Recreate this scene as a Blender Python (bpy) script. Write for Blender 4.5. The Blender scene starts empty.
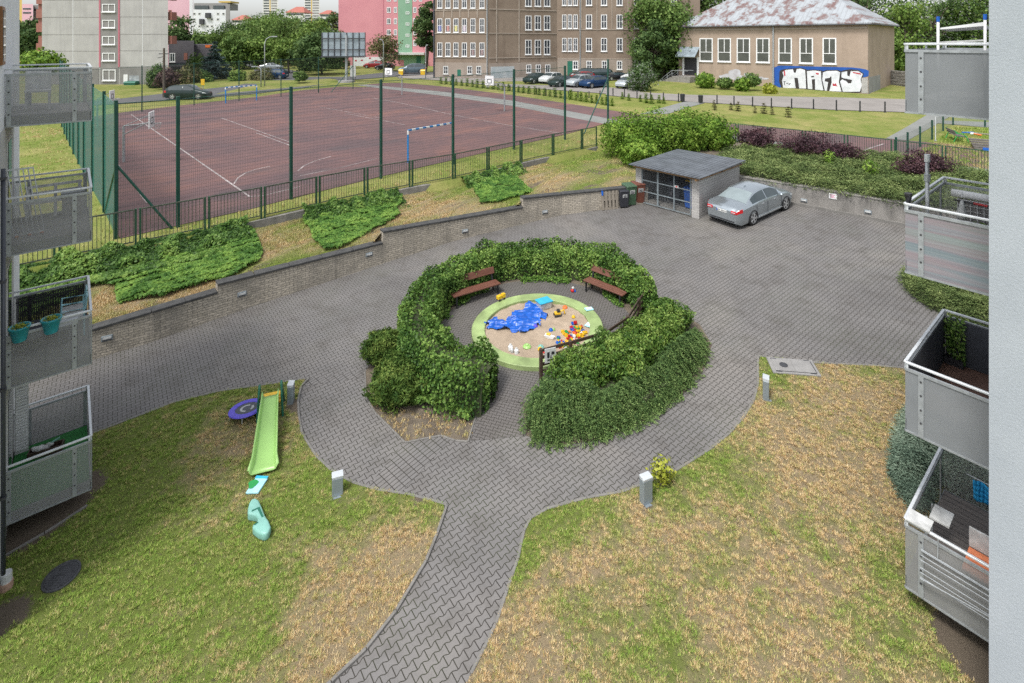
import bpy, math, random
import numpy as np
from mathutils import Vector, Matrix
random.seed(7); RNG = np.random.default_rng(11)
SC = bpy.context.scene
COL = SC.collection
R = math.radians
# ------------------------------------------------------------------ measured geometry
F = 530.0; CX = 512.0; HY = 39.0; CAMZ = 10.0
ANG = 39.9
D2 = (math.cos(R(ANG)), math.sin(R(ANG))); D1 = (-D2[1], D2[0])
def zc(x, y): return .05*(y-9) + .04*x                 # tilted courtyard
def zf(x, y): return 2.0 + .025*(min(y, 81.0)-25)      # ground beyond the retaining wall
def PC(px, py, h=0.0):
    u = (px-CX)/F; v = (py-HY)/F
    Y = (10.45-h)/(v+.05+.04*u); return Vector((u*Y, Y, 10-v*Y))
def PF(px, py, h=0.0):
    u = (px-CX)/F; v = (py-HY)/F
    Y = (8.625-h)/(v+.025)
    if Y > 81: Y = (6.6-h)/v
    return Vector((u*Y, Y, 10-v*Y))
def PY(px, py, Y): return Vector(((px-CX)/F*Y, Y, 10-(py-HY)/F*Y))
def PZ(px, py, z):
    Y = (10-z)*F/(py-HY); return Vector(((px-CX)/F*Y, Y, z))
# ------------------------------------------------------------------ object helpers
def tag(o, label=None, cat=None, group=None, kind=None):
    if label: o['label'] = label
    if cat: o['category'] = cat
    if group: o['group'] = group
    if kind: o['kind'] = kind
    return o
def thing(name, label, cat, loc=(0,0,0), rz=0.0, group=None):
    o = bpy.data.objects.new(name, None); COL.objects.link(o)
    o.empty_display_size = .2
    o.location = loc; o.rotation_euler = (0,0,rz)
    return tag(o, label, cat, group)
def dup(o, parent=None):
    c = o.copy(); COL.objects.link(c)
    if parent is not None: c.parent = parent
    for ch in list(o.children): dup(ch, c)
    return c
def place(o, loc, rz=None, label=None, s=None):
    o.location = loc
    if rz is not None: o.rotation_euler = (0,0,rz)
    if label: o['label'] = label
    if s: o.scale = (s,s,s)
    return o
class MB:
    def __init__(s): s.v=[]; s.f=[]; s.m=[]; s.mi=0
    def poly(s, pts):
        b=len(s.v); s.v += [tuple(p) for p in pts]; s.f.append(tuple(range(b,b+len(pts)))); s.m.append(s.mi); return s
    def faces(s, vs, fs):
        b=len(s.v); s.v += [tuple(p) for p in vs]
        for f in fs: s.f.append(tuple(b+i for i in f)); s.m.append(s.mi)
        return s
    def hexa(s, p):
        return s.faces(p, [(0,3,2,1),(4,5,6,7),(0,1,5,4),(1,2,6,5),(2,3,7,6),(3,0,4,7)])
    def box(s, c, d, rz=0.0, M=None):
        x,y,z=[k/2 for k in d]; P=[]
        for zz in (-z,z):
            for (a,b) in ((-x,-y),(x,-y),(x,y),(-x,y)): P.append(Vector((a,b,zz)))
        if M is None: M=Matrix.Rotation(rz,3,'Z')
        return s.hexa([Vector(c)+M@p for p in P])
    def bb(s, x0,x1,y0,y1,z0,z1):
        return s.box(((x0+x1)/2,(y0+y1)/2,(z0+z1)/2),(x1-x0,y1-y0,z1-z0))
    def bar(s, p, q, w, h, up=(0,0,1)):
        p=Vector(p); q=Vector(q); d=(q-p)
        if d.length<1e-6: return s
        d.normalize(); up=Vector(up)
        if abs(d.dot(up))>.98: up=Vector((1,0,0))
        a=d.cross(up).normalized()*(w/2); b=a.cross(d).normalized()*(h/2)
        return s.hexa([p-a-b,p+a-b,p+a+b,p-a+b,q-a-b,q+a-b,q+a+b,q-a+b])
    def tube(s, p, q, r, r2=None, n=8):
        return s.sweep([p,q],[r,r if r2 is None else r2],n)
    def sweep(s, pts, rs, n=8, closed=False):
        pts=[Vector(p) for p in pts]
        if not isinstance(rs,(list,tuple)): rs=[rs]*len(pts)
        k=len(pts); b=len(s.v); ref=None
        for i,p in enumerate(pts):
            if closed: d=pts[(i+1)%k]-pts[i-1]
            else: d=(pts[min(i+1,k-1)]-pts[max(i-1,0)])
            d.normalize()
            if ref is None:
                ref=Vector((0,0,1)) if abs(d.z)<.9 else Vector((1,0,0))
            a=d.cross(ref).normalized(); c=a.cross(d).normalized(); ref=c
            for j in range(n):
                t=2*math.pi*j/n
                s.v.append(tuple(p+(a*math.cos(t)+c*math.sin(t))*rs[i]))
        for i in range(k if closed else k-1):
            i2=(i+1)%k
            for j in range(n):
                j2=(j+1)%n
                s.f.append((b+i*n+j,b+i2*n+j,b+i2*n+j2,b+i*n+j2)); s.m.append(s.mi)
        if not closed:
            s.f.append(tuple(b+j for j in range(n))); s.m.append(s.mi)
            s.f.append(tuple(b+(k-1)*n+j for j in reversed(range(n)))); s.m.append(s.mi)
        return s
    def prism(s, pts, vec):
        pts=[Vector(p) for p in pts]; vec=Vector(vec); n=len(pts); b=len(s.v)
        s.v += [tuple(p) for p in pts]+[tuple(p+vec) for p in pts]
        s.f.append(tuple(range(b+n-1,b-1,-1))); s.m.append(s.mi)
        s.f.append(tuple(range(b+n,b+2*n))); s.m.append(s.mi)
        for i in range(n):
            j=(i+1)%n; s.f.append((b+i,b+j,b+n+j,b+n+i)); s.m.append(s.mi)
        return s
    def lathe(s, prof, n=20, c=(0,0,0), close=True):
        b=len(s.v); c=Vector(c)
        for (r,z) in prof:
            for j in range(n):
                t=2*math.pi*j/n; s.v.append((c.x+r*math.cos(t),c.y+r*math.sin(t),c.z+z))
        k=len(prof)
        for i in range(k-1):
            for j in range(n):
                j2=(j+1)%n; s.f.append((b+i*n+j,b+i*n+j2,b+(i+1)*n+j2,b+(i+1)*n+j)); s.m.append(s.mi)
        if close:
            s.f.append(tuple(b+j for j in reversed(range(n)))); s.m.append(s.mi)
            s.f.append(tuple(b+(k-1)*n+j for j in range(n))); s.m.append(s.mi)
        return s
    def ball(s, c, r, n=10, k=6, sq=(1,1,1)):
        b=len(s.v); c=Vector(c); vs=[]; fs=[]
        for i in range(k+1):
            t=math.pi*i/k
            for j in range(n):
                p=2*math.pi*j/n
                vs.append((c.x+r*sq[0]*math.sin(t)*math.cos(p),c.y+r*sq[1]*math.sin(t)*math.sin(p),c.z+r*sq[2]*math.cos(t)))
        for i in range(k):
            for j in range(n):
                j2=(j+1)%n; fs.append((i*n+j,(i+1)*n+j,(i+1)*n+j2,i*n+j2))
        return s.faces(vs,fs)
    def build(s, name, mat, parent=None, smooth=False, bevel=0, seg=1):
        me=bpy.data.meshes.new(name); me.from_pydata(s.v,[],s.f); me.validate(); me.update()
        mats=mat if isinstance(mat,(list,tuple)) else [mat]
        for m in mats: me.materials.append(m)
        if len(mats)>1 and len(me.polygons)==len(s.m): me.polygons.foreach_set('material_index',s.m)
        if smooth: me.polygons.foreach_set('use_smooth',[True]*len(me.polygons))
        o=bpy.data.objects.new(name,me); COL.objects.link(o)
        if parent is not None: o.parent=parent
        if bevel:
            b=o.modifiers.new('bevel','BEVEL'); b.width=bevel; b.segments=seg; b.limit_method='ANGLE'; b.angle_limit=R(40)
        return o
def solo(name, mb, mat, label, cat, loc=(0,0,0), rz=0, group=None, **k):
    o=mb.build(name,mat,None,**k); o.location=loc; o.rotation_euler=(0,0,rz)
    return tag(o,label,cat,group)
def mesh_np(name, V, Q, mat, parent=None, attrs=None, smooth=False):
    """V (n,3), Q (m,k) -> one mesh object"""
    me=bpy.data.meshes.new(name); n=len(V); m,k=Q.shape
    me.vertices.add(n); me.vertices.foreach_set('co',np.asarray(V,np.float32).ravel())
    me.loops.add(m*k); me.loops.foreach_set('vertex_index',Q.astype(np.int32).ravel())
    me.polygons.add(m); me.polygons.foreach_set('loop_start',np.arange(0,m*k,k,dtype=np.int32))
    try: me.polygons.foreach_set('loop_total',np.full(m,k,dtype=np.int32))
    except Exception: pass
    if smooth: me.polygons.foreach_set('use_smooth',np.ones(m,dtype=bool))
    me.update(calc_edges=True)
    for an,av in (attrs or {}).items():
        a=me.attributes.new(an,'FLOAT','POINT'); a.data.foreach_set('value',np.asarray(av,np.float32))
    mats=mat if isinstance(mat,(list,tuple)) else [mat]
    for mm in mats: me.materials.append(mm)
    o=bpy.data.objects.new(name,me); COL.objects.link(o)
    if parent is not None: o.parent=parent
    return o
def vnoise(P, seed=0):
    P=np.asarray(P,float); I=np.floor(P).astype(np.int64); f=P-I; f=f*f*(3-2*f)
    def h(i,j,k):
        x=(i*374761393+j*668265263+k*2147483647+seed*974711)&0xffffffff
        x=((x^(x>>13))*1274126177)&0xffffffff; x=(x^(x>>16))&0xffff
        return x/65535.0
    r=0
    for a in (0,1):
        for b in (0,1):
            for c in (0,1):
                w=(f[:,0] if a else 1-f[:,0])*(f[:,1] if b else 1-f[:,1])*(f[:,2] if c else 1-f[:,2])
                r=r+w*h(I[:,0]+a,I[:,1]+b,I[:,2]+c)
    return r
def fbm(P, seed=0, o=3):
    P=np.asarray(P,float); s=0; a=1; t=0
    for i in range(o): s=s+a*vnoise(P*(2**i)+13.7*i,seed+i); t+=a; a*=.5
    return s/t
def in_poly(X, Y, poly):
    inside=np.zeros(len(X),bool); n=len(poly); j=n-1
    for i in range(n):
        xi,yi=poly[i][0],poly[i][1]; xj,yj=poly[j][0],poly[j][1]
        c=((yi>Y)!=(yj>Y))&(X<(xj-xi)*(Y-yi)/(yj-yi+1e-12)+xi)
        inside^=c; j=i
    return inside
# ------------------------------------------------------------------ material helpers
class G:
    def __init__(s,name):
        s.mat=bpy.data.materials.new(name); s.mat.use_nodes=True; s.t=s.mat.node_tree; s.t.nodes.clear()
        s.out=s.t.nodes.new('ShaderNodeOutputMaterial')
    def n(s,typ,ins=None,**props):
        nd=s.t.nodes.new(typ)
        for k,v in props.items(): setattr(nd,k,v)
        for k,v in (ins or {}).items(): s.put(nd.inputs[k],v)
        return nd
    def put(s,sock,v):
        if hasattr(v,'is_output') or isinstance(v,bpy.types.NodeSocket): s.t.links.new(v,sock)
        else:
            if isinstance(v,(tuple,list)) and len(v)==3 and sock.type=='RGBA': v=(*v,1)
            sock.default_value=v
    def obj(s): return s.n('ShaderNodeTexCoord').outputs['Object']
    def mapv(s,v,scale=(1,1,1),rot=(0,0,0),loc=(0,0,0)):
        return s.n('ShaderNodeMapping',{'Vector':v,'Scale':scale,'Rotation':rot,'Location':loc}).outputs[0]
    def noise(s,v,scale,detail=4,rough=.55,dist=0):
        return s.n('ShaderNodeTexNoise',{'Vector':v,'Scale':scale,'Detail':detail,'Roughness':rough,'Distortion':dist}).outputs['Fac']
    def ramp(s,f,stops):
        r=s.n('ShaderNodeValToRGB',{'Fac':f}); e=r.color_ramp.elements
        while len(e)<len(stops): e.new(.5)
        for i,(p,c) in enumerate(stops):
            e[i].position=p; e[i].color=(*c,1) if not isinstance(c,(int,float)) else (c,c,c,1)
        return r.outputs['Color']
    def mix(s,f,a,b,mode='MIX'):
        m=s.n('ShaderNodeMix',data_type='RGBA',blend_type=mode); m.clamp_factor=True
        s.put(m.inputs[0],f); s.put(m.inputs[6],a); s.put(m.inputs[7],b); return m.outputs[2]
    def m(s,op,a,b=0.0,c=None):
        x=s.n('ShaderNodeMath',operation=op); s.put(x.inputs[0],a); s.put(x.inputs[1],b)
        if c is not None: s.put(x.inputs[2],c)
        return x.outputs[0]
    def attr(s,name): return s.n('ShaderNodeAttribute',attribute_name=name).outputs['Fac']
    def rnd(s): return s.n('ShaderNodeNewGeometry').outputs['Random Per Island']
    def bump(s,h,st=.3,dist=.02): return s.n('ShaderNodeBump',{'Height':h,'Strength':st,'Distance':dist}).outputs[0]
    def bsdf(s,col,rough=.8,normal=None,**k):
        p=s.n('ShaderNodeBsdfPrincipled'); s.put(p.inputs['Base Color'],col); s.put(p.inputs['Roughness'],rough)
        if normal is not None: s.put(p.inputs['Normal'],normal)
        for kk,v in k.items(): s.put(p.inputs[kk.replace('_',' ')],v)
        return p.outputs[0]
    def end(s,sh): s.t.links.new(sh,s.out.inputs[0]); return s.mat
_simple={}
def flat(name,col,rough=.6,var=.12,scale=6,metal=0.0,bump=0.0,spec=.5):
    """plain coat with slight mottling"""
    g=G(name); v=g.obj(); f=g.noise(v,scale,5,.6)
    a=tuple(c*(1-var*1.5) for c in col); b=tuple(min(1,c*(1+var)) for c in col)
    c=g.ramp(f,[(.3,a),(.7,b)])
    nrm=g.bump(g.noise(v,scale*8,3),bump,.01) if bump else None
    return g.end(g.bsdf(c,rough,nrm,Metallic=metal,Specular_IOR_Level=spec))
def glass(name,col=(.02,.025,.03),rough=.05):
    g=G(name); v=g.obj(); f=g.noise(v,1.3,2)
    return g.end(g.bsdf(g.mix(f,tuple(c*.6 for c in col),tuple(c*1.5 for c in col)),rough,Specular_IOR_Level=.7))
# ------------------------------------------------------------------ materials
def m_paver(name, rot, L=.205, H=.135, wave=True, tone=(.163,.157,.153)):
    g=G(name); v=g.obj(); mp=g.mapv(v,rot=(0,0,-rot))
    sx=g.n('ShaderNodeSeparateXYZ',{'Vector':mp}); x,y=sx.outputs[0],sx.outputs[1]
    if wave:
        ph=g.m('PINGPONG',g.m('DIVIDE',x,L),.5)            # 0..0.5 triangle, period L
        tr=g.m('MULTIPLY',g.m('SUBTRACT',ph,.25),7.0)
        tr=g.m('MAXIMUM',g.m('MINIMUM',tr,1.0),-1.0)
        sg=g.m('COSINE',g.m('MULTIPLY',g.m('DIVIDE',y,H),math.pi))
        y2=g.m('ADD',y,g.m('MULTIPLY',g.m('MULTIPLY',tr,sg),.017))
    else: y2=y
    cv=g.n('ShaderNodeCombineXYZ',{'X':x,'Y':y2}).outputs[0]
    b=g.n('ShaderNodeTexBrick',{'Vector':cv,'Scale':1.0,'Mortar Size':.0085,'Mortar Smooth':.25,'Bias':0.0,'Brick Width':L,'Row Height':H,
        'Color1':(.0,.0,.0,1),'Color2':(1,1,1,1),'Mortar':(.5,.5,.5,1)}); b.offset=.5 if wave else 0.0; b.offset_frequency=2; b.squash=1
    t=tone
    big=g.noise(v,.22,5,.6,.3); mid=g.noise(v,1.7,4,.6); fine=g.noise(v,60,3,.7)
    base=g.ramp(big,[(.3,tuple(c*.72 for c in t)),(.5,t),(.7,(t[0]*1.28,t[1]*1.24,t[2]*1.17))])
    base=g.mix(g.m('MULTIPLY',g.ramp(b.outputs['Color'],[(0,0.0),(1,1.0)]),.22),base,(t[0]*1.3,t[1]*1.27,t[2]*1.25))
    base=g.mix(g.m('MULTIPLY',g.ramp(mid,[(.48,0.0),(.75,1.0)]),.6),base,(.092,.084,.074))
    base=g.mix(g.m('MULTIPLY',g.ramp(fine,[(.35,1.0),(.5,0.0)]),.3),base,(.075,.075,.075))
    moss=g.mix(g.ramp(g.noise(v,.6,3),[(.45,0.0),(.65,1.0)]),(.034,.03,.025),(.036,.042,.02))
    col=g.mix(b.outputs['Fac'],base,moss)
    h=g.m('SUBTRACT',g.m('MULTIPLY',fine,.12),b.outputs['Fac'])
    return g.end(g.bsdf(col,.75,g.bump(h,.6,.008),Specular_IOR_Level=.35))
def m_brickwall(name):
    g=G(name); v=g.obj(); 
    b=g.n('ShaderNodeTexBrick',{'Vector':g.mapv(v,rot=(math.pi/2,0,0)),'Scale':1.0,'Mortar Size':.006,'Mortar Smooth':.3,'Brick Width':.24,'Row Height':.085,
       'Color1':(.55,.49,.4,1),'Color2':(.42,.375,.3,1),'Mortar':(.15,.137,.12,1)})
    n1=g.noise(v,1.1,5,.6); n2=g.noise(v,14,4,.65)
    c=g.mix(g.m('MULTIPLY',g.ramp(n2,[(.4,0.0),(.65,1.0)]),.5),b.outputs['Color'],(.15,.14,.125))
    c=g.mix(g.m('MULTIPLY',g.ramp(n1,[(.45,0.0),(.7,1.0)]),.6),c,(.2,.185,.16))
    st=g.noise(g.mapv(v,scale=(5,5,.35)),1.0,4,.6)
    c=g.mix(g.m('MULTIPLY',g.ramp(st,[(.55,0.0),(.72,1.0)]),.28),c,(.09,.085,.075))
    return g.end(g.bsdf(c,.9,g.bump(g.m('ADD',g.m('MULTIPLY',b.outputs['Fac'],-1.0),n2),.7,.02)))
def m_shedbrick(name):
    g=G(name); v=g.obj()
    b=g.n('ShaderNodeTexBrick',{'Vector':g.mapv(v,rot=(math.pi/2,0,0)),'Scale':1.0,'Mortar Size':.007,'Mortar Smooth':.2,'Brick Width':.4,'Row Height':.13,
       'Color1':(.42,.41,.39,1),'Color2':(.36,.35,.34,1),'Mortar':(.24,.235,.225,1)})
    n2=g.noise(v,9,5,.65)
    c=g.mix(g.m('MULTIPLY',g.ramp(n2,[(.45,0.0),(.7,1.0)]),.45),b.outputs['Color'],(.27,.26,.25))
    return g.end(g.bsdf(c,.9,g.bump(g.m('ADD',g.m('MULTIPLY',b.outputs['Fac'],-1.0),n2),.6,.015)))
def m_lawnsoil(name):
    g=G(name); v=g.obj(); d=g.attr('dry'); n=g.noise(v,7,5,.65); f=g.noise(v,40,4,.7)
    f=g.noise(v,75,4,.75); k=g.noise(v,18,4,.7); gr=g.mix(f,(.07,.1,.02),(.19,.235,.055)); dr=g.mix(f,(.12,.1,.07),(.42,.325,.195))
    c=g.mix(g.m('ADD',d,g.m('MULTIPLY',g.m('SUBTRACT',n,.5),1.2)),gr,dr)
    c=g.mix(g.m('MULTIPLY',g.ramp(k,[(.55,0.0),(.68,1.0)]),.8),c,(.085,.072,.055))
    br=g.mix(f,(.075,.06,.045),(.2,.165,.125)); c=g.mix(g.ramp(g.m('ADD',g.attr('bare'),g.m('MULTIPLY',g.m('SUBTRACT',k,.5),.9)),[(.42,0.0),(.58,1.0)]),c,br)
    return g.end(g.bsdf(c,.95,g.bump(f,.9,.03),Specular_IOR_Level=.1))
def m_blade(name):
    g=G(name); d=g.attr('dry'); r=g.rnd()
    gr=g.ramp(r,[(0,(.11,.2,.03)),(.5,(.205,.325,.052)),(1,(.35,.44,.09))])
    dr=g.ramp(r,[(0,(.38,.235,.1)),(.5,(.58,.415,.215)),(1,(.74,.6,.37))])
    c=g.mix(d,gr,dr)
    p=g.bsdf(c,.75,Specular_IOR_Level=.2)
    t=g.n('ShaderNodeBsdfTranslucent',{'Color':c}).outputs[0]
    return g.end(g.n('ShaderNodeMixShader',{0:.2,1:p,2:t}).outputs[0])
def m_leaf(name, lo, mid, hi, rough=.55, spec=.35, tr=.22):
    """leaf colours vary from leaf to leaf and from twig to twig"""
    g=G(name); r=g.rnd(); t=g.attr('tint')
    f=g.m('ADD',g.m('MULTIPLY',r,.45),g.m('MULTIPLY',t,.55))
    c=g.ramp(f,[(.12,lo),(.5,mid),(.88,hi)])
    p=g.bsdf(c,rough,Specular_IOR_Level=spec)
    tl=g.n('ShaderNodeBsdfTranslucent',{'Color':c}).outputs[0]
    return g.end(g.n('ShaderNodeMixShader',{0:tr,1:p,2:tl}).outputs[0])
def m_meadow(name):
    g=G(name); v=g.obj(); n=g.noise(v,.25,5,.6,.4); f=g.noise(v,5,5,.7); k=g.noise(v,.9,4,.6)
    gr=g.mix(f,(.085,.125,.022),(.19,.225,.055)); dr=g.mix(f,(.18,.18,.06),(.33,.29,.12))
    c=g.mix(g.ramp(g.m('ADD',g.m('MULTIPLY',n,.6),g.m('MULTIPLY',k,.4)),[(.41,0.0),(.64,1.0)]),gr,dr)
    return g.end(g.bsdf(c,.95,g.bump(f,.8,.06),Specular_IOR_Level=.1))
def m_court(name):
    g=G(name); v=g.obj(); rv=g.mapv(v,rot=(0,0,-R(46)))
    n=g.noise(g.mapv(rv,scale=(.05,.28,1)),1.0,6,.65,.5); n2=g.noise(v,.35,5,.65,.6); f=g.noise(v,6,4,.7)
    c=g.ramp(g.m('ADD',g.m('MULTIPLY',n,.55),g.m('MULTIPLY',n2,.45)),[(.33,(.08,.062,.068)),(.44,(.115,.072,.075)),(.54,(.15,.085,.082)),(.63,(.195,.1,.085)),(.72,(.24,.118,.095))])
    sp=g.noise(g.mapv(rv,scale=(.16,.6,1)),1.0,5,.6,.3)
    c=g.mix(g.m('MULTIPLY',g.ramp(sp,[(.55,0.0),(.7,1.0)]),.6),c,(.075,.066,.072))
    c=g.mix(g.m('MULTIPLY',f,.3),c,(.12,.08,.08))
    return g.end(g.bsdf(c,.85,None,Specular_IOR_Level=.3))
def m_plaster(name,a,b,scale=3,grain=60,bs=.5,dist=.01,streak=0):
    g=G(name); v=g.obj(); n=g.noise(v,scale,5,.6); f=g.noise(v,grain,4,.7)
    c=g.ramp(n,[(.3,a),(.7,b)])
    c=g.mix(g.m('MULTIPLY',f,.35),c,tuple(x*.72 for x in a))
    if streak:
        s=g.noise(g.mapv(v,scale=(2.2,2.2,.12)),1.0,4,.6)
        c=g.mix(g.m('MULTIPLY',g.ramp(s,[(.5,0.0),(.72,1.0)]),streak),c,tuple(x*.55 for x in a))
    return g.end(g.bsdf(c,.9,g.bump(f,bs,dist)))
def m_net(name,col,alpha,scale=None,rough=.5):
    """woven mesh seen from some way off: part thread, part gap"""
    g=G(name); v=g.obj(); n=g.noise(v,2.5,3)
    p=g.bsdf(g.mix(n,tuple(c*.85 for c in col),tuple(c*1.1 for c in col)),rough)
    t=g.n('ShaderNodeBsdfTransparent').outputs[0]
    a=g.m('ADD',alpha-.03,g.m('MULTIPLY',n,.06))
    return g.end(g.n('ShaderNodeMixShader',{0:a,1:t,2:p}).outputs[0])
def m_roofsheet(name):
    g=G(name); v=g.obj(); n=g.noise(g.mapv(g.mapv(v,rot=(0,0,-R(45.6))),scale=(.07,.8,1)),1.0,4,.55,.1); f=g.noise(v,2,5,.6)
    w=g.n('ShaderNodeTexWave',{'Vector':g.mapv(v,rot=(0,0,-R(45.6))),'Scale':.55,'Distortion':.2},wave_type='BANDS',bands_direction='Y').outputs['Fac']
    c=g.ramp(g.m('ADD',g.m('MULTIPLY',n,.75),g.m('MULTIPLY',f,.25)),[(.44,(.31,.335,.355)),(.51,(.26,.28,.295)),(.55,(.18,.135,.13)),(.62,(.14,.08,.075))])
    c=g.mix(g.m('MULTIPLY',g.ramp(w,[(.9,0.0),(.97,1.0)]),.5),c,(.2,.2,.21))
    return g.end(g.bsdf(c,.6))
def m_sand(name):
    g=G(name); v=g.obj(); n=g.noise(v,1.6,5,.6); f=g.noise(v,18,5,.7)
    c=g.ramp(g.m('ADD',g.m('MULTIPLY',n,.6),g.m('MULTIPLY',f,.4)),[(.35,(.27,.21,.15)),(.65,(.39,.31,.23))])
    return g.end(g.bsdf(c,.95,g.bump(f,.7,.02)))
def m_wood(name,a,b,scale=(1,1,1),rough=.6):
    g=G(name); v=g.obj(); n=g.noise(g.mapv(v,scale=scale),3.0,5,.65,.4)
    return g.end(g.bsdf(g.ramp(n,[(.3,a),(.7,b)]),rough,g.bump(n,.3,.005)))
def m_panelstripe(name):
    """clear corrugated sheet with a faint rainbow sheen over grey mesh"""
    g=G(name); v=g.obj(); mv=g.mapv(v,scale=(.15,.15,3.2)); n=g.noise(mv,1.0,3,.5,.1); n2=g.noise(g.mapv(v,scale=(.2,.2,22)),1.0,3,.6)
    c=g.ramp(n,[(.28,(.19,.235,.245)),(.42,(.17,.21,.235)),(.5,(.26,.215,.235)),(.58,(.2,.245,.235)),(.72,(.26,.23,.245))])
    c=g.mix(g.m('MULTIPLY',g.ramp(n2,[(.45,0.0),(.65,1.0)]),.5),c,(.32,.35,.365))
    return g.end(g.bsdf(c,.3,Specular_IOR_Level=.5))
def m_schoolwall(name,a,b):
    g=G(name); v=g.obj(); n=g.noise(v,.35,5,.65); f=g.noise(v,5,5,.7); s=g.noise(g.mapv(v,scale=(1.2,1.2,.1)),1.0,4,.6)
    br=g.n('ShaderNodeTexBrick',{'Vector':g.mapv(v,rot=(math.pi/2,0,0)),'Scale':1.0,'Mortar Size':.02,'Brick Width':.55,'Row Height':.28,'Color1':(*a,1),'Color2':(*b,1),'Mortar':(a[0]*1.15,a[1]*1.15,a[2]*1.12,1)}).outputs['Color']
    c=g.mix(g.ramp(n,[(.35,0.0),(.65,1.0)]),g.mix(.35,a,br),b)
    c=g.mix(g.m('MULTIPLY',f,.3),c,tuple(x*.7 for x in a))
    c=g.mix(g.m('MULTIPLY',g.ramp(s,[(.52,0.0),(.7,1.0)]),.35),c,tuple(x*.6 for x in a))
    return g.end(g.bsdf(c,.9))
M={}
M['paver']=m_paver('concrete pavers',R(37))
M['paver_turn']=m_paver('concrete pavers turned',R(29))
M['paver_square']=m_paver('rectangular pavers',R(47),L=.2,H=.1,wave=False)
M['ringpave']=m_paver('inner circle pavers',R(-20),L=.2,H=.1,wave=True,tone=(.125,.117,.113))
M['kerb']=m_plaster('concrete kerb',(.15,.145,.135),(.23,.22,.205),4,40)
M['brickwall']=m_brickwall('retaining wall bricks')
M['coping']=m_plaster('dark coping',(.035,.036,.037),(.085,.085,.082),5,40,.4)
M['oldconcrete']=m_plaster('old concrete',(.17,.165,.15),(.3,.285,.26),3,30,.6,.02,.6)
M['lawn']=m_lawnsoil('dry lawn soil'); M['blade']=m_blade('grass blade')
M['meadow']=m_meadow('meadow'); M['court']=m_court('worn red court')
M['soil']=m_plaster('bare soil',(.1,.08,.06),(.2,.165,.12),3,30,.9,.04)
M['asphalt']=m_plaster('asphalt',(.075,.076,.08),(.12,.12,.122),.6,30,.3)
M['gravelpath']=m_plaster('pale gravel path',(.2,.185,.17),(.28,.26,.24),.5,12,.4)
M['graylane']=m_plaster('grey lane',(.17,.178,.168),(.23,.238,.225),.5,8,.3)
M['line']=flat('worn court line',(.33,.29,.285),.8,.4,1.5)
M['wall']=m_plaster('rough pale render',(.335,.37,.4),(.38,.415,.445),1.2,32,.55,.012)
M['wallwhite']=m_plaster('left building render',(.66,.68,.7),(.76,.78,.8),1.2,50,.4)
M['greysteel']=flat('galvanised steel',(.36,.385,.4),.45,.15,9,.35)
M['panelgrey']=flat('perforated grey sheet',(.2,.215,.225),.5,.1,3,.2)
M['fascia']=flat('grey fascia sheet',(.19,.205,.21),.5,.18,3,.2)
M['meshleft']=m_net('perforated balcony mesh',(.36,.365,.365),.52)
M['meshright']=m_net('fine balcony mesh',(.215,.23,.24),.93)
M['rail']=flat('pale grey rail paint',(.6,.63,.65),.4,.08,5,.2)
M['bolt']=flat('dark bolt',(.05,.05,.055),.5)
M['stripe']=m_panelstripe('sheen sheet')
M['white']=flat('white paint',(.74,.75,.75),.5,.06,4)
M['dirtywhite']=flat('weathered white',(.55,.56,.55),.6,.2,6)
M['dark']=flat('dark plastic',(.025,.026,.03),.5)
M['black']=flat('black metal',(.02,.021,.023),.5)
M['glass']=glass('window glass')
M['greyglass']=glass('car glass',(.035,.05,.055),.08)
M['rearglass']=flat('pale rear window',(.22,.265,.275),.08,.06,3)
M['fencegreen']=flat('green fence paint',(.022,.075,.04),.5,.25,4)
M['fencedark']=flat('dark green post',(.008,.06,.043),.45,.2,3)
M['railolive']=flat('weathered railing',(.06,.075,.052),.6,.35,7)
M['fencenet']=m_net('green netting',(.02,.16,.13),.6)
M['goalblue']=flat('blue goal paint',(.02,.2,.5),.5)
M['red']=flat('red plastic',(.5,.02,.02),.4); M['yellow']=flat('yellow plastic',(.72,.45,.02),.4)
M['blue']=flat('blue plastic',(.01,.11,.48),.4); M['green']=flat('green plastic',(.02,.3,.07),.4)
M['orange']=flat('orange plastic',(.7,.17,.04),.5); M['pink']=flat('pink plastic',(.6,.16,.3),.4)
M['cyan']=flat('cyan plastic',(.03,.4,.6),.35); M['ice']=flat('ice blue foam',(.36,.66,.74),.5)
M['lime']=flat('lime slide plastic',(.29,.5,.15),.35,.06,2); M['slidegreen']=flat('dark green plastic',(.015,.13,.085),.4)
M['sandrim']=flat('faded lime rim',(.28,.37,.15),.6,.28,1.3)
M['purple']=flat('violet rim cover',(.09,.07,.5),.5); M['mat']=flat('trampoline mat',(.06,.07,.085),.7)
M['matmark']=flat('mat print',(.33,.35,.36),.7)
M['teal']=flat('teal plastic',(.2,.42,.36),.4,.1,4); M['potteal']=flat('teal pot',(.02,.27,.31),.4)
M['sand']=m_sand('play sand'); M['tarp']=flat('blue tarpaulin',(.006,.095,.45),.35,.2,5)
M['benchwood']=m_wood('brown bench slat',(.11,.042,.028),(.18,.08,.055),(1,8,8),.45)
M['postwood']=m_wood('dark fence timber',(.035,.022,.016),(.085,.055,.038),(6,6,1))
M['beam']=m_wood('roof beam',(.2,.11,.045),(.34,.2,.09),(1,6,6))
M['deck']=m_wood('dark deck boards',(.085,.075,.07),(.16,.145,.13),(1,9,1))
M['pallet']=m_wood('grey pallet wood',(.17,.15,.12),(.3,.265,.22),(6,6,1))
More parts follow.
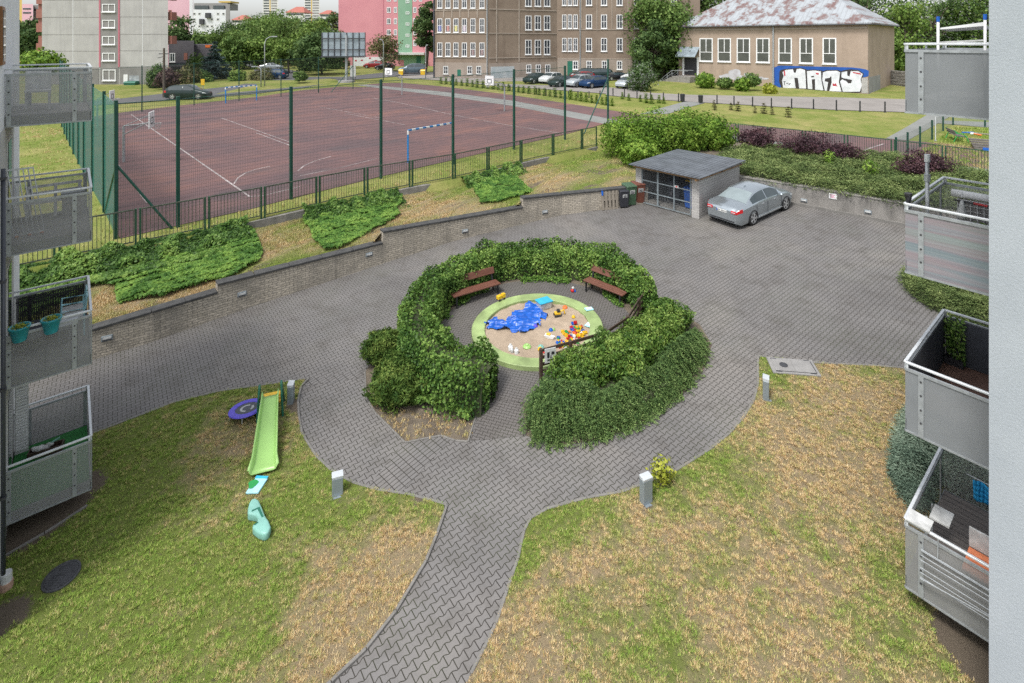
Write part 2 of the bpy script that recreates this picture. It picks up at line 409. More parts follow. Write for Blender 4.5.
def m_deck(name):
    g=G(name); v=g.obj(); s=g.n('ShaderNodeSeparateXYZ',{'Vector':v}); p=g.m('PINGPONG',s.outputs[0],.07); gap=g.m('LESS_THAN',p,.006)
    n=g.noise(g.mapv(v,scale=(9,1,1)),3.0,4,.6); c=g.mix(gap,g.ramp(n,[(.3,(.1,.085,.078)),(.7,(.18,.16,.145))]),(.012,.011,.01))
    return g.end(g.bsdf(c,.7))
M['deck2']=m_deck('grooved dark deck')
M['deckred']=m_wood('reddish deck',(.11,.06,.045),(.19,.115,.09),(2,2,1))
M['turfgreen']=flat('artificial turf',(.02,.17,.035),.9,.3,30,0,.6)
M['lampgrey']=flat('bollard aluminium',(.26,.305,.335),.4,.05,3,.35)
M['iron']=flat('cast iron',(.06,.062,.068),.6,.25,9,.3,.4)
M['slab']=m_plaster('cover slab',(.22,.215,.21),(.3,.295,.285),4,40,.4)
M['carsilver']=flat('silver car paint',(.42,.47,.5),.22,.04,1,.75)
M['cardark']=flat('dark green car paint',(.012,.028,.026),.25,.1,1,.2); M['carblack']=flat('black car paint',(.012,.013,.016),.25,.1,1,.2)
M['carwhite']=flat('white car paint',(.5,.52,.52),.3,.05,1); M['carblue']=flat('blue car paint',(.01,.04,.11),.25,.08,1,.3)
M['carred']=flat('red car paint',(.25,.015,.02),.3,.08,1,.2); M['carpale']=flat('pale silver car paint',(.4,.44,.46),.3,.05,1,.4)
M['carslate']=flat('slate car paint',(.1,.14,.17),.3,.08,1,.3)
M['tyre']=flat('tyre rubber',(.018,.018,.019),.85); M['rim']=flat('alloy rim',(.55,.57,.58),.3,.1,5,.6)
M['taillight']=flat('tail light',(.55,.015,.02),.15); M['headlight']=flat('headlight',(.6,.64,.66),.15)
M['plate']=flat('number plate',(.75,.76,.74),.5); M['plateblue']=flat('plate strip',(.02,.08,.4),.5)
M['roofsheet']=flat('shed roof sheet',(.115,.128,.145),.55,.22,1.4,.2)
M['gymroof']=m_roofsheet('rusty tin roof')
M['shedbrick']=m_shedbrick('shed blocks')
M['school']=m_schoolwall('school render',(.185,.14,.105),(.26,.205,.158))
M['schoolpale']=m_schoolwall('school plinth',(.25,.205,.17),(.33,.28,.235))
M['gym']=m_schoolwall('gym render',(.31,.24,.185),(.4,.315,.25))
M['trim']=m_plaster('pale stone trim',(.3,.255,.21),(.4,.345,.29),2,20)
M['grayblock']=m_plaster('grey panel concrete',(.34,.335,.325),(.44,.435,.42),.5,4,.3,.01,.3)
M['grayrough']=m_plaster('dark panel concrete',(.19,.185,.178),(.26,.252,.242),.8,5,.3)
M['pinkwall']=m_plaster('pink render',(.56,.235,.265),(.64,.285,.31),.3,4,.2)
M['pinkpale']=m_plaster('pale pink render',(.6,.36,.42),(.66,.42,.48),.3,4,.2)
M['pinkstrip']=flat('dark pink strip',(.42,.13,.17),.8)
M['greenwall']=m_plaster('green render',(.2,.36,.24),(.25,.42,.29),.3,4,.2)
M['farwhite']=m_plaster('far white render',(.62,.64,.66),(.7,.72,.73),.3,4,.2)
M['farcream']=m_plaster('far cream render',(.55,.56,.53),(.63,.63,.6),.3,4,.2)
M['slatewall']=m_plaster('dark slate render',(.09,.085,.1),(.13,.122,.135),.4,4,.3)
M['redroof']=flat('red tiles',(.36,.12,.09),.8,.2,2); M['yellowwall']=flat('ochre wall',(.55,.4,.12),.8)
M['redbrown']=flat('red brown balcony',(.27,.11,.085),.7)
M['board']=flat('billboard back',(.27,.325,.36),.5,.2,1.2,.3)
M['graffwhite']=flat('graffiti white',(.62,.64,.68),.7,.14,1.2); M['graffblue']=flat('graffiti blue',(.008,.075,.34),.7,.15,1)
M['graffblack']=flat('graffiti black',(.03,.025,.026),.7); M['graffred']=flat('graffiti red',(.42,.03,.05),.7)
M['bingreen']=flat('green bin',(.05,.1,.055),.5); M['binbrown']=flat('brown bin',(.14,.05,.032),.5); M['binblack']=flat('charcoal bin',(.028,.03,.038),.5)
M['bark']=m_plaster('bark',(.07,.055,.042),(.14,.115,.09),3,14,.8,.03)
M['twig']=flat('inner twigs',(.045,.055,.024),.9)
M['screen']=flat('black privacy screen',(.022,.023,.027),.8); M['screengrey']=flat('charcoal privacy cloth',(.045,.05,.06),.8)
M['orangewood']=flat('orange board',(.68,.22,.1),.6); M['skycloth']=flat('blue cloth',(.015,.3,.62),.8)
M['brownframe']=flat('brown window frame',(.22,.095,.03),.5); M['bluepipe']=flat('slate downpipe',(.045,.05,.065),.4)
M['terracotta']=flat('clay collar',(.42,.27,.2),.8)
L={}
L['ivy']=m_leaf('ivy leaf',(.026,.07,.014),(.105,.2,.04),(.25,.37,.085),.5,.2)
L['ivybed']=m_leaf('ivy bed leaf',(.036,.1,.018),(.1,.205,.038),(.21,.335,.065),.55,.16)
L['laurel']=m_leaf('laurel leaf',(.034,.088,.017),(.118,.215,.038),(.28,.38,.09),.45,.25)
L['coto']=m_leaf('cotoneaster leaf',(.028,.062,.022),(.095,.165,.05),(.22,.31,.105),.6,.15)
L['yew']=m_leaf('dwarf pine needle',(.035,.08,.018),(.09,.155,.032),(.19,.255,.06),.6,.12)
L['juniper']=m_leaf('juniper spray',(.06,.1,.036),(.16,.22,.075),(.32,.38,.15),.6,.12)
L['bluejuniper']=m_leaf('blue juniper spray',(.09,.14,.1),(.21,.29,.21),(.36,.44,.33),.6,.12)
L['bright']=m_leaf('bright shrub leaf',(.055,.12,.015),(.14,.25,.032),(.28,.4,.07),.55,.16)
L['barberry']=m_leaf('purple barberry leaf',(.025,.012,.017),(.075,.036,.047),(.16,.085,.09),.55,.3)
L['yellow']=m_leaf('yellow green leaf',(.16,.2,.02),(.32,.36,.04),(.5,.5,.09),.5,.3)
L['treedark']=m_leaf('dark tree leaf',(.03,.066,.022),(.075,.13,.042),(.15,.22,.075),.6,.12)
L['treemid']=m_leaf('mid tree leaf',(.045,.1,.024),(.115,.19,.048),(.22,.31,.09),.6,.12)
L['treelight']=m_leaf('light tree leaf',(.06,.125,.024),(.145,.23,.05),(.25,.34,.09),.6,.12)
L['spruce']=m_leaf('blue spruce needle',(.07,.12,.11),(.15,.22,.205),(.27,.35,.32),.6,.2)
L['redtree']=m_leaf('bronze tree leaf',(.06,.065,.03),(.12,.135,.045),(.22,.16,.09),.6,.25)
L['plum']=m_leaf('plum tree leaf',(.035,.018,.022),(.085,.05,.05),(.15,.1,.08),.6,.25)
L['lilac']=m_leaf('lilac bush leaf',(.035,.08,.02),(.08,.14,.04),(.3,.3,.3),.6,.25)
# ------------------------------------------------------------------ sky, sun, camera
SC.render.engine='CYCLES'
W=bpy.data.worlds.new('World'); SC.world=W; W.use_nodes=True; nt=W.node_tree; nt.nodes.clear()
SUN_EL,SUN_AZ=60,232     # degrees; azimuth counted from +X towards +Y of where the sun stands
sky=nt.nodes.new('ShaderNodeTexSky'); sky.sky_type='NISHITA'; sky.sun_disc=False
sky.sun_elevation=R(SUN_EL); sky.sun_rotation=R(90-SUN_AZ); sky.air_density=1.0; sky.dust_density=3.0; sky.ozone_density=1.0; sky.altitude=100
hs=nt.nodes.new('ShaderNodeHueSaturation'); hs.inputs['Saturation'].default_value=.26
bg=nt.nodes.new('ShaderNodeBackground'); bg.inputs['Strength'].default_value=.13
wo=nt.nodes.new('ShaderNodeOutputWorld')
nt.links.new(sky.outputs[0],hs.inputs['Color']); nt.links.new(hs.outputs[0],bg.inputs[0]); nt.links.new(bg.outputs[0],wo.inputs[0])
ld=bpy.data.lights.new('sun','SUN'); ld.energy=1.45; ld.angle=R(12); ld.color=(1,.965,.92)
lo=bpy.data.objects.new('sun',ld); COL.objects.link(lo)
sd=Vector((math.cos(R(SUN_EL))*math.cos(R(SUN_AZ)),math.cos(R(SUN_EL))*math.sin(R(SUN_AZ)),math.sin(R(SUN_EL))))
lo.rotation_euler=sd.to_track_quat('Z','Y').to_euler(); lo.location=(0,0,40)
cam=bpy.data.cameras.new('camera'); co=bpy.data.objects.new('camera',cam); COL.objects.link(co)
co.location=(0,0,CAMZ); co.rotation_euler=(R(90),0,0)
cam.sensor_width=36; cam.sensor_fit='HORIZONTAL'; cam.lens=F/1024*36; cam.shift_y=-(341.5-HY)/1024; cam.clip_start=.05; cam.clip_end=3000
SC.camera=co
vs=SC.view_settings; vs.view_transform='Standard'; vs.look='None'; vs.gamma=1; vs.use_curve_mapping=False; vs.exposure=1.03
SC.cycles.use_denoising=False; SC.cycles.max_bounces=6; SC.cycles.transparent_max_bounces=16; SC.cycles.diffuse_bounces=3; SC.cycles.glossy_bounces=2
# ------------------------------------------------------------------ outlines on the ground
def lerp_px(tab,x):
    for (a,b),(c,d) in zip(tab,tab[1:]):
        if a<=x<=c: return b+(d-b)*(x-a)/(c-a)
    (a,b),(c,d)=(tab[0],tab[1]) if x<tab[0][0] else (tab[-2],tab[-1])
    return b+(d-b)*(x-a)/(c-a)
WB=[(-60,412),(0,386),(92,360),(152,342),(255,305.5),(323,283.5),(383,263.5),(451,242),(511,227),(562,215),(607,209),(648,203)]   # wall foot
SEG=[(-60,386,217.5,291.0),(217.5,283.5,383,242),(383,231,523,206.5),(523,197.5,648,185)]                                   # coping tops, stepped
SEG[0]=(-60,374.5,217.5,291.0)
def foot(px): return PC(px,lerp_px(WB,px))
def segtop(px):
    for a,ya,b,yb in SEG:
        if a<=px<=b: return ya+(yb-ya)*(px-a)/(b-a)
    return SEG[-1][3]
def wtop(px):
    p=foot(px); return Vector((p.x,p.y,10-(segtop(px)-HY)/F*p.y))
SHED_L=PC(641.7,203); SHED_R=PC(694.5,217.6)
RW=[Vector((11.9,29.3,0)),Vector((14.4,27.4,0)),Vector((17.9,24.2,0)),Vector((23,19.4,0)),Vector((30,12.5,0))]                 # right retaining wall
RWT=2.52
FENCE_L=[PF(x,y) for x,y in [(-60,284),(22,267),(114,249),(205,230.5),(256,219.5),(318,205.5),(366,195),(411,186.5),(463,177),(512,164.5),(553,155),(597,146)]]
FENCE_R=[PF(x,y) for x,y in [(700,137.5),(768,146),(828,153),(890,161),(960,170.5),(1060,185)]]
FENCE_L_LINE=[(p.x,p.y) for p in FENCE_L]
def fence_y(x):
    t=FENCE_L_LINE+[(p.x,p.y) for p in FENCE_R]
    t=sorted(t)
    return lerp_px(t,x)
# ------------------------------------------------------------------ big ground sheet
def ground_sheet():
    xs=np.concatenate([np.linspace(-700,-90,16),np.linspace(-84,-30,19),np.linspace(-28,40,69),np.linspace(44,110,16),np.linspace(130,700,14)])
    ys=np.concatenate([np.linspace(-80,-8,9),np.linspace(-4,60,65),np.linspace(64,120,20),np.linspace(135,1500,24)])
    V=[];idx={}
    for j,y in enumerate(ys):
        for i,x in enumerate(xs):
            fy=fence_y(x)
            if y>fy-.6: z=zf(x,y)-.012
            else: z=min(zc(x,y),1.2)-.5
            if y>160: z-= (y-160)*.004
            V.append((x,y,z))
    nx=len(xs); Q=[]
    for j in range(len(ys)-1):
        for i in range(nx-1):
            a=j*nx+i; Q.append((a,a+1,a+nx+1,a+nx))
    o=mesh_np('ground',np.array(V),np.array(Q),M['meadow']); tag(o,kind='structure'); return o
ground_sheet()
def sheet(name,pts,mat,lift=0.004,kind='structure'):
    mb=MB(); mb.poly([Vector(p)+Vector((0,0,lift)) for p in pts]); o=mb.build(name,mat); tag(o,kind=kind); return o
# paved courtyard
pav=[foot(x) for x in (-60,0,92,152,255,323,383,451,511,562,607,648)]
pav=[Vector((-34,-2,zc(-34,-2)))]+[pav[0]+Vector((-9,-7,0))]+pav+[Vector((SHED_R.x+3.6,SHED_R.y+3.4,0)),RW[0],RW[1],RW[2],RW[3],RW[4],Vector((30,-2,0))]
pav=[Vector((p.x,p.y,zc(p.x,p.y))) for p in pav]
sheet('paving',pav,M['paver'],0)
band=[PC(*p) for p in [(443,437),(405,441),(366,489),(398,496),(452,438)]]
sheet('paving_band',band,M['paver_square'],.004)
band2=[PC(*p) for p in [(309,379),(366,371),(366,377),(306,386)]]
sheet('paving_band',band2,M['paver_square'],.004)
# lawns -------------------------------------------------------------
LAWN_L=[(20,462),(94,434),(125,422),(175,403),(220,392),(255,387),(309,379),(301,387),(298,402),(299,418),(302,434),(316,457),(331,471),(351,483),(378,491),(406,495),(431,501),(447,506),(437,535),(426,562),(396,612),(366,650),(331,683),(296,716),(240,780),(-200,900),(-420,700),(-160,540)]
LAWN_R=[(471,675),(484,650),(496,625),(507,592),(518,560),(524,532),(531,519),(547,510),(587,499),(622,493),(651,482),(675,472),(690,463),(712,449),(730,434),(744,418),(754,401),(758,385),(758,357),(768,358),(818,364),(865,366),(904,369),(990,380),(1150,420),(1300,560),(1300,900),(700,900),(440,745)]
WL=[PC(*p) for p in LAWN_L]; WR=[PC(*p) for p in LAWN_R]
def smooth_poly(P,it=1):
    for _ in range(it):
        Q=[]
        for i in range(len(P)):
            a,b=P[i],P[(i+1)%len(P)]
            if (a-b).length>1.2 or True: Q+= [a*.75+b*.25,a*.25+b*.75]
        P=Q
    return P
WL=smooth_poly(WL); WR=smooth_poly(WR)
def proj(P):
    Y=np.maximum(P[:,1],.1); return CX+F*P[:,0]/Y, HY+F*(CAMZ-P[:,2])/Y
def dryness(X,Y,bias,seed):
    P=np.stack([X,Y,np.zeros_like(X)],1)
    n=fbm(P*.42,seed,3); k=fbm(P*1.9,seed+9,3); s=fbm(P*5.5,seed+5,2)
    return bias+(n-.5)*1.25+(k-.5)*1.1+(s-.5)*1.1
def spot(X,Y,c,r):
    return np.exp(-((X-c.x)**2+(Y-c.y)**2)/(r*r))
def dry_left(X,Y):
    d=dryness(X,Y,.17,3)
    d+= .75*spot(X,Y,PC(372,600),1.3)+.6*spot(X,Y,PC(400,540),1.0)+.4*spot(X,Y,PC(330,650),1.0)+.35*spot(X,Y,PC(225,440),1.6)-.5*spot(X,Y,PC(100,520),2.0)-.4*spot(X,Y,PC(60,600),2)-.4*spot(X,Y,PC(420,520),.5)
    return np.clip(d,0,1)
def dry_right(X,Y):
    d=dryness(X,Y,.72,8)
    d+= .4*spot(X,Y,PC(550,600),1.2)+.35*spot(X,Y,PC(800,430),2.2)-1.1*spot(X,Y,PC(545,520),.6)-1.0*spot(X,Y,PC(524,556),.4)-.9*spot(X,Y,PC(585,506),.45)-.7*spot(X,Y,PC(513,590),.3)-.55*spot(X,Y,PC(655,490),.8)-.4*spot(X,Y,PC(620,620),1.0)-.5*spot(X,Y,PC(700,465),.7)-.6*spot(X,Y,PC(870,368),.8)-.6*spot(X,Y,PC(780,372),.9)
    return np.clip(d,0,1)
def bare_noise(X,Y,seed):
    P=np.stack([X,Y,np.zeros_like(X)],1); return fbm(P*3.1,seed+40,3)*.55+fbm(P*9.0,seed+44,2)*.45
def bare_at(X,Y):
    """trodden or shaded places without grass"""
    b=X*0
    for p,r in BARE: b=b+spot(X,Y,p,r)
    return np.clip(b,0,1.2)
BARE=[(PC(40,515),.75),(PC(10,535),.7),(PC(80,490),.5),(PC(5,620),.45),(PC(950,632),.26),(PC(965,648),.3),(PC(990,675),.36),(PC(1010,650),.6),(PC(340,500),.14),(PC(649,507),.16),(PC(292,405),.16),(PC(766,400),.15),(PC(420,500),.12),(PC(300,408),.3)]
HOLES=[(PC(61.5,578),.36)]
def lawn(name,poly,dryf,lift,density,seed,hmax=1.0):
    xs=[p.x for p in poly]; ys=[p.y for p in poly]
    # soil sheet as a fine grid clipped to the outline (corner points snapped in by a border polygon below it)
    o=sheet(name,poly,M['lawn'],lift)
    bm=__import__('bmesh').new(); bm.from_mesh(o.data)
    import bmesh
    x0,x1,y0,y1=max(min(xs),-14),min(max(xs),13),max(min(ys),5.5),max(ys)
    for k in range(int((x1-x0)/.25)):
        g=bm.verts[:]+bm.edges[:]+bm.faces[:]; bmesh.ops.bisect_plane(bm,geom=g,plane_co=(x0+k*.25,0,0),plane_no=(1,0,0))
    for k in range(int((y1-y0)/.25)):
        g=bm.verts[:]+bm.edges[:]+bm.faces[:]; bmesh.ops.bisect_plane(bm,geom=g,plane_co=(0,y0+k*.25,0),plane_no=(0,1,0))
    bm.to_mesh(o.data); bm.free()
    n=len(o.data.vertices); co_=np.empty(n*3,np.float32); o.data.vertices.foreach_get('co',co_); co_=co_.reshape(-1,3)
    a=o.data.attributes.new('dry','FLOAT','POINT'); a.data.foreach_set('value',dryf(co_[:,0],co_[:,1]).astype(np.float32))
    a=o.data.attributes.new('bare','FLOAT','POINT'); a.data.foreach_set('value',bare_at(co_[:,0],co_[:,1]).astype(np.float32))
    # blades
    rng=np.random.default_rng(seed); pl=[(p.x,p.y) for p in poly]
    N=int(density*(x1-x0)*(y1-y0)/22)
    cx=rng.uniform(x0,x1,N); cy=rng.uniform(y0,y1,N)
    k=22; ox=rng.normal(0,.027,N*k); oy=rng.normal(0,.027,N*k); X=np.repeat(cx,k)+ox; Y=np.repeat(cy,k)+oy; cs=np.repeat(rng.uniform(.55,1.25,N),k)
    Z=.05*(Y-9)+.04*X+lift; P=np.stack([X,Y,Z],1); px,py=proj(P)
    keep=in_poly(X,Y,pl)&(px>-6)&(px<1000)&(py<690)
    bn=bare_noise(X,Y,seed); keep&=(bn<.572)|(rng.random(len(X))<.2); keep&=bare_at(X,Y)+(bn-.5)*1.2<.45+.25*rng.random(len(X))**4
    for hp,hr in HOLES: keep&=np.hypot(X-hp.x,Y-hp.y)>hr
    qd=np.abs((X-COVER[0].x)*COVER[1].x+(Y-COVER[0].y)*COVER[1].y); qe=np.abs(-(X-COVER[0].x)*COVER[1].y+(Y-COVER[0].y)*COVER[1].x); keep&=~((qd<.66)&(qe<.31))
    X,Y,Z,ox,oy,cs=X[keep],Y[keep],Z[keep],ox[keep],oy[keep],cs[keep]; m=len(X)
    cr=np.repeat(rng.normal(0,.26,N),k)[keep]; d=dryf(X,Y)+rng.normal(0,.2,m)+cr; d=np.clip(d,0,1)
    h=rng.uniform(.014,.042,m)*hmax*cs; az=np.arctan2(oy,ox)+rng.normal(0,.7,m); lean=rng.uniform(.4,1.5,m)
    w=rng.uniform(.0038,.007,m)
    dx,dy=np.cos(az),np.sin(az)
    V=np.empty((m,3,3)); 
    V[:,0]=np.stack([X-dy*w,Y+dx*w,Z],1); V[:,1]=np.stack([X+dy*w,Y-dx*w,Z],1)
    V[:,2]=np.stack([X+dx*h*lean,Y+dy*h*lean,Z+h],1)
    Q=np.arange(m*3).reshape(m,3)
    gname='grass'
    gobj=mesh_np(gname,V.reshape(-1,3),Q,M['blade'],None,{'dry':np.repeat(d,3)})
    tag(gobj,'short '+('mostly green' if seed==3 else 'straw coloured')+' grass growing on the '+('lawn around the slide' if seed==3 else 'lawn beside the inspection cover'),'grass',kind='stuff')
    return o
_a,_b,_c=PC(769.5,359.5),PC(815.5,362.5),PC(817.5,377.5); COVER=((_a+_c)/2,(_b-_a).normalized())
lawn('lawn',WL,dry_left,.03,5600,3)
lawn('lawn',WR,dry_right,.03,5600,8)
# thin kerb stones along the lawns
def kerb(pts,w=.055,h=.045,n='kerb'):
    mb=MB()
    for a,b in zip(pts,pts[1:]):
        d=(b-a); L_=d.length; k=max(1,int(L_/.5))
        for i in range(k):
            p=a+d*(i/k); q=a+d*((i+.985)/k); up=Vector((0,0,h/2-.02))
            mb.bar(p+up,q+up,w,h+.04)
    return tag(mb.build(n,M['kerb'],bevel=.006),kind='structure')
kerb([PC(*p) for p in LAWN_L[1:24]])
kerb([PC(*p) for p in LAWN_R[0:23]])
# island soil ---------------------------------------------------------
CC=Vector((.82,17.36,0))
ISL=[(365,372),(365.5,385),(366,398),(375,413),(392,430),(405,443),(420,440),(441,436),(455,441),(468,442),(478,410),(489,383)]
isl=[PC(*p) for p in ISL]
def circ(r,a0,a1,n): return [Vector((CC.x+r*math.cos(R(a0+(a1-a0)*i/n)),CC.y+r*math.sin(R(a0+(a1-a0)*i/n)),0)) for i in range(n+1)]
def onc(p,h=0): return Vector((p.x,p.y,zc(p.x,p.y)+h))
isl_l=[onc(p) for p in isl]+[onc(p) for p in circ(3.15,248,-8+360,1)][:1]
inner=[onc(p) for p in circ(3.2,240,-62,46)]       # clockwise from the path over the back to the right
outer_px_r=[(525,384),(523,410),(526,436),(560,446),(600,440),(640,425),(680,398),(704,370),(712,345),(700,325)]
outer_r=[PC(*p) for p in outer_px_r]
outer_back=[onc(p) for p in circ(4.75,15,152,24)]
island=isl[2:]+[]
poly=isl[:1]+isl[1:]+inner+outer_r+outer_back
sheet('planting_bed',poly,M['soil'],.012)
kerb([isl[i] for i in range(len(isl))],.04,.03)
ring=[onc(p) for p in circ(3.25,0,360,64)][:-1]
sheet('inner_circle',ring,M['ringpave'],.018)
path_in=[PC(*p) for p in [(489,383),(490,362),(540,362),(530,384),(525,410),(524,436),(470,441)]]
sheet('circle_path',path_in,M['ringpave'],.007)
# weedy grass on the bare island tip
def tufts(name,label,cen,rad,N,dryv,zfun,seed,hs=1.0,inside=None,sigma=.03):
    rng=np.random.default_rng(seed); k=9
    C=np.array([(c.x,c.y) for c in cen]); 
    if inside is not None:
        xs=[p.x for p in inside]; ys=[p.y for p in inside]
        cx=rng.uniform(min(xs),max(xs),N); cy=rng.uniform(min(ys),max(ys),N); kk=in_poly(cx,cy,[(p.x,p.y) for p in inside]); cx,cy=cx[kk],cy[kk]
    else:
        i=rng.integers(0,len(C),N); cx=C[i,0]+rng.normal(0,rad,N); cy=C[i,1]+rng.normal(0,rad,N)
    X=np.repeat(cx,k)+rng.normal(0,sigma,len(cx)*k); Y=np.repeat(cy,k)+rng.normal(0,sigma,len(cx)*k)
    Z=np.array([zfun(a,b) for a,b in zip(X,Y)]); m=len(X)
    h=rng.uniform(.04,.1,m)*hs; az=rng.uniform(0,2*np.pi,m); lean=rng.uniform(.2,.9,m); w=rng.uniform(.006,.012,m)*max(1,hs*.8)
    dx,dy=np.cos(az),np.sin(az); V=np.empty((m,3,3))
    V[:,0]=np.stack([X-dy*w,Y+dx*w,Z],1); V[:,1]=np.stack([X+dy*w,Y-dx*w,Z],1); V[:,2]=np.stack([X+dx*h*lean,Y+dy*h*lean,Z+h],1)
    dn=fbm(np.stack([X,Y,X*0],1)*.8,seed,3)
    d=np.clip(dryv+(dn-.5)*2.2+rng.normal(0,.15,m),0,1)
    o=mesh_np(name,V.reshape(-1,3),np.arange(m*3).reshape(m,3),M['blade'],None,{'dry':np.repeat(d,3)})
    return tag(o,label,'grass',kind='stuff')
tufts('grass','dry weedy grass on the bare tip of the hedge island',[],0,420,.5,lambda x,y:zc(x,y)+.01,21,.7,[PC(*p) for p in [(366,398),(405,443),(441,436),(468,442),(474,425),(440,415),(400,410),(372,395)]])
# ------------------------------------------------------------------ banks behind the walls
def ruled(name,A,B,mat,n=8,bulge=0.0):
    k=len(A); V=[]
    for i in range(k):
        for j in range(n+1):
            t=j/n; p=A[i].lerp(B[i],t); z=p.z+bulge*math.sin(math.pi*t)
            V.append((p.x,p.y,z))
    Q=[(i*(n+1)+j,(i+1)*(n+1)+j,(i+1)*(n+1)+j+1,i*(n+1)+j+1) for i in range(k-1) for j in range(n)]
    V=np.array(V); nz=(fbm(V*1.3,5,3)-.5)*.16
    for i in range(k):
        for j in range(1,n): V[i*(n+1)+j,2]+=nz[i*(n+1)+j]
    return V,np.array(Q)
def resample(P,n):
    L_=[0]
    for a,b in zip(P,P[1:]): L_.append(L_[-1]+(b-a).length)
    out=[]
    for i in range(n):
        t=L_[-1]*i/(n-1); j=0
        while j<len(L_)-2 and L_[j+1]<t: j+=1
        out.append(P[j].lerp(P[j+1],(t-L_[j])/max(1e-9,L_[j+1]-L_[j])))
    return out
BKA=[wtop(x)+Vector((0,0,-.09)) for x in np.linspace(-58,646,60)]
for i,p in enumerate(BKA): BKA[i]=p+Vector((-.1,.12,0))
BKB=resample([Vector((p.x,p.y,zf(p.x,p.y)-.05)) for p in FENCE_L]+[Vector((11.5,38,2.35))],60)
BKB=[p+Vector((.06,-.07,-.42*max(.75 if i<52 else 0,1-i/75))) for i,p in enumerate(BKB)]
V,Q=ruled('bank',BKA,BKB,None,10)
BANK_V,BANK_Q=V,Q
def bank_dry(X,Y):
    P=np.stack([X,Y,X*0],1); return np.clip(.3+(fbm(P*.5,31,3)-.5)*2.4+(fbm(P*2.5,33,2)-.5)*1.2,0,1)
o=mesh_np('bank',V,Q,M['lawn'],None,{'dry':bank_dry(V[:,0],V[:,1]),'bare':np.clip((fbm(V*.9,61,3)-.46)*3.5,0,1)},True); tag(o,kind='structure')
def bank_pt(u,v):
    """u along the wall 0..1 (px -58..646), v from the wall 0 to the fence 1"""
    i=min(58.999,u*59); i0=int(i); a=BKA[i0].lerp(BKA[i0+1],i-i0); b=BKB[i0].lerp(BKB[i0+1],i-i0); return a.lerp(b,v)
def bank_hit(px,py):
    """bank point seen at a pixel"""
    best=None
    for i in range(0,119):
        u=i/118
        for j in range(0,41):
            p=bank_pt(u,j/40); d=(CX+F*p.x/p.y-px)**2+(HY+F*(10-p.z)/p.y-py)**2
            if best is None or d<best[0]: best=(d,p,u,j/40)
    return best
# bank grass
rng=np.random.default_rng(77)
def bank_grass():
    N=38000; u=rng.random(N)*.99; v=rng.random(N); P=np.array([bank_pt(a,b) for a,b in zip(u,v)])
    k=5; X=np.repeat(P,k,0)+rng.normal(0,.04,(N*k,3))*[1,1,0]; m=len(X); X[:,2]+=.0
    d=bank_dry(X[:,0],X[:,1])+rng.normal(0,.15,m)
    h=rng.uniform(.025,.07,m); az=rng.uniform(0,2*np.pi,m); dx,dy=np.cos(az),np.sin(az); w=rng.uniform(.008,.014,m); le=rng.uniform(.3,1,m)
    V=np.empty((m,3,3)); V[:,0]=X+np.stack([-dy*w,dx*w,0*w-.02],1); V[:,1]=X+np.stack([dy*w,-dx*w,0*w-.02],1); V[:,2]=X+np.stack([dx*h*le,dy*h*le,h],1)
    o=mesh_np('grass',V.reshape(-1,3),np.arange(m*3).reshape(m,3),M['blade'],None,{'dry':np.repeat(np.clip(d,0,1),3)})
    tag(o,'patchy dry grass on the bank above the retaining wall','grass',kind='stuff')
bank_grass()
# right planting bed
RBA=resample([Vector((p.x,p.y,RWT-.06)) for p in RW],30); RBA=[p+Vector((.1,.13,0)) for p in RBA]
RBB=resample([Vector((12.3,40.5,2.38))]+[Vector((p.x,p.y,zf(p.x,p.y)-.02)) for p in FENCE_R],30)
V,Q=ruled('bed',RBA,RBB,None,8,.15)
o=mesh_np('bank',V,Q,M['soil'],None,{'dry':V[:,0]*0},True); tag(o,kind='structure')
gap=[SHED_L+Vector((-.2,.3,0)),BKA[-1],BKB[-1],RBB[0],RBA[0],RBA[0]+Vector((-.6,.2,0)),SHED_L+Vector((2.2,2.3,0))]
sheet('bank',[Vector((p.x,p.y,2.12 if i not in(2,3) else 2.36)) for i,p in enumerate(gap)],M['soil'],0)
# ------------------------------------------------------------------ court, track, paths, roads
def fsheet(name,pts,mat,lift): return sheet(name,[PF(*p) for p in pts],mat,lift)
COURT=[(118,240),(178,227),(291,199.5),(381,180),(453,164),(514,150.5),(565,140),(604,128.5),(597,121),(560,114.5),(511,105.5),(440,96),(372,86.5),(366,84),(330,87),(260,97),(180,105.5),(115,113),(96,117),(60,121),(75,160),(92,190),(104,213)]
fsheet('sports_court',[(120,238.5),(178,225.5),(255,208),(291,198.5),(381,176.5),(453,160),(514,146),(565,134.5),(604,124),(597,121.5),(560,115.5),(511,105.8),(440,95.5),(372,87.2),(340,86.6),(300,90.5),(260,96.5),(180,105.5),(113,113.5),(66,121),(78,160),(94,190),(106,213)],M['court'],.012)
fsheet('grey_lane',[(355,85),(366,84.6),(440,91.5),(511,100.5),(560,109.5),(605,118),(640,124),(740,137),(900,157.5),(1010,172),(1010,176),(890,161.5),(740,141),(604,124),(560,115.5),(511,105.8),(440,95.5),(372,87.2)],M['graylane'],.016)
fsheet('running_track',[(403,83),(440,86.3),(511,95),(580,105.5),(640,115),(700,121.5),(768,127.5),(830,133.5),(889,139),(1010,150),(1010,172),(900,157.5),(740,137),(640,124),(605,118),(560,109.5),(511,100.5),(440,91.5),(366,84.6),(385,83)],M['court'],.02)
fsheet('parking_lot',[(395,76),(436,74.5),(520,76),(600,78),(640,80),(640,94),(606,94),(560,90.5),(510,87),(470,83.5),(434,80.2),(400,78)],M['gravelpath'],.05)
fsheet('footpath',[(606,92),(640,92.5),(690,95),(768,96.5),(830,97.5),(905,99.5),(1000,103),(1000,117),(905,112.5),(830,110),(768,106.5),(690,102),(640,98.5),(606,95.5)],M['gravelpath'],.04)
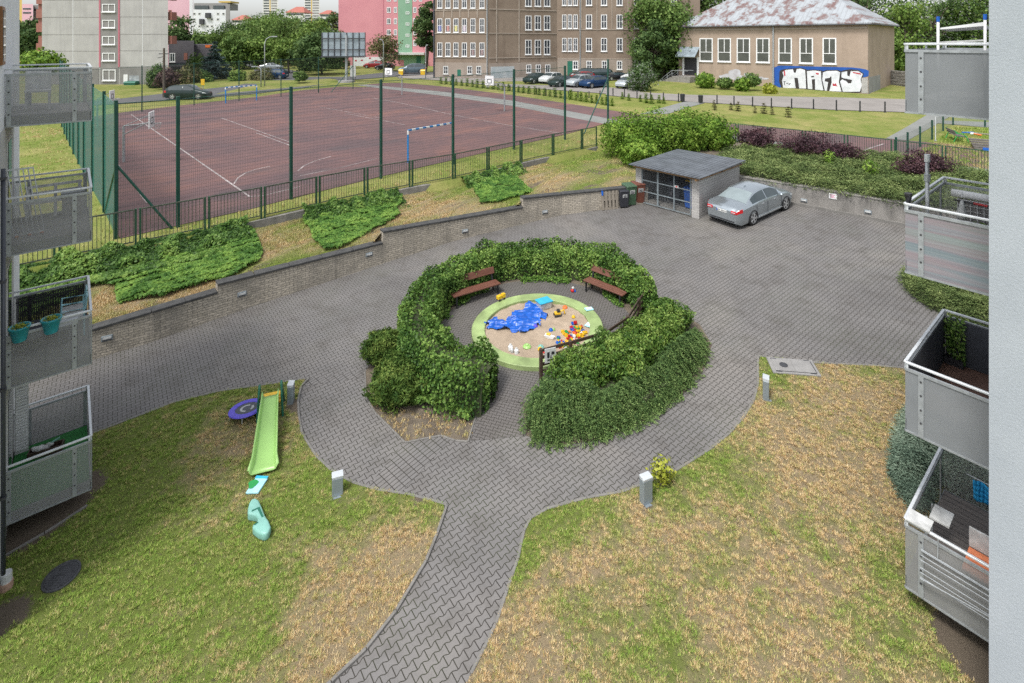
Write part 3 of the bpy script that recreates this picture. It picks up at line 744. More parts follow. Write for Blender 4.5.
fsheet('footpath',[(687,101),(705,103),(690,107),(668,114),(640,114)],M['graylane'],.018)
fsheet('footpath',[(886,138.5),(905,128),(932,112),(958,112),(930,128),(908,140.5)],M['graylane'],.018)
fsheet('footpath',[(928,120),(1010,123),(1010,129.5),(928,122.5)],M['graylane'],.02)
fsheet('road',[(-60,111),(60,107.5),(115,104.5),(170,100.5),(250,94.5),(300,88.5),(352,80),(345,77),(310,77),(275,77.5),(235,86),(170,93),(115,99.5),(60,103),(-60,106)],M['asphalt'],.04)
fsheet('road',[(262,80),(310,77.5),(300,72),(275,67),(246,60),(224,54.5),(218,54.5),(236,61),(252,68),(258,75)],M['asphalt'],.045)
fsheet('road',[(330,78.8),(352,80),(400,76.4),(436,74.6),(436,72.4),(395,71.5),(352,76.2)],M['asphalt'],.05)
# painted court lines
def cline(pts,w=.09,lift=.018,closed=False):
    mb=MB(); P=[PF(*p)+Vector((0,0,lift)) for p in pts]
    for a,b in zip(P,P[1:]):
        d=(b-a); n=Vector((-d.y,d.x,0)).normalized()*w/2; mb.poly([a-n,b-n,b+n,a+n])
    o=mb.build('court_line',M['line']); tag(o,kind='structure')
cline([(131,114.5),(250,197)],.1); cline([(118,165),(147,203)],.08); cline([(221,118),(289,142)],.08); cline([(256,133),(291,146)],.08)
cline([(234,184),(238,178),(246,173),(256,169.5),(270,166.5)],.08); cline([(298,171),(304,166),(314,161.5),(331,156.5)],.08); cline([(247,197),(262,196),(300,187)],.08)
cline([(345,113.5),(405,125)],.08); cline([(400,103),(455,115.5),(512,126),(565,134)],.09); cline([(372,98),(400,103)],.09)
cline([(852,157),(868,149),(884,144)],.1,.024); cline([(320,107),(380,118)],.07); cline([(300,176),(340,168),(380,158)],.07)
# ------------------------------------------------------------------ foliage
def unit(a): return a/np.maximum(1e-9,np.linalg.norm(a,axis=-1,keepdims=True))
def leaves(name,P,N,size,mat,parent=None,tint=None,aspect=.55,spread=.9,droop=0.0,svar=.35,seed=0,along=None):
    """one folded leaf (two triangles hinged on the midrib) per point"""
    rng=np.random.default_rng(seed); P=np.asarray(P,float); n=len(P)
    N=unit(np.asarray(N,float)+rng.normal(0,spread*.6,(n,3)))
    T=rng.normal(0,1,(n,3)) if along is None else np.asarray(along)+rng.normal(0,.35,(n,3))
    T=T-N*np.sum(T*N,1,keepdims=True); T=unit(T); T[:,2]-=droop; T=unit(T)
    B=unit(np.cross(N,T)); s=size*(1+rng.uniform(-svar,svar,(n,1)))
    w=s*aspect*.5; fold=N*s*.12
    V=np.empty((n,4,3)); V[:,0]=P-T*s*.5; V[:,1]=P+B*w+fold; V[:,2]=P+T*s*.5; V[:,3]=P-B*w+fold
    Q=np.arange(n*4).reshape(n,4)
    if tint is None: tint=rng.random(n)
    t=np.clip(tint+rng.normal(0,.08,n),0,1)
    return mesh_np(name,V.reshape(-1,3),Q,mat,parent,{'tint':np.repeat(t,4)})
def lump_shell(n,c,r,seed,lump=.28,freq=2.2,depth=.35,zmin=-1.0,squash=0.0):
    """points through the outer part of an uneven ellipsoid, with outward normals and a clump tint"""
    rng=np.random.default_rng(seed); d=unit(rng.normal(0,1,(n*2,3))); d=d[d[:,2]>zmin][:n]
    L_=1+(fbm(d*freq+seed*3.1,seed,3)-.5)*2*lump
    q=1-depth*rng.random(len(d))**1.6
    P=np.asarray(c)+d*np.asarray(r)*(L_*q)[:,None]
    N=unit(d/np.asarray(r))
    t=fbm(P*(2.2/max(r))*1.6+9,seed+5,2)
    return P,N,np.clip((t-.5)*1.9+.5,0,1)
def bush(name,label,cat,base,r,n,size,mat,seed,group=None,aspect=.55,lump=.28,depth=.5,droop=0.0,core=True,freq=2.2,rise=.95,stems=True,spread=.9):
    """rounded shrub; r=(rx,ry,height)"""
    t=thing(name,label,cat,base,0,group)
    h=r[2]/(1+rise)
    c=(0,0,h*rise); P,N,ti=lump_shell(n,c,(r[0],r[1],h),seed,lump,freq,depth)
    k=P[:,2]>.02; P,N,ti=P[k],N[k],ti[k]
    leaves('foliage',P,N,size,mat,t,ti,aspect,spread,droop,seed=seed)
    mb=MB(); rg=random.Random(seed)
    for i in range(9):
        a=rg.uniform(0,6.28); e=rg.uniform(.3,.75)
        mb.sweep([(0.05*math.cos(a),.05*math.sin(a),-.02),(r[0]*e*.4*math.cos(a),r[1]*e*.4*math.sin(a),h*.8),(r[0]*e*.8*math.cos(a),r[1]*e*.8*math.sin(a),h*1.45)],[.022*r[2]+.008,.015*r[2]+.005,.005],5)
    mb.build('stem',M['bark'],t)
    return t
def path_hedge(name,label,cat,fn,n,size,mat,seed,group=None,aspect=.7,droop=.25,stemfn=None,spread=.8):
    t=thing(name,label,cat); P,N,ti=fn(n); leaves('foliage',P,N,size,mat,t,ti,aspect,spread,droop,seed=seed); return t
# --- ivy hedge round the play circle -----------------------------------------------------------
def hedge_section(a):
    """angle in degrees round the circle -> inner radius, outer radius, height"""
    A=[-20,-5,20,60,95,130,165,200,222,238,246]
    RI=[3.6,3.4,3.45,3.35,3.3,3.25,3.25,3.2,3.0,2.7,2.75]
    RO=[3.95,4.1,4.35,4.45,4.45,4.45,4.5,4.6,4.6,4.5,4.2]
    HH=[.6,1.05,1.3,1.3,1.22,1.25,1.3,1.3,1.4,1.45,1.3]
    return np.interp(a,A,RI),np.interp(a,A,RO),np.interp(a,A,HH)
def hedge_pts(n):
    rng=np.random.default_rng(5); a=rng.uniform(3,247,n); ri,ro,hh=hedge_section(a)
    # section outline parameter 0..1 : inner side up, over, outer side down ; plus end caps
    s=rng.uniform(0,1,n); ph=np.pi*s; ex=.5
    cx=np.sign(np.cos(ph))*np.abs(np.cos(ph))**ex; cz=np.abs(np.sin(ph))**ex
    endfade=np.minimum(1,np.minimum((a-3)/7,(247-a)/4)+.35)
    P0=np.stack([a*.07,s*3,0*s],1)
    lum=1+(fbm(np.stack([np.cos(np.radians(a))*4*1.1,np.sin(np.radians(a))*4*1.1,s*2.6],1),4,3)-.5)*.6+(fbm(np.stack([np.cos(np.radians(a))*13,np.sin(np.radians(a))*13,s*7],1),14,2)-.5)*.3
    q=1-.5*rng.random(n)**1.2
    rm=(ri+ro)/2; hw=(ro-ri)/2
    rad=rm-cx*hw*lum*q*endfade; z=hh*cz*lum*q*np.sqrt(endfade)
    z=np.where(rng.random(n)<.16,z*rng.random(n),z)
    ar=np.radians(a); X=CC.x+rad*np.cos(ar); Y=CC.y+rad*np.sin(ar); Z=.05*(Y-9)+.04*X+z
    nr=-cx; N=np.stack([nr*np.cos(ar),nr*np.sin(ar),cz+.15],1)
    P=np.stack([X,Y,Z],1); t=fbm(P*1.7,9,3); h=np.clip(z/1.3,0,1)
    return P,unit(N),np.clip((t-.5)*2.3+.5,0,1)
ht=path_hedge('ivy_hedge','thick dark ivy hedge arching around the back of the round sandpit','hedge',hedge_pts,74000,.085,L['ivy'],5,droop=.35,spread=1.5)
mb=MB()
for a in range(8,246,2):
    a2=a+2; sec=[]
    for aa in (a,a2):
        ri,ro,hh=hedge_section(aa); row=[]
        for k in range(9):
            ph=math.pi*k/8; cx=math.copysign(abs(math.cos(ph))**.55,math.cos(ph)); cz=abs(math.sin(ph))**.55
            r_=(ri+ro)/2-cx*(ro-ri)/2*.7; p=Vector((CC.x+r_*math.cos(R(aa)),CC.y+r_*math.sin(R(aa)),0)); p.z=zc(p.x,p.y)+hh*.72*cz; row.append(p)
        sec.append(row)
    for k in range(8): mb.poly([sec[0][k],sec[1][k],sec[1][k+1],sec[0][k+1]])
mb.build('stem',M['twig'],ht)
# ivy skirt at the near end, spilling to the ground
def skirt(n):
    rng=np.random.default_rng(15); poly=[PC(*p) for p in [(398,404),(415,412),(440,410),(458,420),(468,426),(478,405),(487,380),(486,366),(455,372),(420,385)]]
    xs=[p.x for p in poly]; ys=[p.y for p in poly]; X=rng.uniform(min(xs),max(xs),n); Y=rng.uniform(min(ys),max(ys),n)
    k=in_poly(X,Y,[(p.x,p.y) for p in poly]); X,Y=X[k],Y[k]; hz=.12+.5*fbm(np.stack([X,Y,X*0],1)*1.6,3,3)
    Z=.05*(Y-9)+.04*X+hz*(.55+.45*rng.random(len(X))); P=np.stack([X,Y,Z],1)
    N=np.tile([0,-.35,1.0],(len(X),1)); t=fbm(P*2,19,2); return P,unit(N),np.clip((t-.5)*2+.42,0,1)
P,N,ti=skirt(9000); leaves('foliage',P,N,.1,L['ivy'],ht,ti,.75,.8,.2,seed=16)
# weeds at the inner foot of the hedge
rng=np.random.default_rng(25); a=rng.uniform(20,165,5000); rr=3.2+np.abs(rng.normal(0,.12,5000))*-1+.1
X=CC.x+rr*np.cos(np.radians(a)); Y=CC.y+rr*np.sin(np.radians(a)); Z=.05*(Y-9)+.04*X+rng.uniform(.02,.16,5000)
k=fbm(np.stack([X,Y,X*0],1)*1.6,3,2)>.42
leaves('foliage',np.stack([X,Y,Z],1)[k],np.tile([0,-.2,1],(k.sum(),1)),.07,L['ivybed'],ht,None,.6,.9,seed=2)
# --- shrubs of the island ------------------------------------------------------------------------
def at_c(px,py,h=0): p=PC(px,py); return (p.x,p.y,p.z+h)
bush('dwarf_pine','rounded dark dwarf pine on the bare soil tip of the hedge island','shrub',at_c(400,398),(.85,.75,1.0),15000,.12,L['yew'],31,None,.24,.5,.6,0,freq=2.8,spread=1.5)
bush('dwarf_pine','smaller dark dwarf pine beside the road, behind the rounded one','shrub',at_c(384,362),(.62,.6,.95),10000,.12,L['yew'],32,None,.24,.5,.6,0,freq=2.8,spread=1.5)
for i,(px,py,rx,ry,h,lab) in enumerate([
  (578,391,.76,.68,1.02,'glossy green shrub behind the white pictogram sign'),
  (618,381,.88,.78,1.32,'broad glossy green shrub in the middle of the fence row'),
  (655,358,.7,.66,1.2,'glossy green shrub at the far end of the timber rail fence'),
  (668,330,.7,.7,.9,'low glossy green shrub next to the end of the ivy hedge'),
  (640,352,.6,.6,.95,'small glossy green shrub squeezed beside the timber rails')]):
    bush('laurel_shrub',lab,'shrub',at_c(px,py),(rx,ry,h),int(10000*rx*ry/.7)+2200,.09,L['laurel'],40+i,'glossy shrubs behind the timber rail fence',.4,.6,.6,0,freq=2.6,spread=1.4)
def coto(n):
    rng=np.random.default_rng(51)
    poly=[PC(*p) for p in [(527,425),(535,441),(560,444),(600,437),(638,422),(674,396),(698,366),(702,347),(692,333),(672,352),(650,372),(620,396),(580,404),(545,392),(532,398)]]
    poly=smooth_poly(poly,1); pl=[(p.x,p.y) for p in poly]
    xs=[p[0] for p in pl]; ys=[p[1] for p in pl]
    X=rng.uniform(min(xs),max(xs),n*3); Y=rng.uniform(min(ys),max(ys),n*3); k=in_poly(X,Y,pl); X,Y=X[k][:n],Y[k][:n]
    # distance to the outline gives the mound
    dmin=np.full(len(X),9.0)
    for (ax,ay),(bx,by) in zip(pl,pl[1:]+pl[:1]):
        vx,vy=bx-ax,by-ay; t=np.clip(((X-ax)*vx+(Y-ay)*vy)/(vx*vx+vy*vy+1e-9),0,1); dmin=np.minimum(dmin,np.hypot(X-ax-t*vx,Y-ay-t*vy))
    b=fbm(np.stack([X,Y,X*0],1)*2.1,6,3)
    top=np.minimum(1,np.sqrt(dmin/.45))*(.3+.85*b)
    Z=.05*(Y-9)+.04*X; zz=top*(1-.5*rng.random(len(X))**2)
    rx,ry=X-CC.x,Y-CC.y; rl=np.hypot(rx,ry); N=np.stack([rx/rl*.8,ry/rl*.8,np.full(len(X),.8)],1)
    al=np.stack([rx/rl,ry/rl,-.2-1.0*(dmin<.3)],1)
    return np.stack([X,Y,Z+zz],1),unit(N),np.clip((fbm(np.stack([X,Y,zz],1)*3.2,8,3)-.5)*2+.5,0,1),al
ct=thing('cotoneaster_hedge','feathery low green hedge trailing over the paving below the glossy shrubs','hedge')
P,N,ti,al=coto(42000); 
# dark inner leaves, then long arching stems that hang outwards over the edge
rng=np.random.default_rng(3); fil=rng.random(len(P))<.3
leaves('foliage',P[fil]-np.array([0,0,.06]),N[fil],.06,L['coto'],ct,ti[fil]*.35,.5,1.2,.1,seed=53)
ns=2000; si=rng.integers(0,len(P),ns); S=P[si]; d0=al[si].copy(); d0[:,2]=0; d0=unit(d0); th=rng.normal(0,.75,ns); dx=d0[:,0]*np.cos(th)-d0[:,1]*np.sin(th); dy=d0[:,0]*np.sin(th)+d0[:,1]*np.cos(th)
Ls=rng.uniform(.28,.56,ns); k=30; tt=np.linspace(0,1,k)
SX=S[:,None,0]+dx[:,None]*Ls[:,None]*tt*.8; SY=S[:,None,1]+dy[:,None]*Ls[:,None]*tt*.8; rise=rng.uniform(.15,.5,ns)[:,None]
SZ_=S[:,None,2]+Ls[:,None]*(rise*tt*1.5-1.15*tt**2); SZ_=np.maximum(SZ_,.05*(SY-9)+.04*SX+.03+.05*rng.random((ns,1)))
PP=np.stack([SX,SY,SZ_],2); tan=np.gradient(PP,axis=1); side=np.stack([-dy,dx,0*dx],1)[:,None,:]*np.where(np.arange(k)%2==0,1,-1)[None,:,None]
AL=unit(side*.8+unit(tan)*.9+[0,0,.1]); PP=PP+side*.022
tn=np.clip(np.repeat(rng.uniform(.0,.5,ns),k)+np.tile(np.linspace(0,.55,k),ns),0,1)
leaves('foliage',PP.reshape(-1,3),np.tile([0,0,1.0],(ns*k,1)),.056,L['coto'],ct,tn,.42,.7,0,seed=52,along=AL.reshape(-1,3))
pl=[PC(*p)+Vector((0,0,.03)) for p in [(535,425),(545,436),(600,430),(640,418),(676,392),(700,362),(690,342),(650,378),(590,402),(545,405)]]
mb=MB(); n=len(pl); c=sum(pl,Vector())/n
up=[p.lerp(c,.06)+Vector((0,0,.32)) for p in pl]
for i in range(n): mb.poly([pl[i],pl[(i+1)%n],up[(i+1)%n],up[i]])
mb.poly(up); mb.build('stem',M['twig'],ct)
# yellow bush by the near lamp, lawn-edge junipers
bush('yellow_shrub','small yellow green bush growing close behind a low lamp post','shrub',at_c(662,485),(.27,.25,.62),420,.085,L['yellow'],61,None,.5,.45,.9,0,freq=3)
def low_spread(name,label,cat,pxpoly,hz,n,size,mat,seed,group=None,plane=PC,zfn=zc,aspect=.3,k=7,length=.3,tw=.5,core=True):
    t=thing(name,label,cat,(0,0,0),0,group); rng=np.random.default_rng(seed)
    poly=[p if isinstance(p,Vector) else plane(*p) for p in pxpoly]; pl=[(p.x,p.y) for p in smooth_poly(poly,1)]
    xs=[p[0] for p in pl]; ys=[p[1] for p in pl]; X=rng.uniform(min(xs),max(xs),n*3); Y=rng.uniform(min(ys),max(ys),n*3); kk=in_poly(X,Y,pl); X,Y=X[kk][:n],Y[kk][:n]
    dmin=np.full(len(X),9.0)
    for (ax,ay),(bx,by) in zip(pl,pl[1:]+pl[:1]):
        vx,vy=bx-ax,by-ay; tt=np.clip(((X-ax)*vx+(Y-ay)*vy)/(vx*vx+vy*vy+1e-9),0,1); dmin=np.minimum(dmin,np.hypot(X-ax-tt*vx,Y-ay-tt*vy))
    b=fbm(np.stack([X,Y,X*0],1)*1.3,seed,3); top=np.minimum(1,np.sqrt(dmin/.4)+.2)*hz*(.35+1.1*b)
    Z=np.array([zfn(x,y) for x,y in zip(X,Y)])+top*(1-.6*rng.random(len(X))**2)
    az=rng.uniform(0,6.283,len(X)); al=np.stack([np.cos(az),np.sin(az),rng.normal(.15,.25,len(X))],1)
    st=np.linspace(-.5,.5,k)*length; P=np.stack([X,Y,Z],1); PP=P[:,None,:]+unit(al)[:,None,:]*st[None,:,None]
    ti=np.clip((fbm(P*2.1,seed+3,3)-.5)*2.1+.5,0,1)
    leaves('foliage',PP.reshape(-1,3)+rng.normal(0,size*.22,(len(P)*k,3)),np.tile([0,0,1.0],(len(P)*k,1)),size,mat,t,np.repeat(ti,k),aspect,tw,0,seed=seed,along=np.repeat(al,k,0))
    if core:
        mb=MB(); n_=len(poly); c=sum(poly,Vector())/n_; pb=[Vector((p.x,p.y,zfn(p.x,p.y)+.01)).lerp(Vector((c.x,c.y,zfn(c.x,c.y))),.05) for p in poly]; up=[p.lerp(Vector((c.x,c.y,p.z)),.08)+Vector((0,0,hz*.4)) for p in pb]
        for i in range(n_): mb.poly([pb[i],pb[(i+1)%n_],up[(i+1)%n_],up[i]])
        mb.poly(up); mb.build('stem',M['twig'],t)
    return t
low_spread('juniper','green spreading juniper below the sheen wrapped balcony','shrub',[(902,288),(899,276),(930,262),(1000,260),(1060,280),(1060,340),(990,330),(940,316),(918,303)],.55,9000,.075,L['juniper'],71)
low_spread('blue_juniper','blue green juniper growing under the charcoal cloth balcony','shrub',[(893,452),(900,424),(925,405),(1000,420),(1010,470),(1000,520),(930,480),(908,490),(894,475)],.45,7000,.07,L['bluejuniper'],72)
low_spread('blue_juniper','small blue green juniper sprawling on the straw lawn edge','shrub',[(890,470),(900,462),(925,475),(935,500),(920,515),(902,500)],.28,1900,.06,L['bluejuniper'],73,core=False)
def rbz(x,y): return RWT+.02 if y<26 else 2.45
bed=[RW[0]+Vector((.15,.2,0)),RW[1]+Vector((-.05,-.05,0)),RW[2]+Vector((-.05,-.05,0)),RW[3],RW[3]+Vector((4,4,0)),PF(905,163),PF(845,158),PF(790,152),PF(757,150),Vector((12.4,33.5,0))]
low_spread('juniper','wide green juniper carpet overhanging the wall before the silver car','ground cover',bed,.7,20000,.12,L['juniper'],74,zfn=lambda x,y:2.26,length=.5)
# purple barberries
for i,(px,py,Y,rx,h,lab) in enumerate([(757,158,36.0,1.3,1.6,'purple barberry squeezed beside the bright bushes'),(806,167,33.5,1.75,1.7,'large purple barberry against the low green fence'),(838,171,32.3,1.3,1.25,'low purple barberry adjoining the large one'),(924,184,28.6,1.5,1.5,'purple barberry above the wall end by the sheen wrapped balcony')]):
    p=PY(px,py,Y); bush('purple_barberry',lab,'shrub',(p.x,p.y,2.4),(rx,.9,h),5200,.11,L['barberry'],80+i,'purple barberries along the fence',.6,.6,.7,freq=3,spread=1.4)
for i,(px,py,Y,s,lab) in enumerate([(830,186,30.6,.35,'bright yellow green sapling sprouting from the juniper carpet'),(870,195,28.2,.4,'pale green leafy sprout near the balcony barberry')]):
    p=PY(px,py,Y); bush('young_shrub',lab,'shrub',(p.x,p.y,2.5),(s,s,1.1),260,.14,L['bright'],86+i,None,.55,.4,.8)
# big bright shrubs behind the shed
for i,(px,Y,rx,h,lab) in enumerate([(625,35.5,1.7,2.6,'bright green bush at the end of the railing, before the shed'),(655,34.6,1.9,2.9,'tall bright green bush directly behind the shed'),(684,35.5,1.6,2.8,'bright green bush behind the shed roof centre'),(713,36,1.7,2.5,'bright green bush touching the first purple barberry'),(640,32.8,1.2,1.7,'low bright green bush hugging the shed corner')]):
    p=PY(px,150,Y); bush('bright_shrub',lab,'shrub',(p.x,Y,2.15),(rx*.95,1.3,h*1.06),9000,.15,L['bright'],90+i,'bright green bushes behind the shed',.6,.6,.7,freq=2.9)
# ivy on the bank -------------------------------------------------------------------------------
def bank_ivy(name,label,pxpoly,n,seed,hz,mat,size):
    """fills the part of the bank whose picture outline is given"""
    hit=[bank_hit(*p)[1] for p in pxpoly]; pl=[(p.x,p.y) for p in hit]; rng=np.random.default_rng(seed)
    xs=[p[0] for p in pl]; ys=[p[1] for p in pl]; X=rng.uniform(min(xs)-.3,max(xs)+.3,n*4); Y=rng.uniform(min(ys)-.3,max(ys)+.3,n*4)
    wob=(fbm(np.stack([X,Y,X*0],1)*1.1,seed,2)-.5)*.9
    k=in_poly(X+wob,Y-wob*.6,pl); X,Y,wob=X[k][:n],Y[k][:n],wob[k][:n]
    zs=np.array([0.0]*len(X)); G_=BANK_V
    for i in range(0,len(X),2000):
        d=(X[i:i+2000,None]-G_[None,:,0])**2+(Y[i:i+2000,None]-G_[None,:,1])**2; zs[i:i+2000]=G_[np.argmin(d,1),2]
    b=fbm(np.stack([X,Y,X*0],1)*1.5,seed+1,3)
    P=np.stack([X,Y,zs+.03+hz*(.25+1.2*b)*(1-.55*rng.random(len(X))**2)],1)
    t=thing(name,label,'ground cover'); leaves('foliage',P,np.tile([0.1,-.35,1],(len(P),1)),size,mat,t,np.clip((fbm(P*2.2,seed+4,3)-.5)*2.2+.5,0,1),.72,.7,.15,seed=seed)
bank_ivy('ivy_patch','long bright ivy carpet on the bank beside the flower pot balcony',[(15,310),(15,288),(57,279),(114,257),(205,238),(250,227),(258,243),(258,262),(240,275),(180,295),(122,309),(118,290),(95,286),(20,318)],30000,101,.15,L['ivybed'],.115)
bank_ivy('ivy_patch','bright ivy carpet in the middle of the bank below the railing',[(303,210),(318,208),(366,199),(396,192),(400,203),(390,222),(362,240),(322,252),(310,236)],17000,102,.15,L['ivybed'],.11)
bank_ivy('ivy_patch','small bright ivy carpet on the upper bank near the blue goal',[(468,176),(500,170),(515,178),(530,192),(500,204),(482,205),(475,190)],10000,103,.13,L['ivybed'],.1)
def ivy_drape(label,pxs,n,seed,hz=.55):
    """ivy heaped against the low kerb under the railing"""
    rng=np.random.default_rng(seed); pts=[PF(*p) for p in pxs]; rs=resample(pts,40); t=thing('ivy_drape',label,'ivy')
    i=rng.uniform(0,38.99,n); i0=i.astype(int); f=i-i0; A=np.array(rs); C=A[i0]*(1-f[:,None])+A[i0+1]*f[:,None]
    r=.1-1.7*rng.random(n)**1.7; lum=fbm(np.stack([i*.35,r*1.5,r*0],1),seed,3); z=hz*(np.sqrt(np.clip(1-((r+.35)/.6)**2,0,1))*np.clip(lum*2.6-.55,.15,1.4)+.25)*(1-.5*rng.random(n)**2)
    nx,ny=.66,-.75; base=np.where(r>-.35,-.12-.33*np.clip(-r/.35,0,1),-.45-.1*(-r-.35)); P=C+np.stack([-r*nx*.9,-r*ny*.9,z+base-.03],1)
    leaves('foliage',P,np.tile([.3,-.6,.8],(n,1)),.12,L['ivy'],t,np.clip((lum-.5)*2.6+.3,0,1),.72,.75,.3,seed=seed)
ivy_drape('dark ivy heaped under the railing, beside the drying rack balcony',[(-30,281),(22,268),(114,251),(205,232),(247,223)],15000,111,.42)
ivy_drape('dark ivy heaped under the railing above the middle ivy carpet',[(303,210),(345,202),(398,191)],7000,112,.42)
ivy_drape('dark ivy strip under the railing near the blue goal',[(462,178.5),(490,172),(520,164.5)],4200,113,.36)
# ------------------------------------------------------------------ trees
def tree(name,label,base,H,crown,mat,seed,trunk_h=.3,leaf=.5,n=2600,clumps=26,trunk_r=None,group=None,cat='tree',droop=0.0,lump=.3,low=-.55,aspect=.6):
    """crown=(rx,ry,rz) of the whole crown; clumps of leaves on limbs, gaps between them"""
    t=thing(name,label,cat,base,0,group); rng=np.random.default_rng(seed); rx,ry,rz=crown; cz=H-rz
    tr=trunk_r or H*.022
    mb=MB(); mb.sweep([(0,0,-.1),(.02*H*rng.normal(),.0,cz*.5),(.03*H*rng.normal(),.02*H*rng.normal(),cz),(0,0,cz+rz*.55)],[tr*1.25,tr,tr*.75,tr*.2],7)
    Ps=[];Ns=[];Ts=[]
    d=unit(rng.normal(0,1,(clumps*3,3))); d=d[d[:,2]>low][:clumps]
    for i,dd in enumerate(d):
        q=rng.uniform(.5,.98); c=np.array([dd[0]*rx*q,dd[1]*ry*q,cz+dd[2]*rz*q])
        mb.sweep([(0,0,cz*.75+max(0,dd[2])*rz*.2),tuple(c*np.array([.55,.55,.85])),tuple(c)],[tr*.45,tr*.25,tr*.07],5)
        cr=rng.uniform(.34,.5)*min(rx,ry,rz)*1.1
        P,N,ti=lump_shell(n//clumps,c,(cr*1.15,cr*1.15,cr*.85),seed*31+i,lump,2.0,.75)
        Ps.append(P);Ns.append(N);Ts.append(np.clip(ti*.6+rng.uniform(0,.4),0,1))
    mb.build('trunk',M['bark'],t,True)
    P=np.concatenate(Ps);N=np.concatenate(Ns);T=np.concatenate(Ts)
    if droop: P[:,2]-=droop*rng.random(len(P))**2*rz*.6
    leaves('crown',P,N,leaf,mat,t,T,aspect,.9,droop,seed=seed); return t
def conifer(name,label,base,H,r,mat,seed,n=5200,leaf=.5,cat='tree',group=None,tiers=11):
    t=thing(name,label,cat,base,0,group); rng=np.random.default_rng(seed)
    MB().sweep([(0,0,-.1),(0,0,H*.95)],[H*.02,H*.004],6).build('trunk',M['bark'],t)
    Ps=[];T=[];A=[]
    for k in range(tiers):
        f=k/(tiers-1); z=H*(.06+.9*f); rr=r*(1-f)**.85+.1; m=max(5,int(13*(1-f)+4))
        for j in range(m):
            a=rng.uniform(0,6.283); L_=rr*rng.uniform(.75,1.1); q=int(n/tiers/m)+4
            s=rng.random(q)**.7*L_; P=np.stack([np.cos(a)*s,np.sin(a)*s,z-.22*s+.1*s*s/max(rr,.1)],1)+rng.normal(0,.07*rr+.05,(q,3))*[1,1,.6]
            Ps.append(P); T.append(np.full(q,rng.random())); A.append(np.tile([np.cos(a),np.sin(a),-.25],(q,1)))
    P=np.concatenate(Ps); leaves('crown',P,np.tile([0,0,1.],(len(P),1)),leaf,mat,t,np.concatenate(T),.35,.6,0,seed=seed,along=np.concatenate(A)); return t
def tr(name,label,pxc,ytop,ybot,hw,Y,mat,seed,leaf=.45,n=2600,clumps=26,zb=None,**k):
    """tree whose crown spans ytop..ybot and pxc+-hw in the picture when it stands at depth Y"""
    p=PY(pxc,HY,Y); zt=10-(ytop-HY)/F*Y; zl=10-(ybot-HY)/F*Y; base=zf(p.x,Y) if zb is None else zb
    rx=hw/F*Y; rz=(zt-zl)/2
    return tree(name,label,(p.x,Y,base),zt-base,(rx,rx*.9,rz),mat,seed,leaf=leaf,n=n,clumps=clumps,**k)
BG='trees beyond the sports court'
tr('broadleaf_tree','dark green tree behind the uppermost balcony of the white wing',27,18,74,20,96,L['treedark'],201,.6,6500,36,group=BG)
tr('broadleaf_tree','dense green tree in the second row behind the spruce',216,38,70,20,160,L['treemid'],281,.7,4200,30,group=BG)
tr('broadleaf_tree','dense green tree in the second row behind the curved lamp',246,33,72,22,150,L['treedark'],282,.7,4600,30,group=BG)
tr('broadleaf_tree','tall pale tree in the second row behind the willow',270,22,70,22,165,L['treelight'],283,.8,4600,30,group=BG)
tr('broadleaf_tree','deep green tree in the second row behind the lime maple',303,20,72,22,160,L['treedark'],284,.8,5200,34,group=BG)
tr('broadleaf_tree','rounded green tree in the last row under the cream towers',282,14,50,22,200,L['treemid'],285,.9,4200,30,group=BG)
for i_,(px_,yt_,yb_,hw_,Y_,m_,lab_) in enumerate([(199,36,76,15,112,'treemid','low green tree close behind the spruce top'),(238,32,72,17,116,'treemid','low dark tree over the side road'),(264,36,72,16,116,'treelight','low green tree behind the curved street lamp'),(310,36,78,16,110,'treemid','low green tree between the maple and the big dark tree'),(340,30,72,12,118,'treedark','dark tree hidden behind the billboard'),(296,26,60,16,145,'treedark','dark tree between the willow and the round light tree'),(204,28,66,17,170,'treemid','green tree rising before the white apartment house'),(232,20,60,18,175,'treedark','dark tree rising before the red roofed house next to the white house'),(254,14,56,19,180,'treemid','tall green tree below the farther cream tower'),(316,12,54,18,178,'treemid','tall green tree below the closer cream tower')]):
    tr('broadleaf_tree',lab_,px_,yt_,yb_,hw_,Y_,L[m_],290+i_,.6,4200,30,group=BG,low=-.95)
tr('broadleaf_tree','wide green tree in the last row under the red roofs',240,26,52,24,215,L['treelight'],286,.9,4200,30,group=BG)
tr('broadleaf_tree','dark green tree between the grey block and the pink gable',178,15,62,15,112,L['treedark'],202,.55,2600,group=BG)
tr('broadleaf_tree','light green tree just below the far white apartment house',206,34,66,17,150,L['treelight'],203,.7,2400,group=BG)
tr('broadleaf_tree','green tree beside the blue spruce, over the side road',228,30,64,17,140,L['treemid'],204,.65,2600,group=BG)
tr('broadleaf_tree','broad green tree next to the willow with parked cars below',256,24,70,26,125,L['treemid'],205,.6,4200,34,group=BG)
tr('willow_tree','weeping willow with hanging pale green branches',283,16,66,28,135,L['treemid'],206,.65,5200,36,droop=.7,group=BG,aspect=.35)
tr('broadleaf_tree','round light green tree in front of the willow',318,20,66,20,128,L['treelight'],207,.6,3000,group=BG)
tr('poplar_tree','slim dark poplar between willow and tall pink gable',322,4,60,9,150,L['treedark'],208,.6,1800,18,group=BG)
tr('poplar_tree','second slim poplar touching the tall pink gable',336,2,60,9,146,L['treedark'],209,.6,1800,18,group=BG)
tr('broadleaf_tree','lime green maple beside the curved street lamp',289,37,72,14,102,L['treelight'],210,.5,3200,28,group=BG)
tr('broadleaf_tree','big dark tree beside the billboard',322,32,78,23,98,L['treedark'],211,.55,5600,36,group=BG)
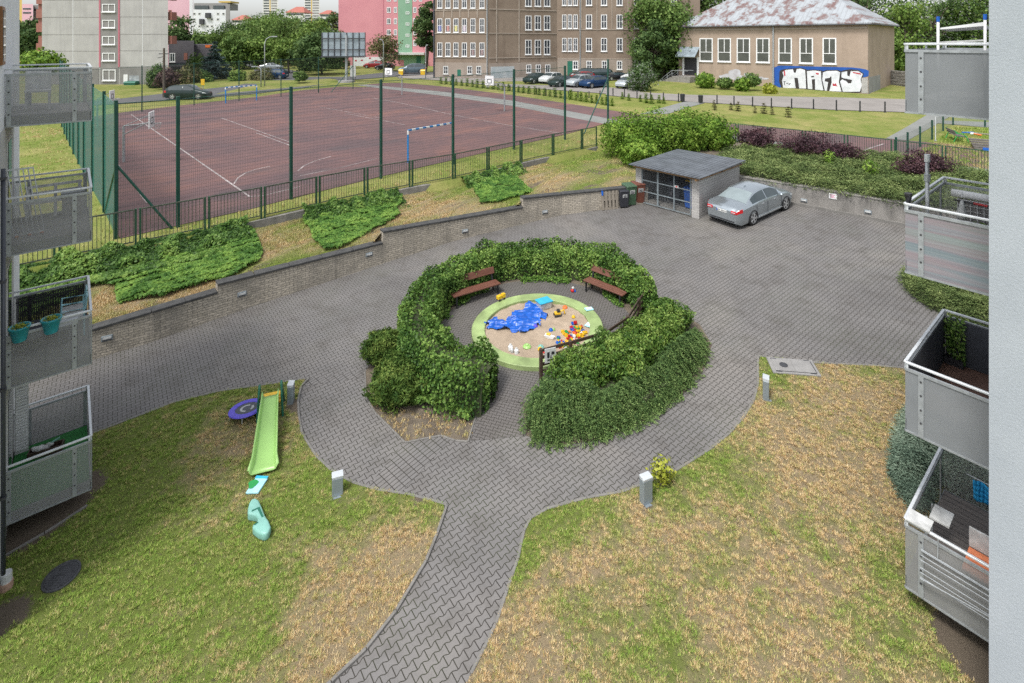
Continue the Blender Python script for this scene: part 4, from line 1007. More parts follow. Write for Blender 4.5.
tr('broadleaf_tree','small ball shaped tree on the grass verge behind the court',299,71,82,7.5,80,L['treemid'],212,.3,1400,12,group=BG)
tr('bronze_tree','thin bronze green tree in front of the pink apartment block',385,36,68,18,108,L['redtree'],213,.45,2200,26,group=BG)
tr('broadleaf_tree','tall dark tree between the pink block and the school',425,0,68,13,104,L['treedark'],214,.55,3600,30,group=BG)
tr('broadleaf_tree','large spreading tree between the school and the gym',664,-8,72,35,89,L['treemid'],215,.5,15000,60,group=BG,low=-.95)
tr('broadleaf_tree','lower dark tree tucked in front of the school below the large spreading tree',652,22,80,17,84,L['treedark'],275,.45,6500,36,group=BG,low=-.95)
tr('broadleaf_tree','tall green tree above the gym roof beside the school',700,-34,40,40,104,L['treemid'],216,.6,9000,50,group=BG)
for i,(px,yt,yb,hw,Y,m,lab) in enumerate([(868,-20,60,34,112,'treedark','dark tree behind the hip of the gym roof'),(905,2,70,24,100,'treelight','lighter green tree beside the gym side wall'),(930,-14,76,32,106,'treedark','dark tree behind the awning balcony'),(965,-18,76,34,108,'treemid','mid green tree behind the white awning posts'),(1003,-25,80,40,104,'treedark','dark tree touching the pale rendered wing'),(830,-25,30,34,120,'treemid','green tree behind the gym roof ridge'),(890,40,76,17,90,'treelight','low light green tree at the gym side wall')]):
    tr('broadleaf_tree',lab,px,yt,yb,hw,Y,L[m],220+i,.55,5600 if hw>30 else 3600,40,group='trees behind the gym',low=-.9)
p=PY(215,HY,88); conifer('blue_spruce','blue spruce with layered branches in front of the dark slate building',(p.x,88,3.0),10+(HY-41)/F*88-3.0,3.0,L['spruce'],231,11000,.5)
for i,(px,yt,yb,hw,Y,m,nm,lab) in enumerate([
 (157,66,92,9,74,'treedark','dark_shrub','dark evergreen shrub at the corner of the grey block'),
 (167,70,88,11,72,'plum','plum_tree','small plum red tree behind the dark estate car'),
 (186,66,92,13,80,'redtree','dark_shrub','brownish bush between the grey block and the spruce'),
 (203,72,90,9,82,'treemid','dark_shrub','green bush at the foot of the blue spruce, road side'),
 (196,54,84,10,90,'treemid','dark_shrub','tall green bush against the dark slate building'),
 (238,70,88,8,84,'treelight','dark_shrub','round light green bush next to the blue spruce'),
 (262,68,88,12,86,'redtree','dark_shrub','brown green bush in front of the road junction'),
 (42,50,75,18,52,'bright','dark_shrub','bright green bush seen over the uppermost balcony rail')]):
    p=PY(px,HY,Y); b=10-(yb-HY)/F*Y; bush(nm,lab,'shrub',(p.x,Y,b),(hw/F*Y,hw/F*Y*.9,(yb-yt)/F*Y),2800,.32,L[m],240+i,'shrubs on the road side',.6,.6,.8,freq=3)
for i,(px,yt,yb,hw,Y,m,lab) in enumerate([(641,62,93,15,70,'lilac','flowering grey green bush before the gym stairs'),(640,66,92,12,71,'treemid','green bush hanging over the parked silver van'),(706,73,88,10,73.5,'bright','green bush between gym stairs and pale graffiti'),(725,78,88,8,72,'treemid','low green bush under the pale graffiti'),(742,78,91,7.5,70,'bright','bright yellow bush under the gym windows'),(752,74,87,8,70.5,'treemid','green bush below the third gym window'),(770,84,96,6,67.5,'yellow','thin yellow bush by the downpipe end of the big graffiti')]):
    p=PY(px,HY,Y); b=10-(yb-HY)/F*Y; bush('garden_shrub',lab,'shrub',(p.x,Y,b),(hw/F*Y,hw/F*Y*.8,(yb-yt)/F*Y),2600,.26,L[m],260+i,'shrubs by the gym',.6,.62,.8,freq=3)
# saplings in a row along the running track
sap=conifer('conifer_sapling','little conifer sapling in the long row beside the running track',(0,0,0),1.0,.2,L['bright'],300,420,.14,tiers=6)
sap['category']='sapling'; sap['group']='conifer saplings along the track'
ROW=[]
for i in range(34):
    f=i/33; x=441+f*(612-441); y=83.5+f*(106-83.5)-1.5*math.sin(f*3.1); ROW.append((x,y))
ROW+= [(622,99),(629,100.5),(640,101.5),(646,103),(652,103.5),(659,103),(664,103.5)]
rg=random.Random(4)
for i,(x,y) in enumerate(ROW):
    o=sap if i==0 else dup(sap); p=PF(x+rg.uniform(-.4,.4),y); place(o,p,rg.uniform(0,6),None,rg.uniform(.8,1.15)*(.9 if i>33 else 1))
brn=conifer('dry_sapling','brown withered sapling on the grass before the gym',(0,0,0),0.9,.2,L['redtree'],301,220,.14,tiers=5)
brn['group']='withered saplings before the gym'
for i,(x,y) in enumerate([(731,110),(738,111),(755,113),(772,114.5),(714,107),(715,110),(788,117),(764,113.5)]):
    o=brn if i==0 else dup(brn); place(o,PF(x,y),rg.uniform(0,6),None,rg.uniform(.7,1.1))
# ------------------------------------------------------------------ retaining walls
def wall_run(name,label,pts_bot,tops,thick,cap,parent=None):
    pass
rw=thing('retaining_wall','long stepped grey brick retaining wall with dark coping below the ivy bank','wall',(0,0,0))
for (a,ya,b,yb) in SEG:
    xs=[a]+[x for x,_ in WB if a<x<b]+[b]
    mb=MB(); cp=MB()
    for x0,x1 in zip(xs,xs[1:]):
        p,q=foot(x0),foot(x1); tp=10-(lerp_px([(a,ya),(b,yb)],x0)-HY)/F*p.y; tq=10-(lerp_px([(a,ya),(b,yb)],x1)-HY)/F*q.y
        d=(q-p); d.z=0; d.normalize(); nrm=Vector((-d.y,d.x,0))*.32
        P=lambda v,z: Vector((v.x,v.y,z))
        c=.085
        mb.hexa([P(p,p.z-.2),P(q,q.z-.2),P(q+nrm,q.z-.2),P(p+nrm,p.z-.2),P(p,tp-c),P(q,tq-c),P(q+nrm,tq-c),P(p+nrm,tp-c)])
        L_=(q-p).length; k=max(1,int(L_/.9))
        for i in range(k):
            u0=p+(q-p)*(i/k); u1=p+(q-p)*((i+.988)/k); z0=tp+(tq-tp)*i/k; z1=tp+(tq-tp)*(i+.988)/k; o=nrm.normalized()*-.045; n2=nrm+nrm.normalized()*.04
            cp.hexa([P(u0+o,z0-c),P(u1+o,z1-c),P(u1+n2,z1-c),P(u0+n2,z0-c),P(u0+o,z0),P(u1+o,z1),P(u1+n2,z1),P(u0+n2,z0)])
    mb.build('wall_face',M['brickwall'],rw); cp.build('coping',M['coping'],rw,bevel=.012)
rr=thing('retaining_wall','plain grey block retaining wall behind the silver car','wall',(0,0,0))
mb=MB(); cp=MB()
for p,q in zip(RW,RW[1:]):
    d=(q-p).normalized(); nrm=Vector((-d.y,d.x,0))*.32; P=lambda v,z: Vector((v.x,v.y,z)); c=.07; o=nrm.normalized()*-.03
    mb.hexa([P(p,.6),P(q,.6),P(q+nrm,.6),P(p+nrm,.6),P(p,RWT-c),P(q,RWT-c),P(q+nrm,RWT-c),P(p+nrm,RWT-c)])
    cp.hexa([P(p+o,RWT-c),P(q+o,RWT-c),P(q+nrm,RWT-c),P(p+nrm,RWT-c),P(p+o,RWT),P(q+o,RWT),P(q+nrm,RWT),P(p+nrm,RWT)])
mb.build('wall_face',m_plaster('rough grey block wall',(.2,.19,.175),(.3,.285,.265),1.5,26,.8,.02,.5),rr); cp.build('coping',M['oldconcrete'],rr,bevel=.01)
mb=MB()
for p,q in zip(RW,RW[1:]): mb.bar(Vector((p.x,p.y,zc(p.x,p.y)+.04)),Vector((q.x,q.y,zc(q.x,q.y)+.04)),.22,.16)
mb.build('foot_kerb',M['kerb'],rr)
# recessed wall lights
def wall_light(p,d,label,group,w=.3,h=.17):
    rz=math.atan2(d.y,d.x); t=thing('wall_light',label,'wall light',p,rz,group)
    f=MB(); f.bb(-w/2,w/2,-.03,.02,-h/2,h/2); f.build('frame',M['lampgrey'],t,bevel=.01)
    f=MB(); f.bb(-w*.38,w*.38,-.045,-.028,-h*.1,h*.28); f.build('lens',M['dirtywhite'],t)
    f=MB(); f.bb(-w*.4,w*.4,-.042,-.028,-h*.36,-h*.16); f.build('louvre',M['iron'],t)
for px,py,lab in [(107,338,'wall light under the long ivy carpet'),(242,294,'wall light after the first wall step by the middle ivy'),(369,254.5,'wall light just before the second wall step'),(465,231,'wall light behind the slat bench facing the digger'),(545,212,'wall light next to the wooden pallet')]:
    p=foot(px); Y=p.y; d=foot(px+8)-foot(px-8); d.z=0; d.normalize()
    # along the ray to the wall face
    wall_light(Vector((p.x,p.y,10-(py-HY)/F*Y)),d,'small steel '+lab,'recessed lights in the stepped brick wall')
def on_rw(px):
    u=(px-CX)/F
    for a,b in zip(RW,RW[1:]):
        d=b-a; den=d.x-u*d.y
        t=(u*a.y-a.x)/den
        if 0<=t<=1: return a+d*t,d.normalized()
    return RW[1],(RW[1]-RW[0]).normalized()
for px,py,lab in [(804,200.5,'small steel wall light in front of the silver car'),(868,212,'small steel wall light beyond the white notice by the balcony')]:
    p,d=on_rw(px); wall_light(Vector((p.x,p.y,10-(py-HY)/F*p.y)),d,lab,'recessed lights in the wall before the silver car')
p,d=on_rw(833); t=thing('notice_sign','small white notice with pink print on the wall before the silver car','sign',Vector((p.x,p.y,10-(196.2-HY)/F*p.y)),math.atan2(d.y,d.x))
mb=MB(); mb.bb(-.17,.17,-.03,-.004,-.13,.13); mb.build('board',M['white'],t)
mb=MB()
for k,(a,b) in enumerate([(-.12,.1),(-.12,.04),(-.1,.12)]): mb.bb(a,b,-.034,-.03,.05-.06*k,.075-.06*k)
mb.build('lettering',M['pink'],t)
# ------------------------------------------------------------------ low railings
def railing(name,label,pts,h,colpost,colbar,post_w=.07,pitch=.125,group=None,two=True):
    t=thing(name,label,'railing',(0,0,0),0,group)
    for i,p in enumerate(pts):
        d=(pts[min(i+1,len(pts)-1)]-pts[max(i-1,0)]); d.z=0; d.normalize(); 
        for s in ((-.075,.075) if two else (0,)):
            if (i==0 and s<0) or (i==len(pts)-1 and s>0): continue
            m=MB(); m.box(p+d*s+Vector((0,0,h/2-.1)),(post_w,post_w,h+.26),math.atan2(d.y,d.x)); m.build('post',colpost,t)
    for p,q in zip(pts,pts[1:]):
        d=(q-p); L_=d.length; d.normalize(); a=p+d*.14; b=q-d*.14; m=MB()
        m.bar(a+Vector((0,0,h)),b+Vector((0,0,h)),.045,.05); m.bar(a+Vector((0,0,.12)),b+Vector((0,0,.12)),.035,.04)
        n=max(2,int((L_-.28)/pitch))
        for k in range(n+1):
            c=a+(b-a)*(k/n); m.bar(c+Vector((0,0,.12)),c+Vector((0,0,h)),.016,.016)
        m.build('panel',colbar,t)
    return t
def fl(px): return PF(px,lerp_px([(-60,284),(22,267),(114,249),(205,230.5),(256,219.5),(318,205.5),(366,195),(411,186.5),(463,177),(512,164.5),(553,155),(597,146)],px))
railing('railing','long green and olive bar railing between the bank and the sports court','%s'and [fl(x) for x in (-60,-8,57,138,207,263,318,366,411,454,488,521,553,582,597)],1.38,M['fencegreen'],M['railolive'])
mb=MB(); 
fk=[fl(x) for x in np.linspace(-60,597,24)]
for p,q in zip(fk,fk[1:]): mb.bar(p+Vector((0,0,-.28)),q+Vector((0,0,-.28)),.2,.5)
tag(mb.build('railing_kerb',M['oldconcrete'],None,bevel=.01),'low weathered concrete kerb under the long bar railing','kerb')
def fr(px): return PF(px,lerp_px([(650,131.5),(700,137.5),(768,146),(828,153),(890,161),(960,170.5),(1060,185)],px))
railing('railing','green bar railing above the purple barberries',[fr(x) for x in (672,703,737,769,804,846,893,944,1000,1060)],1.36,M['fencegreen'],M['fencegreen'])
# mesh fence beside the upper right path
t=thing('mesh_fence','dark green wire mesh fence beside the grey path near the green framed bench','fence')
pts=[PF(x,y) for x,y in [(896,160),(907.6,154),(920,147),(932,139.5),(943,131),(953,125),(985,127),(1030,131)]]
for p in pts:
    m=MB(); m.box(p+Vector((0,0,.72)),(.09,.09,1.5)); m.build('post',M['fencedark'],t)
m=MB()
for p,q in zip(pts,pts[1:]): m.poly([p+Vector((0,0,.05)),q+Vector((0,0,.05)),q+Vector((0,0,1.4)),p+Vector((0,0,1.4))])
m.build('netting',m_net('grey green netting',(.2,.24,.22),.3),t)
# ------------------------------------------------------------------ bin shed
fd=(SHED_R-SHED_L); fd.z=0; FL=fd.length; fd.normalize(); SRZ=math.atan2(fd.y,fd.x); zb=min(SHED_L.z,SHED_R.z)
sh=thing('bin_shed','pale block bin shed with wire mesh doors and flat sheet roof','shed',(SHED_L.x,SHED_L.y,zb),SRZ)
DEP=4.45; WH=2.05
m=MB(); m.bb(FL-.02,FL+.24,.0,DEP,-.4,WH-.12); m.build('side_wall',M['shedbrick'],sh)
m=MB(); m.bb(-.3,-.02,.0,DEP,-.4,WH-.12); m.bb(-.02,FL-.02,DEP-.25,DEP,-.4,WH-.12); m.build('back_wall',M['oldconcrete'],sh)
for a_,b_ in ((FL-.14,FL+.26),(-.36,.0)): m=MB(); m.bb(a_,b_,-.03,.3,-.4,WH-.1); m.build('pillar',M['shedbrick'],sh)
m=MB(); m.bb(-.02,FL-.02,.1,DEP-.25,-.2,.0+.17); m.build('floor',M['oldconcrete'],sh)
m=MB()
for yy in (.02,1.1,2.2,3.3,DEP-.12): m.bb(-.45,FL+.42,yy-.05,yy+.05,WH-.1,WH+.02)
m.bb(FL+.24,FL+.34,-.42,DEP,WH-.13,WH+.0); m.bb(-.42,FL+.22,-.2,-.1,WH-.13,WH+.0)
m.build('beam',M['beam'],sh)
m=MB()
nx=18
for i in range(nx):
    x0=-.5+(FL+1.05)*i/nx; x1=-.5+(FL+1.05)*(i+1)/nx; z0=WH+.025
    m.hexa([Vector(v) for v in [(x0,-.5,z0),(x1-.012,-.5,z0),(x1-.012,DEP+.1,z0+.1),(x0,DEP+.1,z0+.1),(x0,-.5,z0+.025),(x1-.012,-.5,z0+.03),(x1-.012,DEP+.1,z0+.13),(x0,DEP+.1,z0+.125)]])
    m.bb(x1-.02,x1+.004,-.5,DEP+.1,z0+.03,z0+.05)
m.build('roof',M['roofsheet'],sh)
M['meshdark']=flat('dark door mesh',(.1,.115,.13),.6)
m_doorframe=flat('blue grey door frame',(.2,.235,.25),.5)
def mesh_door(x0,x1,rows,handle):
    d=bpy.data.objects.new('door',None); COL.objects.link(d); d.parent=sh
    m=MB(); w=.04; H=WH-.16
    for xx in (x0,x1): m.bb(xx-w/2,xx+w/2,-.06,-.01,.1,H)
    for k in range(rows+1):
        z=.1+(H-.1)*k/rows; m.bb(x0,x1,-.055,-.015,z-w/2,z+w/2)
    m.build('frame',m_doorframe,d)
    m=MB(); n=int((x1-x0)/.045)
    for k in range(1,n): xx=x0+(x1-x0)*k/n; m.bb(xx-.0025,xx+.0025,-.037,-.033,.1,H)
    n=int((H-.1)/.09)
    for k in range(1,n): z=.1+(H-.1)*k/n; m.bb(x0,x1,-.033,-.029,z-.0025,z+.0025)
    m.build('mesh',M['meshdark'],d)
    if handle:
        m=MB(); m.bb(x1-.17,x1-.08,-.1,-.05,.85,1.0); m.build('handle',M['iron'],d)
mesh_door(.06,.98,3,False); mesh_door(1.03,1.93,3,True); mesh_door(1.95,2.84,3,False)
m=MB(); m.bb(1.98,2.2,-.075,-.06,1.28,1.4); m.build('door_notice',M['dirtywhite'],sh); m=MB(); m.bb(2.05,2.14,-.08,-.074,1.31,1.37); m.build('notice_mark',M['red'],sh)
def bin_(label,loc,rz,col,w=.56,d=.6,h=1.05,group=None,sticker=True,lid=None):
    t=thing('wheelie_bin',label,'bin',loc,rz,group)
    m=MB(); m.hexa([Vector(v) for v in [(-w*.42,-d*.4,.06),(w*.42,-d*.4,.06),(w*.42,d*.36,.06),(-w*.42,d*.36,.06),(-w/2,-d/2,h*.9),(w/2,-d/2,h*.9),(w/2,d/2,h*.9),(-w/2,d/2,h*.9)]])
    m.build('body',col,t,bevel=.02)
    m=MB(); m.hexa([Vector(v) for v in [(-w*.53,-d*.55,h*.905),(w*.53,-d*.55,h*.905),(w*.53,d*.53,h*.905),(-w*.53,d*.53,h*.905),(-w*.48,-d*.5,h*.96),(w*.48,-d*.5,h*.96),(w*.48,d*.48,h),(-w*.48,d*.48,h)]])
    m.build('lid',lid or col,t,bevel=.02)
    for s in (-1,1):
        m=MB(); m.sweep([(s*w*.36,d*.36,.1),(s*w*.46,d*.36,.1)],.1,12); m.build('wheel',M['tyre'],t)
    m=MB(); m.tube((-w*.4,d*.58,h*.93),(w*.4,d*.58,h*.93),.018); m.build('handle',col,t)
    if sticker:
        m=MB(); y=-d*.475; m.hexa([Vector(v) for v in [(-w*.22,y+.006,h*.58),(w*.26,y+.006,h*.58),(w*.26,y-.012,h*.76),(-w*.22,y-.012,h*.76),(-w*.22,y+.05,h*.58),(w*.26,y+.05,h*.58),(w*.26,y+.05,h*.76),(-w*.22,y+.05,h*.76)]])
        m.build('sticker',M['dirtywhite'],t)
        m=MB()
        for k in range(3): z=h*(.61+.05*k); m.bb(-w*.15,w*.19,y-.016-.002*k,y-.004,z,z+.015)
        m.build('lettering',M['dark'],t)
    return t
bn=thing
ww=foot(630)-foot(600); ww.z=0; ww.normalize(); BRZ=math.atan2(ww.y,ww.x)
def by_wall(px,py): return PC(px,py)
bin_('small charcoal wheelie bin, next to the wooden pallet',PC(623.5,207.5)+Vector((0,.1,0)),BRZ-.1,M['binblack'],.5,.55,.95)
bin_('green wheelie bin between the charcoal and brown bins',PC(630.5,206.5)+Vector((0,.3,0)),BRZ+.05,M['bingreen'],.58,.66,1.12)
bin_('brown wheelie bin next to the shed door',PC(639.5,204.5)+Vector((0,.3,0)),BRZ-.05,M['binbrown'],.58,.66,1.12)
def in_shed(x,y): 
    v=Matrix.Rotation(SRZ,3,'Z')@Vector((x,y,0)); return Vector((SHED_L.x+v.x,SHED_L.y+v.y,zb+.17))
bin_('tall blue wheelie bin inside the shed behind the last door leaf',in_shed(2.5,.75),SRZ,M['blue'],.6,.7,1.15,sticker=False)
bin_('dark wheelie bin inside the shed behind the middle door',in_shed(1.35,1.2),SRZ,M['binblack'],.7,.7,1.15,sticker=False)
bin_('yellow lidded dark bin deep inside the shed',in_shed(2.05,1.9),SRZ,M['binblack'],.7,.8,1.2,sticker=False,lid=M['yellow'])
pt=thing('wooden_pallet','grey wooden pallet standing upright against the retaining wall','pallet',PC(610.5,209.8),BRZ)
for i in range(5):
    m=MB(); x=-.4+.2*i; m.bb(x-.055,x+.055,-.0,.025,.0,1.05); o=m.build('slat',M['pallet'],pt); o.rotation_euler=(R(-8),0,0)
for z in (.06,.52,.98):
    m=MB(); m.bb(-.46,.46,.026,.1,z-.05,z+.05); o=m.build('cross_board',M['pallet'],pt); o.rotation_euler=(R(-8),0,0)
m=MB(); m.bb(-.46,-.36,-.012,.0,.75,1.05); o=m.build('paint_mark',M['blue'],pt); o.rotation_euler=(R(-8),0,0)
# ------------------------------------------------------------------ benches
def bench(p1,p2,label,s):
    """p1,p2: ends of the front edge of the seat on the ground; s=+1 back rest lies to the left of p1->p2"""
    d=(p2-p1); d.z=0; L_=d.length; rz=math.atan2(d.y,d.x); mid=(p1+p2)/2; z=zc(mid.x,mid.y)
    t=thing('park_bench',label,'bench',(mid.x,mid.y,z),rz,'park benches round the sandpit'); h=.44
    m=MB()
    for k in range(3): m.bb(-L_/2,L_/2,s*(.0+.135*k)-.062*0+ (0 if s>0 else -.125),s*(.135*k)+(.125 if s>0 else 0),h-.05,h)
    m.build('seat',M['benchwood'],t,bevel=.008)
    m=MB(); y0=s*.47; m.hexa([Vector((x,y,zz)) for (x,y,zz) in [(-L_/2,y0,h+.2),(L_/2,y0,h+.2),(L_/2,y0+s*.04,h+.2),(-L_/2,y0+s*.04,h+.2),(-L_/2,y0+s*.07,h+.42),(L_/2,y0+s*.07,h+.42),(L_/2,y0+s*.11,h+.42),(-L_/2,y0+s*.11,h+.42)]])
    m.build('backrest',M['benchwood'],t,bevel=.008)
    for x in (-L_/2+.12,L_/2-.12):
        m=MB(); m.bar((x,s*.03,0),(x,s*.03,h-.05),.05,.05); m.bar((x,s*.38,0),(x,s*.38,h-.05),.05,.05); m.bar((x,s*.03,h-.075),(x,s*.42,h-.075),.05,.05); m.bar((x,s*.42,h-.075),(x,s*.58,h+.42),.05,.05)
        m.build('leg',M['black'],t)
    return t
def P44(px,py): p=PC(px,py,.44); return Vector((p.x,p.y,0))
bench(P44(454,298.5),P44(501,281.5),'brown slat bench facing the yellow toy truck',1)
bench(P44(583,279.5),P44(622.5,295.5),'brown slat bench beside the timber rail fence end',1)
# ------------------------------------------------------------------ sandpit
SZ=zc(CC.x,CC.y)
sp=thing('sandpit','round sandpit with a wide faded lime green rim','sandpit',(CC.x,CC.y,SZ))
m=MB(); m.lathe([(2.0,-.2),(2.0,.145),(1.98,.16),(1.62,.16),(1.6,.145),(1.6,-.1),(2.0,-.2)],72,close=False)
m.v=[(x*1.07,y,z+.05*y+.04*x) for x,y,z in m.v]
m.build('rim',M['sandrim'],sp)
def sand_grid():
    n=60; V=[];Q=[]
    for j in range(n+1):
        for i in range(n+1):
            x=-1.74+3.48*i/n; y=-1.74+3.48*j/n; r=math.hypot(x/1.07,y)
            if r>1.62: x*=1.62/r; y*=1.62/r
            V.append((x,y,0))
    V=np.array(V); V[:,2]=.07+.05*V[:,1]+.04*V[:,0]+(fbm(V*1.5+3,3,3)-.5)*.1+(fbm(V*7,5,2)-.5)*.06
    for j in range(n):
        for i in range(n):
            a=j*(n+1)+i; q=[a,a+1,a+n+2,a+n+1]
            c=V[q].mean(0)
            if np.hypot(c[0]/1.07,c[1])<1.64: Q.append(q)
    o=mesh_np('sand',V,np.array(Q),M['sand'],sp,None,True); o['kind']='stuff'
    return V
SV=sand_grid()
def sandz(x,y):
    d=(SV[:,0]-x)**2+(SV[:,1]-y)**2; return SZ+SV[np.argmin(d),2]
def PS(px,py,h=.07):
    p=PC(px,py,h); z=sandz(p.x-CC.x,p.y-CC.y) if math.hypot((p.x-CC.x)/1.07,p.y-CC.y)<1.6 else zc(p.x,p.y)+.162; return Vector((p.x,p.y,z))
# blue tarpaulin
def tarp():
    out=[(484,325.5),(491,319.5),(505,321),(512,317),(513,311.5),(521,312),(525,307.5),(528,303.5),(537,303),(545,309),(548.5,319.5),(541,318),(543,326),(535,327),(533,331),(520,334),(510,330.5),(497,331.5),(487,330)]
    P=[PS(*p) for p in out]; pl=[(p.x,p.y) for p in P]; xs=[p[0] for p in pl]; ys=[p[1] for p in pl]; n=90
    gx=np.linspace(min(xs),max(xs),n); gy=np.linspace(min(ys),max(ys),n); X,Y=np.meshgrid(gx,gy); X=X.ravel();Y=Y.ravel()
    w=(fbm(np.stack([X,Y,X*0],1)*5,7,3)-.5)*.3
    ins=in_poly(X+w,Y+w,pl); B=np.stack([X,Y,X*0],1)
    r1=np.abs(fbm(B*[.9,4.5,1],17,2)-.5)*4.5; r2=np.abs(fbm(B*[2.5,10,1]+4,23,2)-.5)*4.5
    Z=np.array([sandz(a-CC.x,b-CC.y) for a,b in zip(X,Y)])+.015+.11*np.clip(1-r1,0,1)**3+.06*np.clip(1-r2,0,1)**2
    V=np.stack([X,Y,Z],1); Q=[]
    for j in range(n-1):
        for i in range(n-1):
            a=j*n+i; q=[a,a+1,a+n+1,a+n]
            if ins[q].all(): Q.append(q)
    o=mesh_np('tarpaulin',V,np.array(Q),M['tarp'],None,None,False); tag(o,'crumpled bright blue tarpaulin lying in the sandpit','tarpaulin')
tarp()
def toy(name,label,cat,px,py,parts,rz=0,group=None,s=1.0):
    p=PS(px,py); t=thing(name,label,cat,p,rz,group); t.scale=(s,s,s)
    for nm,mb,mt in parts: mb.build(nm,mt,t,bevel=.008)
    return t
# toy box, trucks, moulds
m=MB(); m.hexa([Vector(v) for v in [(-.2,-.15,0),(.2,-.15,0),(.2,.15,0),(-.2,.15,0),(-.24,-.18,.22),(.24,-.18,.22),(.24,.18,.22),(-.24,.18,.22)]]); l=MB(); l.bb(-.26,.26,-.2,.2,.222,.26)
toy('toy_box','clear plastic toy box with a cyan lid in the sandpit','toy box',544,307,[('box_body',m,M['dirtywhite']),('lid',l,M['cyan'])],.5)
def truck(label,px,py,rz,c1,c2,s=1):
    b=MB(); b.bb(-.2,.0,-.08,.08,.08,.22); c=MB(); c.bb(.04,.2,-.07,.07,.07,.24); w=[]
    parts=[('tipper',b,c1),('cab',c,c2)]
    for x in (-.13,.11):
        for y in (-.08,.08):
            k=MB(); k.sweep([(x,y-.015,.05),(x,y+.015,.05)],.05,10); parts.append(('wheel',k,M['tyre']))
    return toy('toy_truck',label,'toy',px,py,parts,rz,None,s)
truck('yellow and tan toy truck parked on the sandpit rim',501,302.5,.7,M['yellow'],M['yellow'],.85)
def digger(label,px,py):
    b=MB(); b.bb(-.15,.1,-.09,.09,.08,.16); c=MB(); c.bb(-.05,.08,-.07,.07,.162,.27); a=MB(); a.bar((.1,0,.16),(.26,0,.24),.05,.05); a.bar((.26,0,.24),(.3,0,.06),.06,.05); k=MB(); k.bb(-.18,.14,-.12,-.075,0,.08); k.bb(-.18,.14,.075,.12,0,.08)
    toy('toy_digger',label,'toy',px,py,[('chassis',b,M['yellow']),('cab',c,M['dark']),('arm',a,M['yellow']),('track',k,M['dark'])],.2,None,.8)
digger('yellow and black toy digger on the sand near the tarpaulin',558,315.5)
def boat(label,px,py,rz,c,c2):
    b=MB(); b.hexa([Vector(v) for v in [(-.1,-.05,0),(.14,-.03,0),(.14,.03,0),(-.1,.05,0),(-.14,-.08,.09),(.2,-.02,.1),(.2,.02,.1),(-.14,.08,.09)]]); k=MB(); k.bb(-.08,.05,-.045,.045,.091,.14)
    toy('toy_boat',label,'toy',px,py,[('hull',b,c),('deck',k,c2)],rz)
boat('white and yellow toy boat alone on the bare sand',549,338.5,-.4,M['white'],M['yellow'])
def bottle_toy(name,label,cat,px,py,c,c2,rz,s=1):
    b=MB(); b.lathe([(.03,0),(.07,.01),(.075,.13),(.04,.17)],12); k=MB(); k.lathe([(.035,.171),(.035,.205)],10); toy(name,label,cat,px,py,[('body',b,c),('cap',k,c2)],rz,None,s)
bottle_toy('toy_cup','white cup on the sand just inside the near rim','toy',510.5,350.5,M['white'],M['dirtywhite'],0,1)
bottle_toy('toy_cup','white cup lying closest to the near rim','toy',516.5,354.3,M['white'],M['dirtywhite'],0,.9)
bottle_toy('toy_cup','small dirty white lid on the sand near the white cups','toy',512,353,M['dirtywhite'],M['white'],1,.7)
def mould(label,px,py,c,r=.1,s=(1,1,.5)):
    b=MB(); b.lathe([(r,0),(r*1.05,.02),(r*.7,.07)],14); k=MB(); k.ball((0,0,.075),r*.45,8,5,(1,1,.6)); toy('sand_mould',label,'toy',px,py,[('base',b,c),('knob',k,c)],.3)
mould('pale lime sand mould lying between tarpaulin and near rim',527,347,M['lime'],.13)
mould('orange sand mould beside the toy digger',565,308,M['orange'],.09)
mould('yellow sand mould between the digger and the heap',573.5,318.5,M['yellow'],.06)
mould('pink ball mould on the blue tarpaulin',529.5,322.5,M['pink'],.08)
mould('lilac mould at the tarpaulin edge',535.5,326,M['purple'],.08)
mould('blue sand mould on the bare sand above the toy boat',550.8,330.3,M['blue'],.07)
mould('green yellow sand mould next to the blue mould',553.8,329.5,M['lime'],.05)
mould('red sand mould on the sand above the brick heap',575,324,M['red'],.05)
mould('teal sand mould by the timber rail',541,348,M['teal'],.1)
mould('orange yellow sand mould touching the teal mould',540,350,M['yellow'],.07)
mould('red sand mould under the pictogram sign',544,352.3,M['red'],.07)
def tray(label,px,py,c,rz):
    b=MB(); b.bb(-.14,.14,-.1,.1,0,.03); k=MB(); k.bb(-.1,.1,-.07,.07,.031,.045); toy('toy_tray',label,'toy',px,py,[('tray',b,c),('insert',k,M['white'])],rz)
tray('pale blue toy tray on the sandpit rim across from the digger',589,312,M['ice'],.3); tray('pale blue toy tray on the sandpit rim close to the brick heap',589,326,M['ice'],.9)
cols=[('red','red'),('yellow','yellow'),('blue','blue'),('green','green'),('orange','orange'),('white','white')]
rg=random.Random(12)
protos={}
for nm,mt in cols:
    b=MB(); b.bb(-.045,.045,-.03,.03,0,.05)
    for x in (-.022,.022):
        for y in (-.014,.014): b.lathe([(.011,.05),(.011,.062)],6,(x,y,0),False)
    protos[nm]=(b,M[mt])
first={}
spots=[]
for i in range(84):
    a=rg.gauss(0,1); b_=rg.gauss(0,1)
    px=577+7.5*a+.6*b_; py=334-1.5*a+4.0*b_
    spots.append((px,py))
for i in range(16): spots.append((rg.uniform(556,572),346+rg.uniform(-4,2.5)-(0.1)*rg.random()))
